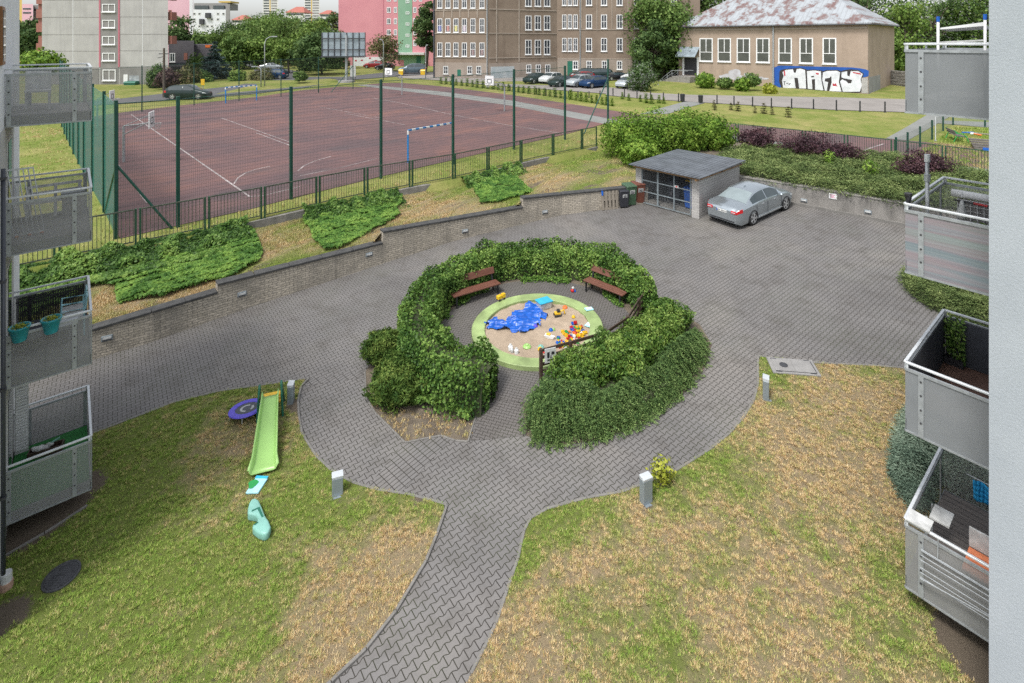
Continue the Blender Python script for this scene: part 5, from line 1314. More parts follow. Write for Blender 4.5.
for i,(px,py) in enumerate(spots):
    p=PS(px,py)
    if math.hypot(p.x-CC.x,p.y-CC.y)>1.58: continue
    nm=rg.choices(['red','yellow','blue','green','orange','white'],[6,7,4,3,2,1.4])[0]
    if nm not in first:
        o=protos[nm][0].build('toy_brick',protos[nm][1]); tag(o,nm+' toy building brick in the heap by the sandpit rim','toy brick','toy bricks heaped in the sandpit'); first[nm]=o
    else: o=first[nm].copy(); COL.objects.link(o)
    o.location=p+Vector((0,0,rg.choice([0,0,.02,.05,.07])*max(0,1-abs(px-577)/11))); o.rotation_euler=(rg.uniform(-.5,.5),rg.uniform(-.5,.5),rg.uniform(0,6)); s=rg.uniform(.85,1.45); o.scale=(s,s,s)
# toy outside the rim
p=PC(572.5,292.5); b=MB(); b.ball((0,0,.07),.07,10,6); t=thing('toy_figure','small red white and blue toy on the paving beside the brown slat bench','toy',p); b.build('body',M['red'],t); b=MB(); b.ball((0.02,0,.17),.05,10,6); b.build('head',M['dirtywhite'],t); b=MB(); b.bb(.03,.12,-.03,.03,.03,.1); b.build('foot',M['blue'],t)
# ------------------------------------------------------------------ timber rail fence with sign
fz=thing('rail_fence','low dark timber rail fence curving between the sandpit and glossy shrubs','fence')
rf=[PC(*p) for p in [(541,379.5),(570.5,371),(606,360),(628,344),(639,325),(651,309)]]
for p in rf:
    m=MB(); m.box(p+Vector((0,0,.42)),(.09,.09,.92),.4); m.build('post',M['postwood'],fz,bevel=.01)
for p,q in zip(rf,rf[1:]):
    for z in (.22,.42,.62,.82):
        m=MB(); m.bar(p+Vector((0,0,z)),q+Vector((0,0,z)),.03,.085); m.build('rail',M['postwood'],fz)
d=(rf[1]-rf[0]); d.z=0; d.normalize(); nrm=Vector((d.y,-d.x,0))
sg=thing('pictogram_sign','small white pictogram sign fixed to the first bay of the timber fence','sign',rf[0]+d*.27+Vector((0,0,.66))+nrm*.03,math.atan2(d.y,d.x))
m=MB(); m.bb(-.17,.17,-.02,0,-.2,.2); m.build('board',M['dirtywhite'],sg)
m=MB(); m.bb(-.1,-.03,-.026,-.02,-.06,.1); m.bb(.03,.12,-.026,-.02,.02,.1); m.bb(-.1,.1,-.026,-.02,-.14,-.1); m.bb(.0,.03,-.026,-.02,-.08,.0); m.build('pictogram',M['dark'],sg)
# ------------------------------------------------------------------ bollard lamps
M['capgrey']=flat('lamp cap',(.46,.49,.51),.45,.08,4)
def bollard(px,py,label,rz,h=.52):
    p=PC(px,py); t=thing('bollard_lamp',label,'lamp post',p,rz,'low grey lamp posts along the lawns')
    w=.115; b=.075
    m=MB(); m.bb(-w,w,-b,b,.0,h-.05); m.build('post',M['lampgrey'],t,bevel=.008)
    m=MB(); m.hexa([Vector(v) for v in [(-w,-b,h-.046),(w,-b,h-.046),(w,b,h-.046),(-w,b,h-.046),(-w-.004,-b-.004,h-.004),(w+.004,-b-.004,h-.004),(w+.004,b+.004,h+.012),(-w-.004,b+.004,h+.012)]]); m.build('cap',M['capgrey'],t)
    m=MB(); m.bb(-w*.85,w*.85,-b-.06,-b-.003,.0,.03); m.build('foot_plate',M['lampgrey'],t)
    m=MB(); m.bb(-w-.03,w+.03,-b-.06,b+.03,-.05,.02); m.build('footing',M['oldconcrete'],t)
bollard(646,502.5,'low grey lamp post beside the yellow green bush',.42,.56)
bollard(337.5,494.5,'low grey lamp post on the lawn edge below the hedge island',.35,.45)
bollard(291,403,'low grey lamp post at the lawn corner behind the slide',1.75,.55)
bollard(766,399,'low grey lamp post beside the concrete inspection cover',1.1,.58)
# covers
cv=thing('inspection_cover','rectangular concrete inspection cover set in the straw lawn corner','cover',PC(793,368.2)+Vector((0,0,.035)),math.atan2(PC(816,374).y-PC(776,371).y,PC(816,374).x-PC(776,371).x))
a=PC(769.5,359.5); b=PC(815.5,362.5); c=PC(817.5,377.5); 
wv=(b-a).length; hv=(c-b).length; tl=math.atan(.03)
m=MB(); m.bb(-wv/2,wv/2,-hv/2,hv/2,-.05,.03); o=m.build('frame',M['slab'],cv,bevel=.01)
for i,(x0,x1) in enumerate([(-wv*.42,-.01),(.01,wv*.42)]):
    m=MB(); m.bb(x0,x1,-hv*.38,hv*.38,.031,.042); m.build('lid',M['slab'],cv)
m=MB(); m.lathe([(.11,.043),(.11,.05),(.085,.05),(.085,.047)],20,(-wv*.2,0,0)); m.build('badge',M['iron'],cv)
m=MB()
for y in (-hv*.41,hv*.41):
    for x in (-wv*.36,wv*.36): m.bb(x-.08,x+.08,y-.02,y+.02,.03,.036)
m.bb(wv*.425,wv*.44,-hv*.38,hv*.38,.03,.034); m.bb(-wv*.42,wv*.42,-hv*.4,-hv*.385,.03,.034); m.build('slot',M['dark'],cv)
cv.rotation_euler=(R(2.6),R(-1.8),cv.rotation_euler[2])
mh=thing('manhole_cover','round dark manhole cover set in the lawn below the green turf balcony','manhole cover',PC(61.5,578)+Vector((0,0,.035)),0)
mh.rotation_euler=(R(2.9),R(-2.3),0)
m=MB(); m.lathe([(.37,-.05),(.37,.02),(.33,.028),(.325,.02)],36); m.build('frame',M['iron'],mh); mh.scale=(.8,.8,.8)
m=MB(); m.lathe([(.31,.0),(.31,.03)],36)
for k in range(-4,5): m.bb(-.25,.25,k*.055-.008,k*.055+.008,.03,.035)
m.build('lid',M['iron'],mh)
# ------------------------------------------------------------------ garden toys on the left lawn
tp=thing('trampoline','small round trampoline with violet rim tilted on the lawn behind the slide','trampoline',PC(247,416)+Vector((0,0,.2)))
tp.scale=(.66,.66,.66)
tp.rotation_euler=(R(-7),R(0),R(34))
m=MB(); m.lathe([(.44,-.02),(.66,-.02),(.68,0),(.66,.03),(.44,.03),(.43,.0),(.44,-.02)],40,close=False); m.build('rim_cover',M['purple'],tp)
m=MB(); m.lathe([(.01,.012),(.435,.012)],40,close=False); m.build('mat',M['mat'],tp)
for a0,a1 in ((50,250),(300,20+360)):
    m=MB()
    for k in range(int((a1-a0)/10)):
        u,v=R(a0+10*k),R(a0+10*k+10); m.poly([(.17*math.cos(u),.17*math.sin(u),.016),(.26*math.cos(u),.26*math.sin(u),.016),(.26*math.cos(v),.26*math.sin(v),.016),(.17*math.cos(v),.17*math.sin(v),.016)])
    m.build('print',M['matmark'],tp)
for k in range(5):
    a=R(72*k+30); m=MB(); m.tube((.6*math.cos(a),.6*math.sin(a),-.02),(.62*math.cos(a),.62*math.sin(a),-.24),.018); m.build('leg',M['greysteel'],tp)
# slide
s0=PC(263.5,474); s1=PC(271,412); d=s1-s0; d.z=0; SL=d.length; rz=math.atan2(d.y,d.x)-math.pi/2
sl=thing('garden_slide','lime green plastic garden slide with dark green ladder','slide',s0,rz)
H=.62; n=16; prof=[(-.30,.14),(-.28,.15),(-.25,.13),(-.225,.02),(-.2,0),(.2,0),(.225,.02),(.25,.13),(.28,.15),(.30,.14)]
def slz(t):
    return .12 if t<.08 else .12+(H-.12)*((t-.08)/.92)**1.12 if t<.93 else .12+(H-.12)*(.85/.92)**1.12+.0*(t-.93)
m=MB(); rows=[]
for i in range(n+1):
    t=i/n; y=t*(SL-.12)-.05; z=slz(t); rows.append([(x*(.98-.27*min(1,t*1.15))*(1.16 if i==0 else (1.07 if i==1 else 1)),y-(.04 if i==0 and abs(x)<.26 else 0),z+zz*(.55 if i==0 else 1)+.02*SL*t) for x,zz in prof])
np_=len(prof); m.faces([p for r_ in rows for p in r_],[(i*np_+k,i*np_+k+1,(i+1)*np_+k+1,(i+1)*np_+k) for i in range(n) for k in range(np_-1)])
o=m.build('chute',M['lime'],sl,True); md=o.modifiers.new('thick','SOLIDIFY'); md.thickness=.025; md.offset=-1
for s in (-1,1):
    m=MB(); pts=[(s*.34,SL-.35,.0),(s*.33,SL-.2,.0),(s*.29,SL-.06,H+.22),(s*.29,SL-.1,H+.32),(s*.29,SL-.22,H+.3),(s*.3,SL-.3,H+.04)]
    m.prism([Vector(p) for p in pts],(s*-.05,0,0)); m.prism([Vector(p) for p in [(s*.34,SL+.3,0),(s*.34,SL+.42,0),(s*.29,SL+.02,H+.18),(s*.29,SL-.1,H+.18)]],(s*-.05,0,0)); m.build('side_frame',M['slidegreen'],sl,bevel=.015)
for k in range(3):
    z=.1+.15*k; y=SL+.34-.08*k; m=MB(); m.bb(-.23,.23,y-.09,y+.05,z,z+.06); m.build('step',M['yellow'],sl,bevel=.01)
# blue foam board
a=PC(246,496); bb=PC(267,481); t=thing('foam_board','ice blue board with a green print lying on the lawn before the slide','toy board',PC(257,488.5)+Vector((0,0,.05)),0)
q=[PC(245.5,496.5),PC(258.5,496),PC(268.5,480.5),PC(256.5,480)]
c=Vector(t.location); m=MB(); m.prism([Vector((p.x,p.y,zc(p.x,p.y)+.04))-c for p in q],(0,0,.05)); m.build('board',M['ice'],t,bevel=.01)
m=MB(); e=[q[3].lerp(q[0],0.0),q[2].lerp(q[1],0.0),q[2].lerp(q[1],.14),q[3].lerp(q[0],.14)]; m.prism([Vector((p.x,p.y,zc(p.x,p.y)+.092))-c for p in e],(0,0,.012)); m.build('edge_strip',M['cyan'],t)
cc=sum(q,Vector())/4; m=MB(); m.prism([Vector((cc.x-.1+.1*math.cos(u)*(1+.3*math.sin(3*u)),cc.y+.12*math.sin(u),zc(cc.x,cc.y)+.093))-c for u in [k*.5 for k in range(12)]],(0,0,.004)); m.build('print',M['green'],t)
# teal ride-on lying on its side
t=thing('seesaw_toy','teal plastic ride-on seesaw toy tipped over on the lawn','toy',PC(259,525)+Vector((0,0,.03)),0)
out=[(249,512),(251.5,507.5),(256,506.5),(259,509),(262,516),(265,524),(269,530),(271,536),(269,541.5),(264,544),(258,541.5),(252.5,537),(252.5,533.5),(257,531),(258,527.5),(256.5,524.5),(252,523.5),(247.5,523),(247.8,517)]
c=Vector(t.location); P=[PC(*p) for p in out]; cen=sum(P,Vector())/len(P)
m=MB(); m.prism([Vector((p.x,p.y,zc(p.x,p.y)+.03))-c for p in P],(0,0,.17)); m.build('body',M['teal'],t,True,bevel=.05,seg=3)
m=MB(); e=[PC(*p) for p in [(259.5,516.5),(263.5,526.5),(261.5,527),(257.5,518.5),(251.5,521.5),(252,520)]]; m.prism([Vector((p.x,p.y,zc(p.x,p.y)+.205))-c for p in e],(0,0,.006)); m.build('seat_slot',M['slidegreen'],t)
m=MB(); e=[PC(*p) for p in [(254,534.5),(258,531.8),(258.3,532.6),(254.4,535.4)]]; m.prism([Vector((p.x,p.y,zc(p.x,p.y)+.205))-c for p in e],(0,0,.006)); m.build('foot_slot',M['slidegreen'],t)
# ------------------------------------------------------------------ cars
CARS={
 'sedan':dict(x0=-2.585,x1=2.285,wb=2.87,w=.92,top=[(-2.585,.80),(-2.55,.93),(-2.42,1.0),(-1.95,1.05),(-1.82,1.07),(-1.35,1.27),(-.95,1.42),(-.5,1.465),(0,1.475),(.4,1.44),(.7,1.33),(1.2,1.06),(1.35,1.01),(1.9,.9),(2.15,.8),(2.25,.68),(2.285,.55)],belt=[(-2.6,.98),(-1.8,.98),(0,.94),(1.2,.9),(2.3,.7)],roofw=[(-1.82,.74),(-1.2,.62),(-.5,.585),(.4,.585),(.8,.66),(1.2,.74)],cab=(-1.82,1.2),sw=(-1.42,.86),bp=-.22,rear=(-1.78,-1.0),front=(.5,1.17),hr=.335),
 'hatch':dict(x0=-2.0,x1=2.05,wb=2.6,w=.89,top=[(-2.0,.85),(-1.95,1.02),(-1.7,1.28),(-1.4,1.45),(-.7,1.52),(0,1.52),(.35,1.47),(.7,1.32),(1.15,1.06),(1.7,.93),(1.95,.8),(2.05,.55)],belt=[(-2.0,.98),(0,.93),(1.2,.9),(2.1,.7)],roofw=[(-1.95,.72),(-1.4,.62),(0,.6),(.4,.61),(.8,.68),(1.2,.76)],cab=(-1.95,1.2),sw=(-1.5,.82),bp=-.3,rear=(-1.93,-1.5),front=(.42,1.12),hr=.32),
 'estate':dict(x0=-2.4,x1=2.3,wb=2.85,w=.93,top=[(-2.4,.9),(-2.36,1.08),(-2.1,1.4),(-1.8,1.6),(-.8,1.68),(0,1.68),(.35,1.62),(.7,1.45),(1.15,1.15),(1.8,1.02),(2.15,.9),(2.3,.6)],belt=[(-2.4,1.05),(0,1.0),(1.2,.98),(2.3,.8)],roofw=[(-2.36,.76),(-1.8,.66),(0,.64),(.4,.65),(.8,.72),(1.2,.8)],cab=(-2.36,1.2),sw=(-1.9,.82),bp=-.35,rear=(-2.33,-1.9),front=(.42,1.12),hr=.36)}
def tl(t,x): return float(np.interp(x,[a for a,_ in t],[b for _,b in t]))
def sm_tl(t,x):
    return (tl(t,x)*2+tl(t,x-.07)+tl(t,x+.07))/4
def car(name,label,kind,paint,loc,rz,group=None,detail=True):
    K=CARS[kind]; t=thing(name,label,'car',loc,rz,group); x0,x1=K['x0'],K['x1']; c0,c1=K['cab']
    def S(x,v):
        top=sm_tl(K['top'],x); e=min(x-x0,x1-x); w=K['w']*(1-.19*max(0,1-e/.42)**2.2); hb=min(tl(K['belt'],x),top-.045)
        incab=c0<x<c1 and top-hb>.06
        wt=tl(K['roofw'],x) if c0<x<c1 else w*.8
        if c0<x<c1: wt=min(wt,w*.86)
        zs=.2+.1*max(0,1-e/.25)
        pts=[(w*.93,zs),(w*.985,min(.42,top-.2)),(w,min(.66,top-.1)),(w*.975,hb),(wt+.02,top-.05),(wt*.75,top-.012),(0,top+.012)]
        i=min(5,int(v)); f=v-i; a,b=pts[i],pts[i+1]
        return Vector((x,a[0]+(b[0]-a[0])*f,a[1]+(b[1]-a[1])*f))
    nx=44 if detail else 22; sub=3 if detail else 1
    xs=[x0+(x1-x0)*(.5-.5*math.cos(math.pi*i/nx)*(.7)-.5*.3*(1-2*i/nx)) for i in range(nx+1)]; xs[0]=x0; xs[-1]=x1
    vsx=[k/sub for k in range(6*sub+1)]
    m=MB(); nv=len(vsx)
    for side in (1,-1):
        V=[];Fc=[]
        for x in xs:
            for v in vsx: p=S(x,v); V.append((p.x,p.y*side,p.z))
        for i in range(nx):
            for j in range(nv-1):
                a=i*nv+j; q=(a,a+nv,a+nv+1,a+1); Fc.append(q if side<0 else q[::-1])
        m.faces(V,Fc)
    for x in (x0,x1):
        ring=[S(x,v) for v in vsx]; pts=[(p.x,p.y,p.z) for p in ring]+[(p.x,-p.y,p.z) for p in reversed(ring[:-1])]
        m.poly(pts if x==x0 else pts[::-1])
    m.poly([(x0+.1,-K['w']*.8,.2),(x1-.1,-K['w']*.8,.2),(x1-.1,K['w']*.8,.2),(x0+.1,K['w']*.8,.2)])
    o=m.build('body',paint,t,True)
    def patch(nm,xa,xb,va,vb,mat,off=.008,sides=(1,-1),n=8,parent=t,cond=None):
        m=MB()
        for s in sides:
            def P(i,j):
                x=xa+(xb-xa)*i/n; v=va+(vb-va)*j/n; p=S(x,v); e=.01
                du=S(min(x+e,x1),v)-S(max(x-e,x0),v); dv=S(x,min(v+.02,6))-S(x,max(0,v-.02)); nn=du.cross(dv)
                if nn.length>1e-9: nn.normalize()
                if nn.dot(Vector((0,p.y,p.z-.7)))<0: nn=-nn
                p=p+nn*off; return Vector((p.x,p.y*s,p.z))
            for i in range(n):
                for j in range(n):
                    xm=xa+(xb-xa)*(i+.5)/n
                    if cond and not cond(xm,va+(vb-va)*(j+.5)/n): continue
                    q=[P(i,j),P(i+1,j),P(i+1,j+1),P(i,j+1)]; m.poly(q if s>0 else q[::-1])
        if m.f: return m.build(nm,mat,parent,True)
    sw0,sw1=K['sw']; bp=K['bp']
    okf=lambda x,v: sm_tl(K['top'],x)-tl(K['belt'],x)>.2
    n=12 if detail else 5
    for s in (1,-1):
        patch('side_window',sw0,bp-.035,3.14,3.9,M['greyglass'],.008,(s,),n,cond=okf); patch('side_window',bp+.035,sw1,3.14,3.9,M['greyglass'],.008,(s,),n,cond=okf)
    patch('rear_window',K['rear'][0],K['rear'][1],4.12,6,M['rearglass'] if kind=='sedan' and detail else M['greyglass'],.008,(1,-1),n); patch('windscreen',K['front'][0],K['front'][1],4.1,6,M['greyglass'],.008,(1,-1),n)
    for s in (1,-1):
        patch('tail_light',x0+.012,x0+.3,2.45,3.0,M['taillight'],.012,(s,),5); patch('headlight',x1-.42,x1-.05,2.3,2.9,M['headlight'],.012,(s,),5)
    hr=K['hr']; hw=K['wb']/2
    for x in (-hw,hw):
        for s in (1,-1):
            y=s*(K['w']-.12); w_=bpy.data.objects.new('wheel',None); COL.objects.link(w_); w_.parent=t; w_.location=(x,y,hr)
            m=MB(); pr=[(hr*.68,-.11),(hr*.97,-.11),(hr,-.08),(hr,.08),(hr*.97,.115),(hr*.68,.115)]; m.lathe(pr,24 if detail else 14); tt=m.build('tyre',M['tyre'],w_,True); tt.rotation_euler=(R(-90*s),0,0)
            m=MB()
            m.lathe([(.05,.1),(.07,.125),(.0001,.128)],10,close=False)
            for k in range(5):
                a=2*math.pi*k/5; m.bar((.03*math.cos(a),.03*math.sin(a),.112),(hr*.66*math.cos(a),hr*.66*math.sin(a),.112),.075,.03)
            m.lathe([(hr*.6,.118),(hr*.69,.122),(hr*.69,.09)],24 if detail else 12,close=False); rr_=m.build('rim',M['rim'],w_); rr_.rotation_euler=(R(-90*s),0,0)
            m=MB(); m.lathe([(.001,.095),(hr*.66,.095)],16,close=False); q=m.build('brake_disc_plate',M['iron'],w_); q.rotation_euler=(R(-90*s),0,0); q.name='wheel_back'  # dark iron disc closing the wheel behind the spokes
            # wheel arch lip
            m=MB(); ya=s*(K['w']+.004)
            for k in range(12):
                a,b=math.pi*k/12-.12,math.pi*(k+1)/12-.12+(.24/12)
                r1,r2=hr*1.0,hr*1.17; m.poly([(x+r1*math.cos(a),ya,hr+r1*math.sin(a)),(x+r2*math.cos(a),ya,hr+r2*math.sin(a)),(x+r2*math.cos(b),ya,hr+r2*math.sin(b)),(x+r1*math.cos(b),ya,hr+r1*math.sin(b))])
            m.build('wheel_arch',M['dark'],t)
    for s in (1,-1):
        m=MB(); xm=sw1-.05; m.ball((xm,s*(K['w']+.09),tl(K['belt'],xm)+.07),.1,10,6,(.6,1,.65)); m.build('door_mirror',paint,t,True)
    m=MB(); m.box((x0-.012,0,.76 if kind=='sedan' else .62),(.02,.52,.115)); p=m.build('plate',M['plate'],t)
    m=MB(); m.box((x0-.024,.235 ,.76 if kind=='sedan' else .62),(.006,.045,.11)); m.build('plate_strip',M['plateblue'],p)
    if detail:
        m=MB()
        for k in range(7): 
            if k==2: continue
            m.box((x0-.024,.18-.065*k,.76),(.006,.035,.06))
        m.build('plate_lettering',M['dark'],p)
        m=MB(); m.box((x0+.005,0,.36),(.05,1.3,.05)); m.build('bumper_trim',M['dark'],t)
        for s in (1,-1):
            m=MB(); m.box((x0+.0,s*.62,.80),(.05,.28,.13)); m.build('tail_light',M['taillight'],t,bevel=.015)
            m=MB(); m.box((x0-.027,s*.62,.80),(.012,.2,.03)); m.build('reversing_lamp',M['headlight'],t)
            for xh in (-.62,.42):
                m=MB(); m.box((xh,s*(K['w']*.985+.012),.86),(.16,.025,.03)); m.build('door_handle',M['rim'],t)
            m=MB()
            for xd in (bp,1.02,-1.15): m.box((xd,s*(K['w']+.001),.62),(.008,.012,.56))
            m.build('door_gap',M['dark'],t)
            m=MB(); m.bar((-1.2,s*(K['w']*.975+.006),.3),(1.1,s*(K['w']*.975+.006),.3),.03,.03); m.build('sill_trim',M['rim'],t)
        m=MB(); m.prism([Vector((-.75,0,1.468)),Vector((-.55,0,1.478)),Vector((-.66,0,1.53))],(0,.03,0)); m.build('antenna_fin',paint,t)
    return t
wr=PC(751.5,224.8); wf=PC(784,209.8); dv=(wf-wr); dv.z=0; dv.normalize(); lat=Vector((-dv.y,dv.x,0))
cp_=(wr+wf)/2+lat*.8; cr=car('parked_car','silver saloon car parked beside the bin shed','sedan',M['carsilver'],(cp_.x,cp_.y,zc(cp_.x,cp_.y)),math.atan2(dv.y,dv.x))
gx=.05*dv.y+.04*dv.x; gy=.05*lat.y+.04*lat.x
cr.rotation_euler=(math.atan(gy),-math.atan(gx),math.atan2(dv.y,dv.x))
# ------------------------------------------------------------------ our apartment building, right wing and left wing
def LW(x,y,z=0): return Vector((x*D2[0]+y*D1[0],x*D2[1]+y*D1[1],z))
AR=R(ANG)
bd=thing('apartment_wing','pale rough rendered apartment wing carrying the awning balcony','building',(0,0,0),AR)
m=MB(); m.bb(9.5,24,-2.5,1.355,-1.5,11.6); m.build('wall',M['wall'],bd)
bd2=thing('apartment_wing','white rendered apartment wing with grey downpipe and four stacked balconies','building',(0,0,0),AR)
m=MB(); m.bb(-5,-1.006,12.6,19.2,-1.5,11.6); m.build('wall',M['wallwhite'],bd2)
LZ=[9.386-1.17,6.752-1.17,4.05-1.17,1.27-1.145]
for z in LZ[1:]:
    m=MB(); m.bb(-1.0,-.985,15.35,16.25,z+.2,z+2.3); f=m.build('balcony_door',M['dirtywhite'],bd2)
    m=MB(); m.bb(-.984,-.975,15.43,16.17,z+.28,z+2.22); m.build('pane',M['glass'],f)
for z in (9.9,):
    m=MB(); m.bb(-1.0,-.96,13.85,14.45,z-.4,z+.72); f=m.build('window',M['brownframe'],bd2); m=MB(); m.bb(-.958,-.95,13.92,14.38,z-.33,z+.65); m.build('pane',M['glass'],f)
m=MB(); m.bb(-1.004,-.995,14.0,17.1,-.5,8.2); m.build('grey_wall_sheet',m_plaster('greyer wall sheet',(.42,.42,.41),(.5,.5,.49),1.5,40,.4),bd2)  # thin sheet laid on the wall, greyer than the white around it
m=MB(); m.tube((-.93,13.55,.1),(-.93,13.55,7.6),.035,None,10); dp=m.build('downpipe',M['bluepipe'],bd2,True)
m=MB(); m.tube((-.9,13.7,-.42),(-.9,13.7,-.16),.1,None,12); m.build('clay_collar',M['terracotta'],dp); 
m=MB(); m.tube((-.9,13.7,-.16),(-.9,13.7,.0),.085,None,12); m.build('collar',M['dirtywhite'],dp)
m=MB()
for z in (1.5,3.5,5.5,7.4): m=MB(); m.bb(-1.0,-.885,13.5,13.6,z,z+.04); m.build('pipe_clamp',M['iron'],dp)
# planted strip of bare soil at both walls
kerb([PC(-20,575),PC(0,561),PC(45,535),PC(88,507)],.04,.07)
def balcony(label,z,pts,closed_ends,meshmat,floormat,group,posts,rail_h=1.165,ph=1.05,fascia=True,netmat=None):
    """pts: p0 (wall) p1 p2 p3 (wall) in building axes"""
    t=thing('balcony',label,'balcony',LW(*pts[1],z),AR,group); o=Vector((pts[1][0],pts[1][1],0))
    P=[Vector((a,b,0))-o for a,b in pts]; Z=lambda p,h: Vector((p.x,p.y,h))
    cen=sum(P,Vector())/4
    ins=[p+(cen-p)*.0 for p in P]
    m=MB(); Q=[Z(p,.035) for p in P]; 
    q=[p+(cen-p).normalized()*.05 for p in Q]; m.prism(q,(0,0,.15)); m.build('slab',M['fascia'],t)
    m=MB(); q=[Z(p,.188)+(cen-p).normalized()*.05 for p in P]; m.prism(q,(0,0,.02)); m.build('floor',floormat,t)
    for i in range(3):
        a,b=P[i],P[i+1]; d=(b-a).normalized(); nn=Vector((d.y,-d.x,0))
        if nn.dot(cen-(a+b)/2)>0: nn=-nn
        m=MB(); m.poly([Z(a,.0),Z(b,.0),Z(b,ph),Z(a,ph)]); m.build('mesh_panel',netmat[i] if netmat else meshmat,t)
        if fascia:
            m=MB(); m.bar(Z(a,.105)-nn*.012,Z(b,.105)-nn*.012,.014,.2); m.build('fascia',M['fascia'],t)
        m=MB(); m.bar(Z(a,ph),Z(b,ph),.035,.045); m.build('panel_frame',M['greysteel'],t); m=MB(); m.bar(Z(a,.0),Z(b,.0),.02,.03); m.build('panel_frame',M['greysteel'],t)
        m=MB(); m.bar(Z(a,rail_h),Z(b,rail_h),.05,.035); 
        L_=(b-a).length; k=max(1,int(L_/.9))
        for j in range(k+1):
            if j==0 and i==0: continue
            if j==k and i==2: continue
            c=a+d*min(max(.03,L_*j/k),L_-.03); m.bar(Z(c,ph),Z(c,rail_h),.03,.03)
        m.build('hand_rail',M['rail'],t,bevel=.006)
        for f in posts:
            c=a+d*(f if f>=0 else L_+f); m=MB(); m.bar(Z(c,.0)+nn*.008,Z(c,ph)+nn*.008,.075,.02,tuple(nn)); s=m.build('post_strip',M['greysteel'],t)
            for h in (.24,.46,.7,.93): m=MB(); m.tube(Z(c,h)+nn*.016,Z(c,h)+nn*.026,.016,None,8); m.build('bolt',M['bolt'],s)
    return t,P
NX,NY=.374,14.85
lb=[]
for i,(lab,fl_) in enumerate([('uppermost balcony of the white wing, with a garden chair inside',M['slab']),('balcony with a leaning drying rack and pale bench',M['slab']),('balcony with teal flower pots and black reed screen',M['slab']),('lowest balcony with green artificial turf floor',M['turfgreen'])]):
    lb.append(balcony(lab,LZ[i],[(-1.0,NY),(NX,NY),(NX,NY+2.2),(-1.0,NY+2.2)],None,M['meshleft'],fl_,'balconies of the white wing',(.06,-.28)))
AX,AY=10.967,2.638
RZ_=[8.75,6.02,3.32,.64]
rb=[]
for i,(lab,fl_) in enumerate([('grey mesh balcony with a white awning frame above its rail',M['slab']),('balcony wrapped in a striped sheen sheet below the awning balcony',M['slab']),('balcony lined with charcoal cloth above a reddish deck',M['deckred']),('lowest balcony with slatted dark deck, orange chair and pale boards',M['deck2'])]):
    nm=[M['stripe'],M['meshleft'],M['meshleft']] if i==1 else None
    if i==3: nm=[m_net('weathered balcony mesh',(.25,.255,.25),.8),m_net('thin balcony mesh',(.25,.255,.25),.4),m_net('thin side mesh',(.25,.255,.25),.45)]
    if i==0: nm=[M['meshright']]*3
    rb.append(balcony(lab,RZ_[i],[(AX,1.36),(AX,AY),(AX+2.7,AY),(AX+2.7,1.36)],None,M['meshright'],fl_,'balconies of the pale rough wing',(-.22,),netmat=nm))
def inb(name,label,cat,base,x,y,z,rz=0,group=None):
    p=base[0].location; v=Matrix.Rotation(AR,3,'Z')@Vector((x,y,z)); return thing(name,label,cat,p+v,AR+rz,group)
# -- left balcony contents (local axes: -x to the wall, +y away)
c=inb('garden_chair','pale garden chair standing behind the mesh of the uppermost balcony','chair',lb[0],-.9,1.0,.21)
m=MB(); m.bb(-.22,.22,-.22,.22,.4,.44); m.build('seat',M['dirtywhite'],c); m=MB(); m.bb(-.22,.22,.2,.24,.44,.85); m.build('backrest',M['dirtywhite'],c)
for x in (-.19,.19):
    for y in (-.19,.19): m=MB(); m.bb(x-.02,x+.02,y-.02,y+.02,0,.4); m.build('leg',M['dirtywhite'],c)
c=inb('drying_rack','folded metal drying rack leaning in the pale bench balcony','drying rack',lb[1],-1.02,.42,.21)
m=MB()
for k in range(7): m.tube((-.25+.08*k,.05,.05),(-.42+.08*k,-.12,1.5),.012,None,6)
m.bar((-.25,.05,.06),(.24,.05,.06),.03,.03); m.bar((-.42,-.12,1.48),(.07,-.12,1.48),.03,.03); m.build('frame',M['rail'],c)
for k in range(3): m=MB(); m.ball((-.2+.2*k,.06,.03),.035,8,5); m.build('foot',M['orange'],c)
c=inb('balcony_bench','pale slatted bench along the far side of the drying rack balcony','bench',lb[1],-.62,1.9,.21)
m=MB(); m.bb(-.55,.5,-.2,.2,.36,.4); m.build('seat',M['dirtywhite'],c); m=MB(); m.bb(-.55,.5,.18,.21,.5,.56); m.bb(-.55,.5,.18,.21,.66,.72); m.build('backrest',M['dirtywhite'],c)
for x in (-.5,0,.45): m=MB(); m.bb(x-.03,x+.03,-.18,.2,0,.36); m.bb(x-.03,x+.03,.17,.22,.36,.72); m.build('leg',M['dirtywhite'],c)
c=inb('storage_box','pale grey storage box in the corner of the drying rack balcony','box',lb[1],-.3,1.85,.21); m=MB(); m.bb(-.2,.2,-.2,.2,0,.5); m.build('body',M['slab'],c,bevel=.02); m=MB(); m.bb(-.22,.22,-.22,.22,.5,.54); m.build('lid',M['greysteel'],c)
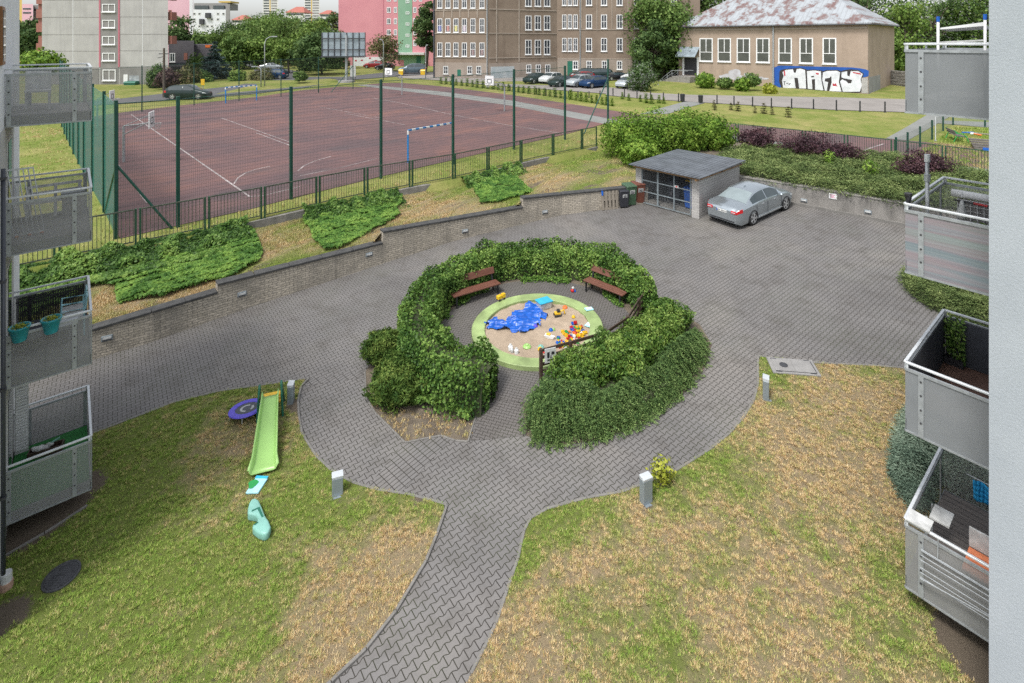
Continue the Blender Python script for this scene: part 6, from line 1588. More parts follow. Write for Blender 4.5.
# third
c=inb('privacy_screen','black reed privacy screen along the far side of the flower pot balcony','screen',lb[2],-.7,2.14,.21)
m=MB()
for k in range(40): m.bb(-.62+.031*k,-.594+.031*k,-.012,.012,.0,.82)
m.build('reed',M['screen'],c); m=MB(); m.bb(-.63,.63,-.02,.02,.7,.72); m.bb(-.63,.63,-.02,.02,.1,.12); m.build('binding',M['dark'],c)
def pot(label,y_off,x):
    c=inb('flower_pot',label,'flower pot',lb[2],x,-.02,.93,0,'teal pots on the balcony rail')
    m=MB(); m.lathe([(.11,0),(.165,.26),(.18,.27),(.18,.3),(.15,.3),(.14,.27),(.001,.26)],18,close=False); m.build('pot',M['potteal'],c,True); 
    P=np.random.default_rng(3).normal(0,.06,(120,3)); P[:,2]=.28+np.abs(P[:,2])*.4; leaves('plant',P,np.tile([0,0,1.],(120,1)),.05,L['yellow'],c,seed=4)
pot('teal flower pot on the balcony rail, closer to the wall',0,-1.15); pot('teal flower pot on the balcony rail above the plant stand',0,-.66)
c=inb('plant_stand','grey metal plant stand behind the mesh under the teal pots','stand',lb[2],-.5,.3,.21)
m=MB(); m.bb(-.28,.28,-.16,.16,.68,.71); m.build('top',M['greysteel'],c); m=MB()
for x in (-.26,.26):
    for y in (-.14,.14): m.bb(x-.015,x+.015,y-.015,y+.015,0,.68)
m.bb(-.26,.26,-.02,.02,.3,.33); m.build('leg',M['iron'],c)
for k,y in enumerate((1.25,1.7)):
    c=inb('garden_chair','pale blue tubular chair on the black screen balcony, '+('nearer one' if k==0 else 'farther one'),'chair',lb[2],-.3,y,.21,0,None)
    m=MB(); m.sweep([(.2,-.2,0),(.2,-.2,.62),(-.2,-.2,.66),(-.25,-.2,0)],.018,6); m.sweep([(.2,.2,0),(.2,.2,.62),(-.2,.2,.66),(-.25,.2,0)],.018,6); m.sweep([(.22,-.2,.6),(.26,-.14,.86),(.26,.14,.86),(.22,.2,.6)],.018,6); m.build('frame',M['ice'],c)
    m=MB(); m.bb(-.2,.2,-.18,.18,.42,.45); m.build('seat',M['dirtywhite'],c)
c=inb('balcony_table','dark low table on the floor of the black screen balcony','table',lb[2],-.75,1.3,.21); m=MB(); m.bb(-.4,.4,-.5,.5,.3,.34); m.build('top',M['screengrey'],c); m=MB(); m.bb(-.36,-.32,-.45,.45,0,.3); m.bb(.32,.36,-.45,.45,0,.3); m.build('leg',M['dark'],c)
# lowest
c=inb('storage_crate','dark crate of garden things on the green turf of the lowest turf balcony','crate',lb[3],-.78,1.62,.21,-.2)
m=MB(); m.bb(-.4,.4,-.14,.14,0,.03); m.bb(-.4,.4,-.15,-.12,0,.2); m.bb(-.4,.4,.12,.15,0,.2); m.bb(-.42,-.39,-.15,.15,0,.2); m.bb(.39,.42,-.15,.15,0,.2); m.build('crate',M['postwood'],c); c.scale=(.75,.75,.75)
m=MB(); rg=random.Random(9)
for k in range(9): m.ball((rg.uniform(-.3,.3),rg.uniform(-.07,.07),.2+rg.uniform(-.03,.06)),rg.uniform(.05,.09),8,5,(1.3,1,.8))
m.build('bag',M['dirtywhite'],c); m=MB(); m.bar((.05,0,.24),(.32,.05,.34),.05,.03); m.build('tool',M['teal'],c)
c=inb('shutter_panel','tall white louvred panel leaning at the wall of the green turf balcony','panel',lb[3],-1.22,2.02,.21)
m=MB(); m.bb(-.12,.12,-.03,.03,0,1.62); m.build('panel',M['dirtywhite'],c); m=MB()
for k in range(22): m.bb(-.1,.1,-.045,-.03,.08+.07*k,.115+.07*k)
m.build('louvre',M['white'],c)
# -- right balcony contents (local axes: +x along the front, -y to the wall)
c=inb('awning_frame','white awning frame with two blue capped posts above the gym side balcony','awning',rb[0],.15,-.95,.21)
for k,(x,y) in enumerate([(.15,.564),(.15,-.035)]):
    m=MB(); m.tube((x,y,0),(x,y,1.33+.02*k),.02,None,10); p=m.build('post',M['white'],c,True); m=MB(); m.tube((x,y,1.33+.02*k),(x,y,1.42+.02*k),.025,None,10); m.build('cap',M['blue'],p)
m=MB(); m.hexa([Vector(v) for v in [(.13,.53,1.2),(.13,-.02,1.25),(.6,-.02,1.2),(.55,.5,1.17),(.13,.53,1.23),(.13,-.02,1.31),(.6,-.02,1.24),(.55,.5,1.19)]]); m.build('canopy',M['white'],c)
m=MB(); m.bar((.15,.56,.98),(.15,-.03,1.02),.03,.03); m.build('cross_bar',M['dirtywhite'],c)
c=inb('balcony_cup','black cup standing on the corner rail of the sheen wrapped balcony','cup',rb[1],.06,-.03,1.185); m=MB(); m.lathe([(.035,0),(.055,.13),(.06,.14),(.05,.14)],14); m.build('cup',M['dark'],c,True); m=MB(); m.lathe([(.05,.141),(.062,.15),(.05,.158)],14); m.build('lid',M['black'],c)
c=inb('parasol_pole','grey pole with a clamp standing in the sheen wrapped balcony','pole',rb[1],.95,-.1,.21); m=MB(); m.tube((0,0,0),(0,0,1.55),.032,None,10); m.build('pole',M['greysteel'],c,True); m=MB(); m.tube((0,0,1.2),(0,0,1.32),.05,None,10); m.build('clamp',M['greysteel'],c); m=MB(); m.tube((0,0,1.55),(0,0,1.68),.045,None,10); m.build('head',M['rail'],c)
c=inb('hanging_bag','pale plastic bag hanging from a line in the sheen wrapped balcony','bag',rb[1],1.75,-.45,.62); m=MB(); m.lathe([(.02,.36),(.035,.3),(.07,.16),(.075,.07),(.04,0)],10); m.build('bag',M['dirtywhite'],c,True); m=MB(); m.tube((0,0,.42),(0,0,.52),.01,None,6); m.build('handle',M['white'],c)
c=inb('rolled_awning','white rolled awning tube along the side rail of the sheen wrapped balcony','awning',rb[1],2.55,-.7,.92); m=MB(); m.tube((0,.55,0),(0,-.55,0),.075,None,12); m.build('roll',M['white'],c,True); m=MB(); m.box((.02,-.15,.076),(.06,.05,.012)); m.build('clip',M['blue'],c)
c=inb('wire_rack','pale wire rack panel standing in the sheen wrapped balcony','rack',rb[1],2.5,-.75,.22)
m=MB()
for k in range(11): m.bb(-.008,.008,-.5+.1*k-.004,-.5+.1*k+.004,0,.62)
for k in range(7): m.bb(-.008,.008,-.5,.5,.1*k-.004,.1*k+.004)
m.build('wire',M['white'],c); m=MB(); m.bb(.02,.04,-.5,.5,0,.62); m.build('backing',M['slab'],c)
c=inb('planter_box','dark planter box on the floor of the sheen wrapped balcony','planter',rb[1],1.6,-.7,.21); m=MB(); m.bb(-.5,.5,-.15,.15,0,.3); m.build('box',M['postwood'],c); P=np.random.default_rng(5).uniform(-1,1,(200,3))*[.45,.12,.05]+[0,0,.33]; leaves('plant',P,np.tile([0,0,1.],(200,1)),.06,L['bright'],c,seed=2)
c=inb('balcony_broom','red and dark striped broom stick across the sheen wrapped balcony','broom',rb[1],2.35,-.62,.83,0); m=MB(); m.tube((0,.4,0),(0,-.5,-.03),.018,None,8); m.build('stick',M['dark'],c); m=MB(); m.tube((0,.1,-.005),(0,-.1,-.012),.021,None,8); m.tube((0,-.2,-.01),(0,-.35,-.02),.021,None,8); m.build('stripe',M['red'],c)
c=inb('privacy_cloth','charcoal privacy cloth inside the reddish deck balcony','screen',rb[2],1.35,-.03,.21); 
m=MB(); m.bb(-1.3,1.25,-.006,.0,.0,.86); m.build('front_cloth',M['screengrey'],c); m=MB(); m.bb(1.26,1.275,-1.2,-.02,0,.86); m.build('side_cloth',M['screengrey'],c)
c=inb('climbing_ivy','dark ivy climbing in the corner of the charcoal cloth balcony','ivy',rb[2],2.55,-.2,.21); rg_=np.random.default_rng(8); P=rg_.uniform(-1,1,(420,3))*[.09,.16,.46]+[0,0,.46]; leaves('foliage',P,np.tile([-.7,-.3,.5],(420,1)),.075,L['ivy'],c,seed=3); m=MB(); m.bb(-.1,.1,-.15,.15,0,.14); m.build('pot',M['dark'],c)
# lowest right
for k,(x,y,lab) in enumerate([(.1,-.12,'pale board clipped flat on the near corner of the slatted deck balcony rail'),(2.6,-.1,'pale board clipped on the far corner of the slatted deck balcony rail')]):
    c=inb('rail_board',lab,'board',rb[3],x,y,1.19); m=MB(); m.bb(-.15,.15,-.22,.1,0,.02); m.build('board',M['dirtywhite'],c); m=MB(); m.bb(-.12,-.08,-.2,.1,-.05,0); m.build('clip',M['greysteel'],c)
c=inb('balcony_shelf','pale folding shelf inside the balcony with the orange chair','shelf',rb[3],1.1,-.28,.75); m=MB(); m.bb(-.2,.2,-.14,.14,0,.03); m.build('top',M['dirtywhite'],c); m=MB(); m.bar((-.2,.18,-.5),(-.2,.18,0),.03,.03); m.bar((.2,.18,-.5),(.2,.18,0),.03,.03); m.build('leg',M['greysteel'],c)
c=inb('folding_chair','orange topped folding chair on the slatted deck balcony','chair',rb[3],.55,-.95,.21); m=MB()
for k in range(4): m.bb(-.3+.15*k,-.165+.15*k,-.25,.25,.45,.48)
m.build('seat',M['orangewood'],c); m=MB()
for s in (-.22,.22): m.bar((-.28,s,0),(.28,s,.46),.03,.03); m.bar((.28,s,0),(-.28,s,.46),.03,.03)
m.build('leg',M['iron'],c); m=MB(); m.bb(.28,.31,-.25,.25,.5,.82); m.build('backrest',M['dirtywhite'],c)
c=inb('hanging_towel','bright blue towel hanging over a line in the slatted deck balcony','towel',rb[3],2.15,-.75,.55); m=MB(); rows=[]
for i in range(9):
    rows.append([(-.02+.03*math.sin(i*1.3+j*.6),-.2+.05*i,.5-.09*j-.01*math.sin(i*2)) for j in range(5)])
for i in range(8):
    for j in range(4): m.poly([rows[i][j],rows[i+1][j],rows[i+1][j+1],rows[i][j+1]])
q=m.build('cloth',M['skycloth'],c,True); md=q.modifiers.new('thick','SOLIDIFY'); md.thickness=.012
m=MB(); m.tube((0,-.3,.51),(0,.3,.53),.008,None,6); m.build('line',M['greysteel'],c)
c=inb('drying_rack','wire drying rack hooked outside the balcony with the orange chair','drying rack',rb[3],-.03,-.35,.2); m=MB()
for k in range(6): z=.62-.07*k+(.0 if k<3 else -.05); m.tube((-.02-.012*k,.12,z),(-.02-.012*k,-.86,z),.006,None,5)
m.sweep([(-.02,.12,.64),(-.02,-.82,.64),(-.05,-.9,.55),(-.09,-.9,.3),(-.09,.12,.2)],.01,6); m.bar((-.02,-.1,.64),(.02,-.1,.98),.015,.015); m.bar((-.02,-.75,.64),(.02,-.75,.98),.015,.015); m.build('wire',M['greysteel'],c)
# ------------------------------------------------------------------ sports court equipment
sf=thing('court_fence','tall dark green wire mesh fence round the red sports court','fence')
def m_grid(name,col,dirv,step,wire):
    g=G(name); v=g.obj(); s=g.n('ShaderNodeSeparateXYZ',{'Vector':v})
    u=g.m('ADD',g.m('MULTIPLY',s.outputs[0],dirv.x),g.m('MULTIPLY',s.outputs[1],dirv.y))
    a=g.m('LESS_THAN',g.m('PINGPONG',u,step/2),wire/2); b=g.m('LESS_THAN',g.m('PINGPONG',s.outputs[2],step),wire/2)
    al=g.m('MAXIMUM',a,b); p=g.bsdf(g.mix(g.noise(v,3,2),tuple(c*.8 for c in col),col),.5); t=g.n('ShaderNodeBsdfTransparent').outputs[0]
    return g.end(g.n('ShaderNodeMixShader',{0:al,1:t,2:p}).outputs[0])
NEAR=[(116,238.5),(178,227),(291,199),(381,178.5),(453,164),(514,149.5),(565,139.5),(608,121)]
FAR=[(142,112),(194,105.5),(239,101),(281,97),(318.5,92.8),(353,89)]
LEFT=[(104,212),(92.5,191),(84,176),(78.5,164),(73.5,154),(70,146.5),(67,140),(64.5,134),(62,127),(60,122)]
FH=5.55
def fpost(p,h=FH,r=.055): m=MB(); m.box(p+Vector((0,0,h/2)),(r*1.7,r*1.7,h+.1),.8); m.build('post',M['fencedark'],sf)
NP=[PF(*p) for p in NEAR]; FP_=[PF(*p) for p in FAR]; LP=[PF(*p) for p in LEFT]
for p in NP: fpost(p,FH,.075)
for p in LP: fpost(p,FH,.07)
for p in FP_: fpost(p,4.6,.05)
def net(P,h,mat,n='netting'):
    m=MB()
    for a,b in zip(P,P[1:]): m.poly([a+Vector((0,0,.05)),b+Vector((0,0,.05)),b+Vector((0,0,h)),a+Vector((0,0,h))])
    m.build(n,mat,sf)
    m=MB()
    for a,b in zip(P,P[1:]): m.tube(a+Vector((0,0,h-.03)),b+Vector((0,0,h-.03)),.014,None,4)
    m.build('top_wire',M['fencedark'],sf)
dn=(NP[5]-NP[0]); dn.z=0; dn.normalize()
net(NP[:7],FH-.05,m_grid('fence wire',(.07,.09,.085),dn,.075,.0075))
net([NP[0]]+LP,FH-.08,M['fencenet'])
net([LP[-1]]+FP_,4.55,m_net('far fence wire',(.05,.075,.065),.13))
net(FP_[-1:]+[PF(400,84)],4.5,m_net('far fence wire end',(.05,.075,.065),.1))
def brace(p,h,q): m=MB(); m.tube(p+Vector((0,0,h)),q,.05,None,8); m.build('brace',M['fencedark'],sf)
brace(NP[0],3.0,PF(172,228.5)); brace(NP[0],2.9,PF(105,213)); brace(NP[-1],3.9,PF(584,134)); brace(FP_[-1],3.2,PF(331,92.5))
def goal(label,p,q,h):
    t=thing('handball_goal',label,'goal',p); d=q-p; n=Vector((d.y,-d.x,0)).normalized(); Lg=d.length
    for o in (Vector(),d):
        m=MB()
        for k in range(8): m.mi=0 if k%2==0 or k<6 else 1; m.bar(o+Vector((0,0,h*k/8)),o+Vector((0,0,h*(k+1)/8)),.1,.1)
        m.build('post',[M['goalblue'],M['white']],t)
    m=MB(); K=13
    for k in range(K): m.mi=k%2; m.bar(d*(k/K)+Vector((0,0,h)),d*((k+1)/K)+Vector((0,0,h)),.1,.1)
    m.build('crossbar',[M['goalblue'],M['white']],t)
goal('blue and white striped handball goal on the near side of the court',PF(408,162.5),PF(452.5,152.5),2.02)
goal('blue and white striped handball goal on the far side of the court',PF(225.6,103.2),PF(256.7,100.4),1.75)
def hoop(label,base,top,board,rim_dir,bw=1.15,bh=.85):
    t=thing('basketball_hoop',label,'basketball hoop',base); b=Vector(base); tp=Vector(top)-b; bo=Vector(board)-b; rd=Vector(rim_dir).normalized()
    m=MB(); m.sweep([(0,0,0),(0,0,tp.z-.4),(tp.x,tp.y,tp.z)],[.075,.07,.06],8); m.build('pole',M['greysteel'],t)
    m=MB(); m.tube(tp,bo-rd*.05+Vector((0,0,-.2)),.035,None,6); m.tube(tp*.98-Vector((0,0,.5)),bo-rd*.05+Vector((0,0,-.1)),.03,None,6); m.tube(tp,bo-rd*.05+Vector((0,0,.3)),.025,None,6); m.build('arm',M['greysteel'],t)
    a=math.atan2(rd.y,rd.x)-math.pi/2; bd_=MB(); bd_.box(bo,(bw,.05,bh),a); o=bd_.build('backboard',M['white'],t)
    m=MB(); Mx=Matrix.Rotation(a,3,'Z')
    for (x,z,w,h) in ((0,.12,.5,.05),(0,-.22,.5,.05),(-.24,-.05,.05,.35),(.24,-.05,.05,.35)): m.box(bo+Mx@Vector((x,.03,z)),(w,.02,h),a)
    m.build('target_frame',M['iron'],o)
    m=MB(); c=bo+rd*.3+Vector((0,0,-.25)); m.sweep([(c.x+.22*math.cos(k*.5236),c.y+.22*math.sin(k*.5236),c.z) for k in range(12)],.015,5,True); m.build('rim',M['dirtywhite'],t)
    m=MB()
    for k in range(12): a1=k*.5236; m.tube((c.x+.22*math.cos(a1),c.y+.22*math.sin(a1),c.z),(c.x+.12*math.cos(a1+.5),c.y+.12*math.sin(a1+.5),c.z-.4),.008,None,4)
    m.build('net',M['dirtywhite'],t)
b=PY(151.5,119.5,33); hoop('basketball hoop with net at the near fence corner of the court',Vector((b.x-2.1,b.y+.5,zf(0,33))),Vector((b.x-2.1,b.y+.5,4.5)),b,(.94,.34,0),1.05,.98)
b=PY(112,95.5,44); hoop('basketball hoop behind the teal net fence, seen above the fence net',Vector((b.x-2,b.y+1,zf(0,44))),Vector((b.x-2,b.y+1,4.9)),b,(.93,.36,0))
p=PF(402,95); b=PY(388.5,71.5,p.y-1); hoop('white basketball backboard on the far side of the court by the billboard',p,p+Vector((-.2,-.1,2.55)),b,(-.5,-.85,0))
p=PF(504.5,111); b=PY(489.5,80.5,p.y-1); hoop('white basketball backboard close to the sapling row before the school',p,p+Vector((-.2,-.1,2.75)),b,(-.5,-.85,0),1.0,.95)
# ------------------------------------------------------------------ buildings
def wallbox(name,mat,parent,pts,z0,z1):
    m=MB(); m.prism([Vector((x,y,z0)) for x,y in pts],(0,0,z1-z0)); return m.build(name,mat,parent)
class Face:
    """vertical facade between two ground points; maps picture points onto it"""
    def __init__(s,P,Q): s.P=Vector((P[0],P[1],0)); s.d=Vector((Q[0]-P[0],Q[1]-P[1],0)); s.L=s.d.length; s.d.normalize(); s.n=Vector((s.d.y,-s.d.x,0))
    def s_at(s,px):
        u=(px-CX)/F; return (u*s.P.y-s.P.x)/(s.d.x-u*s.d.y)
    def z_at(s,px,py): q=s.P+s.d*s.s_at(px); return 10-(py-HY)/F*q.y
    def pt(s,a,z,o=0): q=s.P+s.d*a+s.n*o; return Vector((q.x,q.y,z))
    def px(s,px,py,o=0): return s.pt(s.s_at(px),s.z_at(px,py),o)
    def slab(s,m,a0,a1,z0,z1,o0,o1):
        m.hexa([s.pt(a0,z0,o1),s.pt(a1,z0,o1),s.pt(a1,z0,o0),s.pt(a0,z0,o0),s.pt(a0,z1,o1),s.pt(a1,z1,o1),s.pt(a1,z1,o0),s.pt(a0,z1,o0)]); return m
    def window(s,par,px,yt,yb,wpx,frame=None,pane=None,cols=2,rows=3,fr=.1,sill=True,out=.05,off=0.0,tee=0.0):
        a=s.s_at(px); w=wpx/2*(s.s_at(px+.5)-s.s_at(px-.5)); z1=s.z_at(px,yt); z0=s.z_at(px,yb); m=MB()
        frame=frame or M['white']; pane=pane or M['glass']
        out+=off; s.slab(m,a-w,a+w,z0,z0+fr,off,out); s.slab(m,a-w,a+w,z1-fr,z1,off,out); s.slab(m,a-w,a-w+fr,z0+fr,z1-fr,off,out); s.slab(m,a+w-fr,a+w,z0+fr,z1-fr,off,out)
        zt=z0+fr if not tee else z0+(z1-z0)*tee
        for k in range(1,cols): x=a-w+2*w*k/cols; s.slab(m,x-fr*.33,x+fr*.33,zt,z1-fr,off,out*.9)
        for k in range(1,rows): z=z0+(z1-z0)*(tee or k/rows); s.slab(m,a-w+fr,a+w-fr,z-fr*.3,z+fr*.3,off,out*.8)
        if sill: s.slab(m,a-w-.08,a+w+.08,z0-.1,z0-.004,.0,out+.1)
        f=m.build('window',frame,par); m=MB(); s.slab(m,a-w+fr*.5,a+w-fr*.5,z0+fr*.5,z1-fr*.5,-.02,off+.012); m.build('pane',pane,f); return f
    def strip(s,par,name,mat,px0,px1,y0,y1,o=.06):
        a0,a1=s.s_at(px0),s.s_at(px1); m=MB(); s.slab(m,a0,a1,s.z_at((px0+px1)/2,y1),s.z_at((px0+px1)/2,y0),-.05,o); return m.build(name,mat,par)
def G2(px,Y): return ((px-CX)/F*Y,Y)
# school
A,B,C,D=G2(433.5,90.5),G2(488,88),G2(557,94),G2(700,89)
sc=thing('school_building','long brown rendered school with white framed windows beyond the court','building')
zs=3.3
wallbox('wall',M['school'],sc,[A,B,C,D,(D[0]+6,D[1]+22),(A[0]+4,A[1]+24)],zs,25)
f1,f2,f3=Face(A,B),Face(B,C),Face(C,D)
bl=glass('school pane',(.035,.04,.05),.15)
tints=[flat('blind red',(.4,.12,.1)),flat('blind yellow',(.55,.5,.12)),flat('blind lilac',(.5,.42,.5)),flat('blind blue',(.1,.13,.4)),flat('curtain dark red',(.14,.05,.05))]
for r,(yt,yb) in enumerate([(-6,8.2),(18.5,32.5),(42.6,56.4)]):
    for c,px in enumerate([439.9,448,456,464.4,473,482]):
        w=f1.window(sc,px,yt,yb,4.9,None,bl,2,2,.1)
        k={(1,0):3,(1,1):0,(1,2):1,(1,3):2,(2,4):4,(2,5):4}.get((r,c))
        if k is not None:
            a=f1.s_at(px); wd=.22; m=MB(); f1.slab(m,a-wd,a+wd,f1.z_at(px,yb)+.2,f1.z_at(px,(yt*1.1+yb)/2.1),.012,.02); m.build('blind',tints[k],w)
for (yt,yb) in [(-8.6,6.5),(15.6,30),(39.8,54.6)]:
    for px in (528.3,537.8,547): f2.window(sc,px,yt,yb,6.2,None,bl,2,2,.12)
for (yt,yb) in [(-8.5,5.5),(14.6,28.6),(38,51.4)]:
    for px in (564.3,570,575.6): f3.window(sc,px,yt,yb,4.2,None,bl,2,2,.1)
    for px in (589,604,619.6,637,655.5,674): f3.window(sc,px,yt,yb,6.0,None,bl,2,2,.12)
for px in (446,470,479): f1.window(sc,px,66,74,5,M['dirtywhite'],bl,2,2,.13,True,.05,.08)
for px in (528.5,538,547.5): f2.window(sc,px,64.5,72.8,5,None,bl,2,2,.13,True,.05,.08)
for px in (575.6,589.2,604.5,619.5,637): f3.window(sc,px,60.8,69.5,5.4,None,bl,2,2,.13,True,.05,.08)
for (f,x0,x1) in ((f1,433.8,487.6),(f2,488.6,556.5),(f3,557.5,699)):
    f.strip(sc,'plinth',M['schoolpale'],x0,x1,59.5 if f is f3 else 62.5,80,.07)
    for y in ((9.5,10.4),(33.0,33.8),(57.2,57.9)) if f is not f3 else ((29.2,29.9),(58.6,59.3)): f.strip(sc,'string_course',M['trim'],x0+.3,x1-.3,*y,.09)
for px in (443.8,452,460,468.6,477.4): f1.strip(sc,'pilaster',M['trim'],px-.5,px+.5,9.6,17.6,.07)
for px in (496.5,519): f2.strip(sc,'pilaster',M['trim'],px-.5,px+.5,-8,62,.08)
for px in (581.5,597,612,628,646.5): f3.strip(sc,'pilaster',M['trim'],px-.35,px+.35,-8,29,.07)
f2.strip(sc,'wall_painting',m_plaster('faded wall painting',(.28,.34,.36),(.5,.52,.52),.9,3,.2),490.5,514,66.5,78.5,.1)
f3.strip(sc,'door',M['slidegreen'],567.5,572.5,61,76,.1); f1.strip(sc,'door',M['slidegreen'],457.5,461,69.5,76,.1)
for f,px in ((f1,487.2),(f3,580.2),(f3,646)): 
    m=MB(); q=f.px(px,10,.12); m.tube((q.x,q.y,3.4),(q.x,q.y,24),.09,None,8); m.build('downpipe',M['greysteel'],sc)
q=f1.px(434.2,10,.1); m=MB(); m.tube((q.x,q.y,3.4),(q.x,q.y,24),.14,None,8); m.build('downpipe',M['bluepipe'],sc)
# gym hall
GR=PF(868,94); GR=(GR.x,GR.y); GL=(GR[0]-.714*25.6,GR[1]+.70*25.6); GB=(GR[0]+.70*18,GR[1]+.714*18); GZ=11.9; gz0=2.9
gy=thing('gym_hall','beige gym hall with rusty tin roof and large graffiti','building')
wallbox('wall',M['gym'],gy,[GL,GR,GB,(GL[0]+.7*18,GL[1]+.714*18)],gz0,GZ)
gf=Face(GL,GR); gs=Face(GR,GB)
def roofp(): 
    o=.55; e=Vector((.714,-.70,0)); s=Vector((.70,.714,0)); P0=Vector((GL[0],GL[1],GZ))-e*o-s*o; P1=Vector((GR[0],GR[1],GZ))+e*o-s*o; P2=Vector((GB[0],GB[1],GZ))+e*o+s*o; P3=P2-e*(25.6+2*o)
    h=6.1; r1=(P0+P3)/2+e*8.5+Vector((0,0,h)); r2=(P1+P2)/2-e*8.5+Vector((0,0,h)); return P0,P1,P2,P3,r1,r2
P0,P1,P2,P3,r1,r2=roofp(); m=MB(); u=Vector((0,0,.18))
m.faces([P0,P1,P2,P3,r1,r2],[(3,2,1,0)]); m.faces([P0+u,P1+u,P2+u,P3+u,r1+u,r2+u],[(0,1,5,4),(1,2,5),(2,3,4,5),(3,0,4)])
for a,b in ((P0,P1),(P1,P2),(P2,P3),(P3,P0)): m.poly([a,b,b+u,a+u])
rf=m.build('roof',M['gymroof'],gy); m=MB(); m.box(r2+Vector((.2,1.5,.7)),(.9,.9,2.4),.8); m.build('chimney',M['school'],rf)
m=MB(); m.bar(P0+Vector((0,0,-.03)),P1+Vector((0,0,-.03)),.16,.12); m.bar(P1+Vector((0,0,-.03)),P2+Vector((0,0,-.03)),.16,.12); m.build('gutter',M['iron'],rf)
gp=glass('gym pane',(.07,.075,.065),.2)
for px in (706.2,724.4,743.5,763,785.2,806.3,829.5):
    w=gf.window(gy,px,38.2-.3*(px-706)/124,61.4+2.6*(px-706)/124,13.2+.6*(px-706)/124,M['white'],gp,2,2,.15,True,.08,0,.4)
gf.strip(gy,'cornice',M['trim'],679,867,28.2,29.6,.1)
# stained patches, graffiti
def gpoly(par,name,mat,zpts,o,org=(768,60),s=9.31):
    m=MB(); P=[gf.px(org[0]+x/s,org[1]+y/s,o) for x,y in zpts]; m.prism(P,-gf.n*.004); return m.build(name,mat,par)
gr=thing('graffiti','large white HAZY graffiti lettering on blue ground at the gym corner','graffiti')
gpoly(gr,'ground_colour',M['graffblue'],[(58,70),(100,52),(250,55),(400,60),(560,64),(700,67),(790,70),(860,78),(910,88),(938,100),(936,150),(905,160),(878,162),(880,292),(130,262),(60,238)],.02)
gpoly(gr,'letter_outline',M['graffblack'],[(108,105),(122,92),(160,82),(236,78),(262,74),(305,72),(354,86),(362,92),(430,88),(500,98),(512,104),(545,92),(645,92),(684,104),(700,96),(768,86),(842,92),(893,128),(876,178),(888,232),(872,298),(850,306),(690,304),(540,294),(300,275),(128,268),(104,200)],.026)
W_=[[(135,112),(165,92),(232,86),(243,118),(258,120),(268,84),(305,80),(346,94),(352,180),(355,266),(292,264),(278,168),(246,164),(258,262),(142,260),(132,190),(146,150)],
    [(362,104),(430,97),(494,106),(496,178),(516,282),(440,276),(438,178),(408,180),(414,272),(372,268)],
    [(512,116),(548,102),(640,100),(672,114),(660,204),(684,294),(572,288),(594,205),(590,148),(572,166),(532,172),(528,198),(560,206),(548,286),(530,284),(506,184)],
    [(686,114),(738,104),(738,144),(760,154),(772,104),(838,102),(882,130),(862,182),(874,234),(856,294),(698,296),(672,200),(690,180),(728,196),(748,218),(774,216),(784,186),(700,168),(684,160)]]
for k,w in enumerate(W_): gpoly(gr,'letter',M['graffwhite'],w,.032)
gpoly(gr,'letter_gap',M['graffblack'],[(400,152),(428,146),(430,160),(402,162)],.037)
for q in ([(785,110),(865,124),(868,138),(796,122)],[(146,100),(158,98),(164,146),(152,150)],[(600,222),(612,216),(618,226),(634,214),(640,236),(652,246),(628,242),(606,242)],[(445,118),(475,122),(470,138),(448,132)]): gpoly(gr,'paint_dash',M['graffred'],q,.038)
for q in ([(150,200),(156,200),(158,234),(152,234)],[(142,200),(166,198),(166,203),(142,205)],[(170,215),(190,210),(192,216),(172,222)],[(192,222),(210,215),(212,222),(194,232)]): gpoly(gr,'tag_stroke',M['graffblack'],q,.038)
g2=thing('graffiti','faded pale blue graffiti smears under the gym windows','graffiti')
pl_=m_plaster('faded pale graffiti',(.36,.34,.35),(.56,.58,.64),1.2,5,.2)
rg=random.Random(5)
for (x0,x1,y0,y1) in [(700,712,74,80),(722,745,71,81),(744,752,73,78),(755,768,77,80)]:
    pts=[]; n=22
    for k in range(n):
        a=2*math.pi*k/n; r=1+.28*math.sin(3*a+x0)+rg.uniform(-.14,.14); pts.append(((x0+x1)/2+(x1-x0)/2*r*math.cos(a),(y0+y1)/2+(y1-y0)/2*r*math.sin(a)))
    m=MB(); m.prism([gf.px(x,y,.02) for x,y in pts],-gf.n*.004); m.build('paint_patch',pl_,g2)
gf.strip(gy,'broken_plaster',M['shedbrick'],861.5,867.8,78,93,.03)
m=MB(); q=gf.px(773.5,40,.12); m.tube((q.x,q.y,2.9),(q.x,q.y,GZ),.11,None,8); m.build('downpipe',M['greysteel'],gy)
gs.strip(gy,'broken_plaster',m_plaster('grey patched plaster',(.2,.2,.2),(.3,.3,.295),1,6,.4),868.5,880,76,93,.04)
# gym door, canopy, stairs
dr=gf.strip(gy,'door',M['dark'],684.5,697,58,75,.04); gf.strip(gy,'door_frame',M['white'],682.6,684.4,57,75.5,.1); gf.strip(gy,'door_frame',M['white'],697.1,698.9,57,75.5,.1)
a0,a1=gf.s_at(680),gf.s_at(699.5); zc1=gf.z_at(690,47.5); m=MB()
m.hexa([gf.pt(a0,zc1-1.5,1.6),gf.pt(a1,zc1-1.5,1.6),gf.pt(a1,zc1,.0),gf.pt(a0,zc1,.0),gf.pt(a0,zc1-1.4,1.65),gf.pt(a1,zc1-1.4,1.65),gf.pt(a1,zc1+.1,.0),gf.pt(a0,zc1+.1,.0)]); m.build('canopy',M['board'],gy)
st=thing('entrance_stairs','concrete entrance stairs with rails at the door end of the gym','stairs'); zt=gf.z_at(690,75.5); m=MB()
a0,a1=gf.s_at(682),gf.s_at(700); gf.slab(m,a0,a1,2.5,zt,.06,2.2)
gf.slab(m,a0,a1,2.5,zt-.002,2.2,3.4)
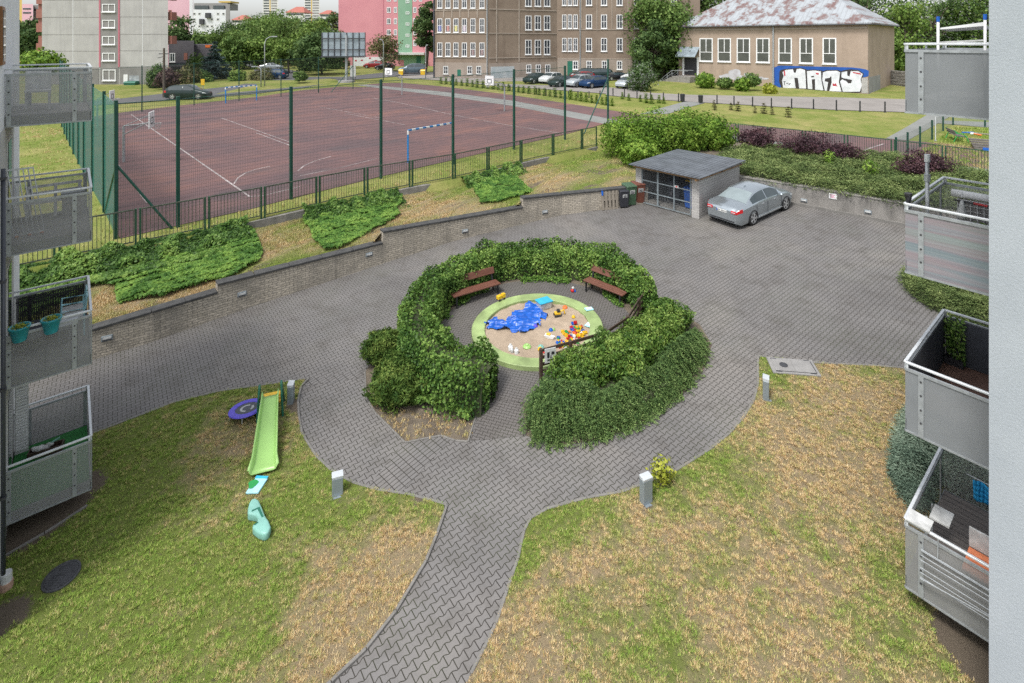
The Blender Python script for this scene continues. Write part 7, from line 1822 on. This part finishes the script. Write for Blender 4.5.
for k in range(8): gf.slab(m,a0-.36*(k+1),a0-.36*k,2.5,zt-.17*(k+1),1.3,3.4)
m.build('steps',M['oldconcrete'],st)
for o in (1.4,3.3):
    m=MB(); m.bar(gf.pt(a0-2.7,zt-1.2,o),gf.pt(a0,zt+.9,o),.06,.06); m.bar(gf.pt(a0-2.7,zt-1.6,o),gf.pt(a0,zt+.5,o),.04,.04); m.bar(gf.pt(a0,zt+.9,o),gf.pt(a0+(1.0 if o<1 else 2.6),zt+.9,o),.06,.06)
    for k in range(4): m.bar(gf.pt(a0-.8*k,zt-.6*k-.1,o),gf.pt(a0-.8*k,zt+.9-.62*k,o),.05,.05)
    m.build('handrail',M['greysteel'],st)
# rubble wall right of the gym
m=MB(); rg=random.Random(2); P=PY(886,80,79); Q=PY(925,80,72)
d=(Q-P); d.z=0; Lr=d.length; d.normalize()
for r in range(6):
    x=0
    while x<Lr: w=rg.uniform(.35,.7); c=P+d*(x+w/2); m.box((c.x,c.y,3.0+.4*r+.2),(w*.95,.5+rg.uniform(-.06,.06),.37),math.atan2(d.y,d.x)); x+=w
tag(m.build('stone_wall',M['oldconcrete'],None,bevel=.04),'rough grey stone wall at the far corner of the gym hall','wall')
# grey panel block
gb=thing('apartment_block','grey concrete panel block with one column of white windows','building'); Yg=78; A,B=G2(42,Yg),G2(168,Yg)
wallbox('wall',M['grayblock'],gb,[A,B,(B[0]-9.5,B[1]+12),(A[0]-9.5,A[1]+12)],2.2,26); gfz=Face(A,B)
gfz.strip(gb,'window_strip',M['grayrough'],100.5,118.5,-20,86,.03)
for x in (99.2,118.4): gfz.strip(gb,'pink_strip',M['pinkstrip'],x,x+1.5,-20,67,.06)
gfz.strip(gb,'plinth',M['grayrough'],42.4,99,67.5,90,.04); gfz.strip(gb,'plinth',M['grayrough'],120,167.6,66.5,90,.04)
for y in (-.2,17,34.4,50.9): 
    gfz.strip(gb,'panel_joint',M['grayrough'],42.5,99,y,y+.5,.012); gfz.strip(gb,'panel_joint',M['grayrough'],120,167.5,y-.4,y+.1,.012)
for x in (72.8,142.5): gfz.strip(gb,'panel_joint',M['farwhite'],x,x+.4,-20,66,.014)
for yt,yb in ((-12,-4),(4,12),(20,28),(36.2,44.7),(52.8,60.8)): gfz.window(gb,109,yt,yb,13,None,M['greyglass'],2,1,.11,True,.1)
gfz.window(gb,109.5,69.5,80.6,13.2,None,flat('green curtain',(.16,.2,.13)),2,1,.14,True,.1)
gfz.strip(gb,'door',M['white'],123.8,128,74.5,86,.08); gfz.strip(gb,'wall_scribble',m_plaster('grey scribbles',(.2,.22,.24),(.5,.52,.53),2.2,8,.2),129.5,139.5,75.5,84,.06)
for k,y in enumerate((-4,10,24,44)):
    a=gfz.s_at(42); z=gfz.z_at(42,y+8); m=MB(); gfz.slab(m,a-.95,a-.02,z,z+1.3,-2.5,-.1); gfz.slab(m,a-.9,a-.05,z+1.3,z+2.4,-2.3,-.4); m.build('balcony',M['redbrown'],gb)
for k,y in enumerate((-6,14,38)):
    a=gfz.s_at(168); z=gfz.z_at(168,y+6); m=MB(); gfz.slab(m,a-.3,a+.35,z,z+1.2,-1.5,-.3); m.build('balcony',M['redbrown'],gb)
# dark slate building, pale pink gable, white house, towers
def block(name,label,px0,px1,Y,ytop,mat,zb=2.5,depth=12,skew=0.0):
    t=thing(name,label,'building'); A,B=G2(px0,Y),G2(px1,Y); zt=10-(ytop-HY)/F*Y
    wallbox('wall',mat,t,[A,B,(B[0]+B[0]/Y*depth+skew,B[1]+depth),(A[0]+A[0]/Y*depth*1.0+skew,A[1]+depth)],zb,zt); return t,Face(A,B)
t,f=block('flat_roof_building','dark slate two storey flat roofed building behind the estate car',168.5,194,100,41,M['slatewall'])
f.window(t,172.5,53,62,5.5,None,M['greyglass'],2,1,.15); f.strip(t,'door',M['redbrown'],184,187.5,53,60,.05); f.strip(t,'window_band',M['dark'],171,180,66.5,69.5,.05); f.strip(t,'cladding_band',M['bluepipe'],169,193.5,62.5,64,.05)
t,f=block('flat_roof_building','lower slate annex with orange roof edge beside the spruce',194.2,213,102,44.5,M['slatewall']); f.strip(t,'roof_edge',M['orange'],205.5,212,45,47.5,.06); f.strip(t,'cladding_band',M['iron'],194.6,212.6,62,64,.05)
t,f=block('apartment_block','pale pink gable of a tall block behind the grey block',166,193.2,128,-20,M['pinkpale']); f.strip(t,'corner_strip',M['farwhite'],189.6,193,-20,64,.05)
f.window(t,170.2,10,17,3,M['redbrown'],M['dark'],1,1,.2,False); f.window(t,170.2,26,33,3,M['redbrown'],M['dark'],1,1,.2,False)
t,f=block('apartment_house','white modern apartment house with set back top floor on the skyline',192.6,229,190,9.5,M['farwhite'])
for r,y in enumerate((12.5,18,25)):
    for px in (194.5,199.5,207.5,212,218,223.5):
        if (r+int(px))%4!=0: f.window(t,px,y,y+2.7,3.0,M['farcream'],M['greyglass'],1,1,.2,False)
f.strip(t,'balcony',M['iron'],206.5,211,13,18,.9); f.strip(t,'balcony',M['iron'],200.5,204.5,19,24.5,.9); f.strip(t,'corner_wall',M['slab'],226,230,4,30,.12)
a0,a1=f.s_at(193),f.s_at(226.5); m=MB(); f.slab(m,a0,a1,f.z_at(210,9.4),f.z_at(210,3),-8,-.6); m.build('top_floor',M['slab'],t); 
for (x0,x1) in ((194.5,208),(213,224)): f.strip(t,'window_band',M['greyglass'],x0,x1,5.5,9.2,-.5)
m=MB(); f.slab(m,f.s_at(217),f.s_at(229),f.z_at(220,2.4),f.z_at(220,.8),-7,-1); m.build('roof_box',M['yellowwall'],t)
for px0,px1,yt,lab in ((262.8,278,-3,'cream tower block on the horizon farther from the pink gable'),(304.3,319.8,-3.5,'cream tower block on the horizon close to the pink gable')):
    t,f=block('tower_block',lab,px0,px1,330,yt,M['farcream'],-2); 
    for k in range(9): f.strip(t,'window_band',M['greyglass'],px0+.8,px0+6.2,yt+3+2.6*k,yt+4.2+2.6*k,.1); f.strip(t,'window_band',M['slab'],px0+8.5,px1-1,yt+3+2.6*k,yt+4.2+2.6*k,.1)
    f.strip(t,'stair_strip',M['yellowwall'],px0+6.8,px0+7.8,yt+1,25,.1)
t,f=block('ochre_house','sliver of an ochre house behind the dark tree by the white wing',15,22,118,-12,M['yellowwall']); f.strip(t,'roof_edge',M['redroof'],15.2,22,-12,-10.5,.1)
t,f=block('apartment_block','distant pinkish block on the skyline beyond the dark tree',21.5,33,200,4,M['pinkpale']); f.strip(t,'window_band',M['greyglass'],23,31,8,9.5,.1); f.strip(t,'window_band',M['greyglass'],23,31,12,13.5,.1)
t,f=block('apartment_block','distant grey block beside the pinkish one on the skyline',33.2,39.5,205,5,M['slab']); f.strip(t,'window_band',M['greyglass'],34,39,9,10.5,.1)
def house(label,px0,px1,Y,ye,yr):
    t,f=block('red_roof_house',label,px0,px1,Y,ye,M['farcream'],-2,14); A=f.pt(0,f.z_at(px0,ye)); B=f.pt(f.L,f.z_at(px1,ye)); C=(A+B)/2; zr=10-(yr-HY)/F*Y; m=MB()
    k=f.n*-14; a,b=A+f.n*.6-f.d*.5,B+f.n*.6+f.d*.5; r=[Vector((C.x-f.d.x*f.L*.2,C.y+7,zr)),Vector((C.x+f.d.x*f.L*.2,C.y+7,zr))]; c,d_=B+k+f.d*.5,A+k-f.d*.5
    m.faces([a,b,c,d_,r[0],r[1]],[(0,1,5,4),(1,2,5),(2,3,4,5),(3,0,4),(3,2,1,0)]); m.build('roof',M['redroof'],t); f.strip(t,'window_band',M['greyglass'],px0+1,px1-1,ye+1,ye+2.4,.1)
house('red roofed house on the skyline between the cream towers',286,304,300,12.5,6); house('red roofed house on the skyline next to the white apartment house',232,243,280,20,14.5); house('small red roofed house next to the pink gable',319.5,330,290,14,9.5)
# pink and green block
pk,f=block('apartment_block','tall pink apartment block with a green stair strip',338.5,440,129,-30,M['pinkwall'],2.8,14)
f.strip(pk,'green_strip',M['greenwall'],398,412.3,-30,60,.06); f.strip(pk,'gable_joint',M['pinkstrip'],383.2,383.7,-30,57,.04)
for yt,yb in ((-15,-9),(-4,1.5),(7.2,12.8),(18.3,24.2),(29.4,35.2),(40.2,46)):
    for px,w in ((388.8,4),(395.4,3),(414.8,3.2),(420.5,3.2)): f.window(pk,px,yt,yb,w,None,M['greyglass'],2,1,.16,False,.06)
    f.window(pk,407.6,yt+4.4,yt+7.2,3.6,None,M['greyglass'],2,1,.14,False,.12)
f.strip(pk,'plinth',M['farwhite'],353,384,57,66,.08); f.strip(pk,'plinth',M['greenwall'],404,428,55.5,66,.09); f.strip(pk,'entrance_canopy',M['dirtywhite'],396,425,52.4,54.6,1.8); f.strip(pk,'door',M['slidegreen'],416.5,421,56,64,.14)
rg=random.Random(3)
for px,y in ((355,60),(361,59.6),(369,57.5),(375,60)): f.strip(pk,'paint_dash',M['graffred'],px,px+2,y,y+1.4,.1)
# ------------------------------------------------------------------ street furniture far off
bb=thing('billboard','grey back of a large ribbed billboard on a thick post','billboard',PF(346.5,82)); Yb=PF(346.5,82).y; k=Yb/F; zb_=PF(346.5,82).z
zt=10-(32.5-HY)*k-zb_; z0=10-(56-HY)*k-zb_; x0=(322-346.5)*k; x1=(365.3-346.5)*k
m=MB(); m.bb(x0,x1,-.0,.12,z0,zt); m.build('panel',M['board'],bb); m=MB()
for i in range(8): x=x0+(x1-x0)*i/7; m.bb(x-.05,x+.05,-.14,-.002,z0,zt)
m.bb(x0,x1,-.2,-.142,z0+.9,z0+1.05); m.bb(x0,x1,-.2,-.142,zt-1.0,zt-.85); m.build('rib',M['iron'],bb); m=MB(); m.bb(x0-.1,x1+.1,-.25,.2,z0-.12,z0-.004); m.bb(x0,x1,-.7,-.26,z0-.2,z0-.13); m.build('walkway',M['iron'],bb)
m=MB(); m.tube((0,-.05,0),(0,-.05,zt-.4),.2,None,12); m.build('post',M['greysteel'],bb); m=MB(); m.lathe([(1.3,-.1),(1.2,.25),(.5,.3)],16); m.build('base',M['slab'],bb)
def lamp(label,px,ybase,ytop,armpx,Y=None,r=.07):
    p=PF(px,ybase); k=p.y/F; h=10-(ytop-HY)*k-p.z; t=thing('street_lamp',label,'street lamp',p); a=armpx*k; m=MB()
    m.sweep([(0,0,0),(0,0,h*.86),(a*.15,0,h*.95),(a*.45,0,h*.99),(a*.8,0,h)],[r*1.3,r,r*.8,r*.7,r*.6],8); m.build('pole',M['greysteel'],t,True); m=MB(); m.box((a*.9,0,h),(abs(a)*.3+.25,.25,.14)); m.build('lamp_head',M['greysteel'],t)
lamp('curved grey street lamp behind the far court fence',264.7,86,36.5,11); lamp('street lamp with short arm in front of the bronze tree',383.5,80,39.5,-3); lamp('grey lamp pole at the near corner of the school',425.6,79,45,1.5)
lamp('low grey sign pole with a turquoise arm by the road',261,87,66.5,-8)
t=thing('utility_pole','brown wooden utility pole rising behind the dark estate car','pole',PF(164,97.5)); p=t.location; m=MB(); h=10-(48-HY)*p.y/F-p.z; m.tube((0,0,0),(0,0,h),.16,.11,8); m.build('pole',M['bark'],t); m=MB(); m.bar((-.6,0,h-.7),(.6,0,h-.7),.1,.1); m.bar((-.7,-.1,h-1.2),(.1,0,h-1.0),.06,.06); m.build('crossarm',M['iron'],t)
t=thing('street_sign','yellow street sign on a thin pole behind the dark estate car','sign',PF(203,96)); k=t.location.y/F; m=MB(); m.tube((0,0,0),(0,0,17*k),.04,None,6); m.build('pole',M['greysteel'],t); m=MB(); m.box((0,-.06,14*k),(.45,.03,.75)); m.build('board',M['yellow'],t)
t=thing('information_board','white information board on posts beside the billboard','board',PF(353,80)); k=t.location.y/F; m=MB(); m.box((0,0,9*k),(.9,.08,1.8)); m.build('board',M['dirtywhite'],t); m=MB(); m.tube((-.35,.08,0),(-.35,.08,9*k),.04,None,6); m.tube((.35,.08,0),(.35,.08,9*k),.04,None,6); m.build('post',M['iron'],t)
for px,lab in ((401,'yellow grit box beside the slate car'),(423,'yellow grit box by the school corner')):
    t=thing('grit_box',lab,'grit box',PF(px,75)); m=MB(); m.bb(-.4,.4,-.3,.3,0,.75); m.build('body',M['yellow'],t,bevel=.04); m=MB(); m.hexa([Vector(v) for v in [(-.44,-.34,.752),(.44,-.34,.752),(.44,.34,.752),(-.44,.34,.752),(-.4,-.2,.95),(.4,-.2,.95),(.4,.3,1.02),(-.4,.3,1.02)]]); m.build('lid',M['yellow'],t)
t=thing('waste_container','green waste container at the foot of the grey block','container',PY(131.5,90,77.5)); t.location.z=2.75; m=MB(); m.hexa([Vector(v) for v in [(-.7,-.4,.1),(.7,-.4,.1),(.7,.4,.1),(-.7,.4,.1),(-.85,-.5,.85),(.85,-.5,.85),(.85,.5,.85),(-.85,.5,.85)]]); m.build('body',M['slidegreen'],t); m=MB(); m.hexa([Vector(v) for v in [(-.88,-.55,.855),(.88,-.55,.855),(.88,.55,.855),(-.88,.55,.855),(-.8,-.35,1.05),(.8,-.35,1.05),(.8,.4,1.1),(-.8,.4,1.1)]]); m.build('lid',M['slidegreen'],t)
# bollards
m=MB(); m.lathe([(.065,0),(.065,.92),(.05,.97),(.001,.985)],10,close=False)
bo=m.build('bollard',M['black']); tag(bo,'slim black bollard standing along the pale path and parking lot','bollard','black bollards along the pale path')
m=MB(); m.lathe([(.07,.78),(.07,.86)],10,close=False); m.lathe([(.11,-.02),(.11,.03),(.068,.03)],10,close=False); m.build('collar',M['iron'],bo)
BO=[(510,91),(518.5,92),(528,93.2),(536.6,94),(546,95),(556,96.2),(568.5,97.3),(578,97.6),(589,97.8),(600,97),(613,96),(624.5,97.2),(637,98.4),(650.6,99.6),(663.4,101),(678.5,101.8),(717,104),(734,105.2),(752.6,106.4),(771.4,107.8),(791.6,108.6),(813.5,109.2),(836.4,110.5),(860,111.6),(885,112.4)]
for i,(x,y) in enumerate(BO):
    o=bo if i==0 else dup(bo); o.location=PF(x,y); s=.8 if x<605 else 1.0+.12*(x-605)/280; o.scale=(1,1,s)
m=MB(); m.lathe([(.22,.12),(.24,.14),(.26,.82),(.25,.86)],14); tc=thing('litter_bin','black litter bin on the stair side of the grey path','litter bin',PF(682.5,102)); m.build('body',M['black'],tc); m=MB(); m.lathe([(.28,.862),(.28,.9),(.2,.93)],14); m.build('lid',M['iron'],tc); m=MB(); m.tube((0,0,0),(0,0,.12),.05,None,8); m.build('foot',M['iron'],tc)
o=dup(tc); o.location=PF(700.6,103.4); o['label']='black litter bin on the barberry side of the grey path'
# parked cars far away
def pcar(label,px,Y,kind,paint,rz,s=1.0,group='cars parked before the school'):
    x=(px-CX)/F*Y; c=car('parked_car',label,kind,paint,(x,Y,zf(x,Y)+.02),R(rz),group,False); c.scale=(s,s,s); return c
pcar('dark green hatchback, beside the wall painting of the school',535,80,'hatch',M['cardark'],228)
pcar('white compact car, between the two dark hatchbacks of the school car park',551,80,'hatch',M['carwhite'],230,1.05)
pcar('dark hatchback in front of the white compact car',561,75.6,'hatch',M['cardark'],225)
pcar('pale silver estate between the dark hatchback and blue car',579,75.4,'estate',M['carpale'],222)
pcar('blue hatchback, last car of the front parking row',594,74.2,'hatch',M['carblue'],218,1.08)
pcar('red car parked behind the pale silver estate',582,82.5,'hatch',M['carred'],200)
pcar('dark green van at the school wall, behind the red car',584,88.3,'estate',M['cardark'],185,1.05); pcar('dark green van at the school wall beside the black saloon',597.5,88,'estate',M['cardark'],184,1.05)
pcar('black saloon parked at the school wall beside the lilac bush',616,85,'sedan',M['carblack'],200,.9)
pcar('white estate half hidden by the lilac bush, rear one',633,84,'estate',M['carwhite'],215,.9); pcar('silver car half hidden by the lilac bush, front one',627,74,'hatch',M['carpale'],230)
pcar('dark estate car driving on the road behind the court',189,62.5,'estate',M['cardark'],6,1.0,None)
pcar('slate blue estate car beyond the court at the pink block',412,101,'estate',M['carslate'],190,1.15,None)
pcar('red car parked below the pink block',374,120,'hatch',M['carred'],180,1.1,None); pcar('black car next to the red car below the pink block',385,113,'hatch',M['carblack'],170,1.0,None)
pcar('blue car at the road junction under the lime maple',274.5,88,'hatch',M['carblue'],178,1.05,None); pcar('white car on the road behind the blue car',272,114,'sedan',M['carpale'],15,1.0,None)
# upper right playground lawn
p=PF(957,140.5); t=thing('park_bench','green framed wooden bench on the lawn behind the wire mesh fence','bench',p,R(68)); 
m=MB()
for k in range(4): m.bb(-.85,.85,-.22+.125*k,-.12+.125*k,.42,.46)
m.build('seat',M['deck'],t); m=MB()
for k in range(2): m.bb(-.85,.85,.33+.05*k,.37+.05*k,.55+.16*k,.67+.16*k)
m.build('backrest',M['deck'],t)
for x in (-.8,.8): m=MB(); m.sweep([(x,-.42,0),(x,-.32,.42),(x,-.1,.62),(x,.3,.64),(x,.42,.86)],.035,6); m.sweep([(x,.45,0),(x,.3,.42),(x,-.3,.41)],.035,6); m.build('leg',M['green'],t)
t=thing('timber_stack','stack of grey timber steps with blue sheet by the white wall','timber stack',PF(992,150.5),R(-30)); m=MB()
for k in range(5): m.bb(-1.0,1.0,-.5+.4*k,-.15+.4*k,.05+.1*k,.14+.1*k)
m.build('board',M['deck'],t); m=MB(); m.bb(-.6,.9,-.62,-.505,.05,.24); m.build('sheet',M['blue'],t)
for i,(px,py,mt,lab) in enumerate([(968,133.2,'blue','small blue toy scrap on the lawn near the green framed bench'),(972,134,'dirtywhite','pale plank scrap on the lawn near the green framed bench'),(976,135,'orange','orange scrap among planks on the lawn near the green framed bench'),(981,134.4,'pallet','brown plank on the lawn beside the green framed bench')]):
    t=thing('plank_scrap',lab,'scrap',PF(px,py),i*.8); m=MB(); m.bb(-.45,.45,-.1,.1,.02,.1); m.build('plank',M[mt],t,bevel=.01); m=MB(); m.bb(-.2,.35,-.28,-.12,.02,.08); m.build('offcut',M[mt],t)
t=thing('metal_pole','thin pale metal pole on the lawn near the green framed bench','pole',PF(935.5,141)); m=MB(); m.tube((0,0,0),(0,0,1.9),.03,None,8); m.build('pole',M['rail'],t); m=MB(); m.lathe([(.1,0),(.1,.04)],10); m.build('foot',M['slab'],t)
# rough grass on the lawns just beyond the railing
def meadow_tufts(poly,N,seed,dryv,label,hs=1.0):
    P=[PF(*p) for p in poly]; tufts('grass',label,[],0,N,dryv,lambda x,y:zf(x,y)-.01,seed,hs,P,.07)
meadow_tufts([(22,265),(114,246),(205,228),(256,217),(318,203),(366,193),(411,184),(463,174),(512,161),(553,152),(597,143),(604,128),(565,140),(514,150),(453,165),(381,180),(291,200),(178,228),(118,242),(60,122),(20,122),(20,200)],9000,401,.5,'rough grass strip between the railing and the court fence',1.6)
meadow_tufts([(905,160),(990,172),(1020,170),(1020,130),(955,127),(935,142)],6000,402,.05,'bright grass around the green framed bench behind the railing',1.8)
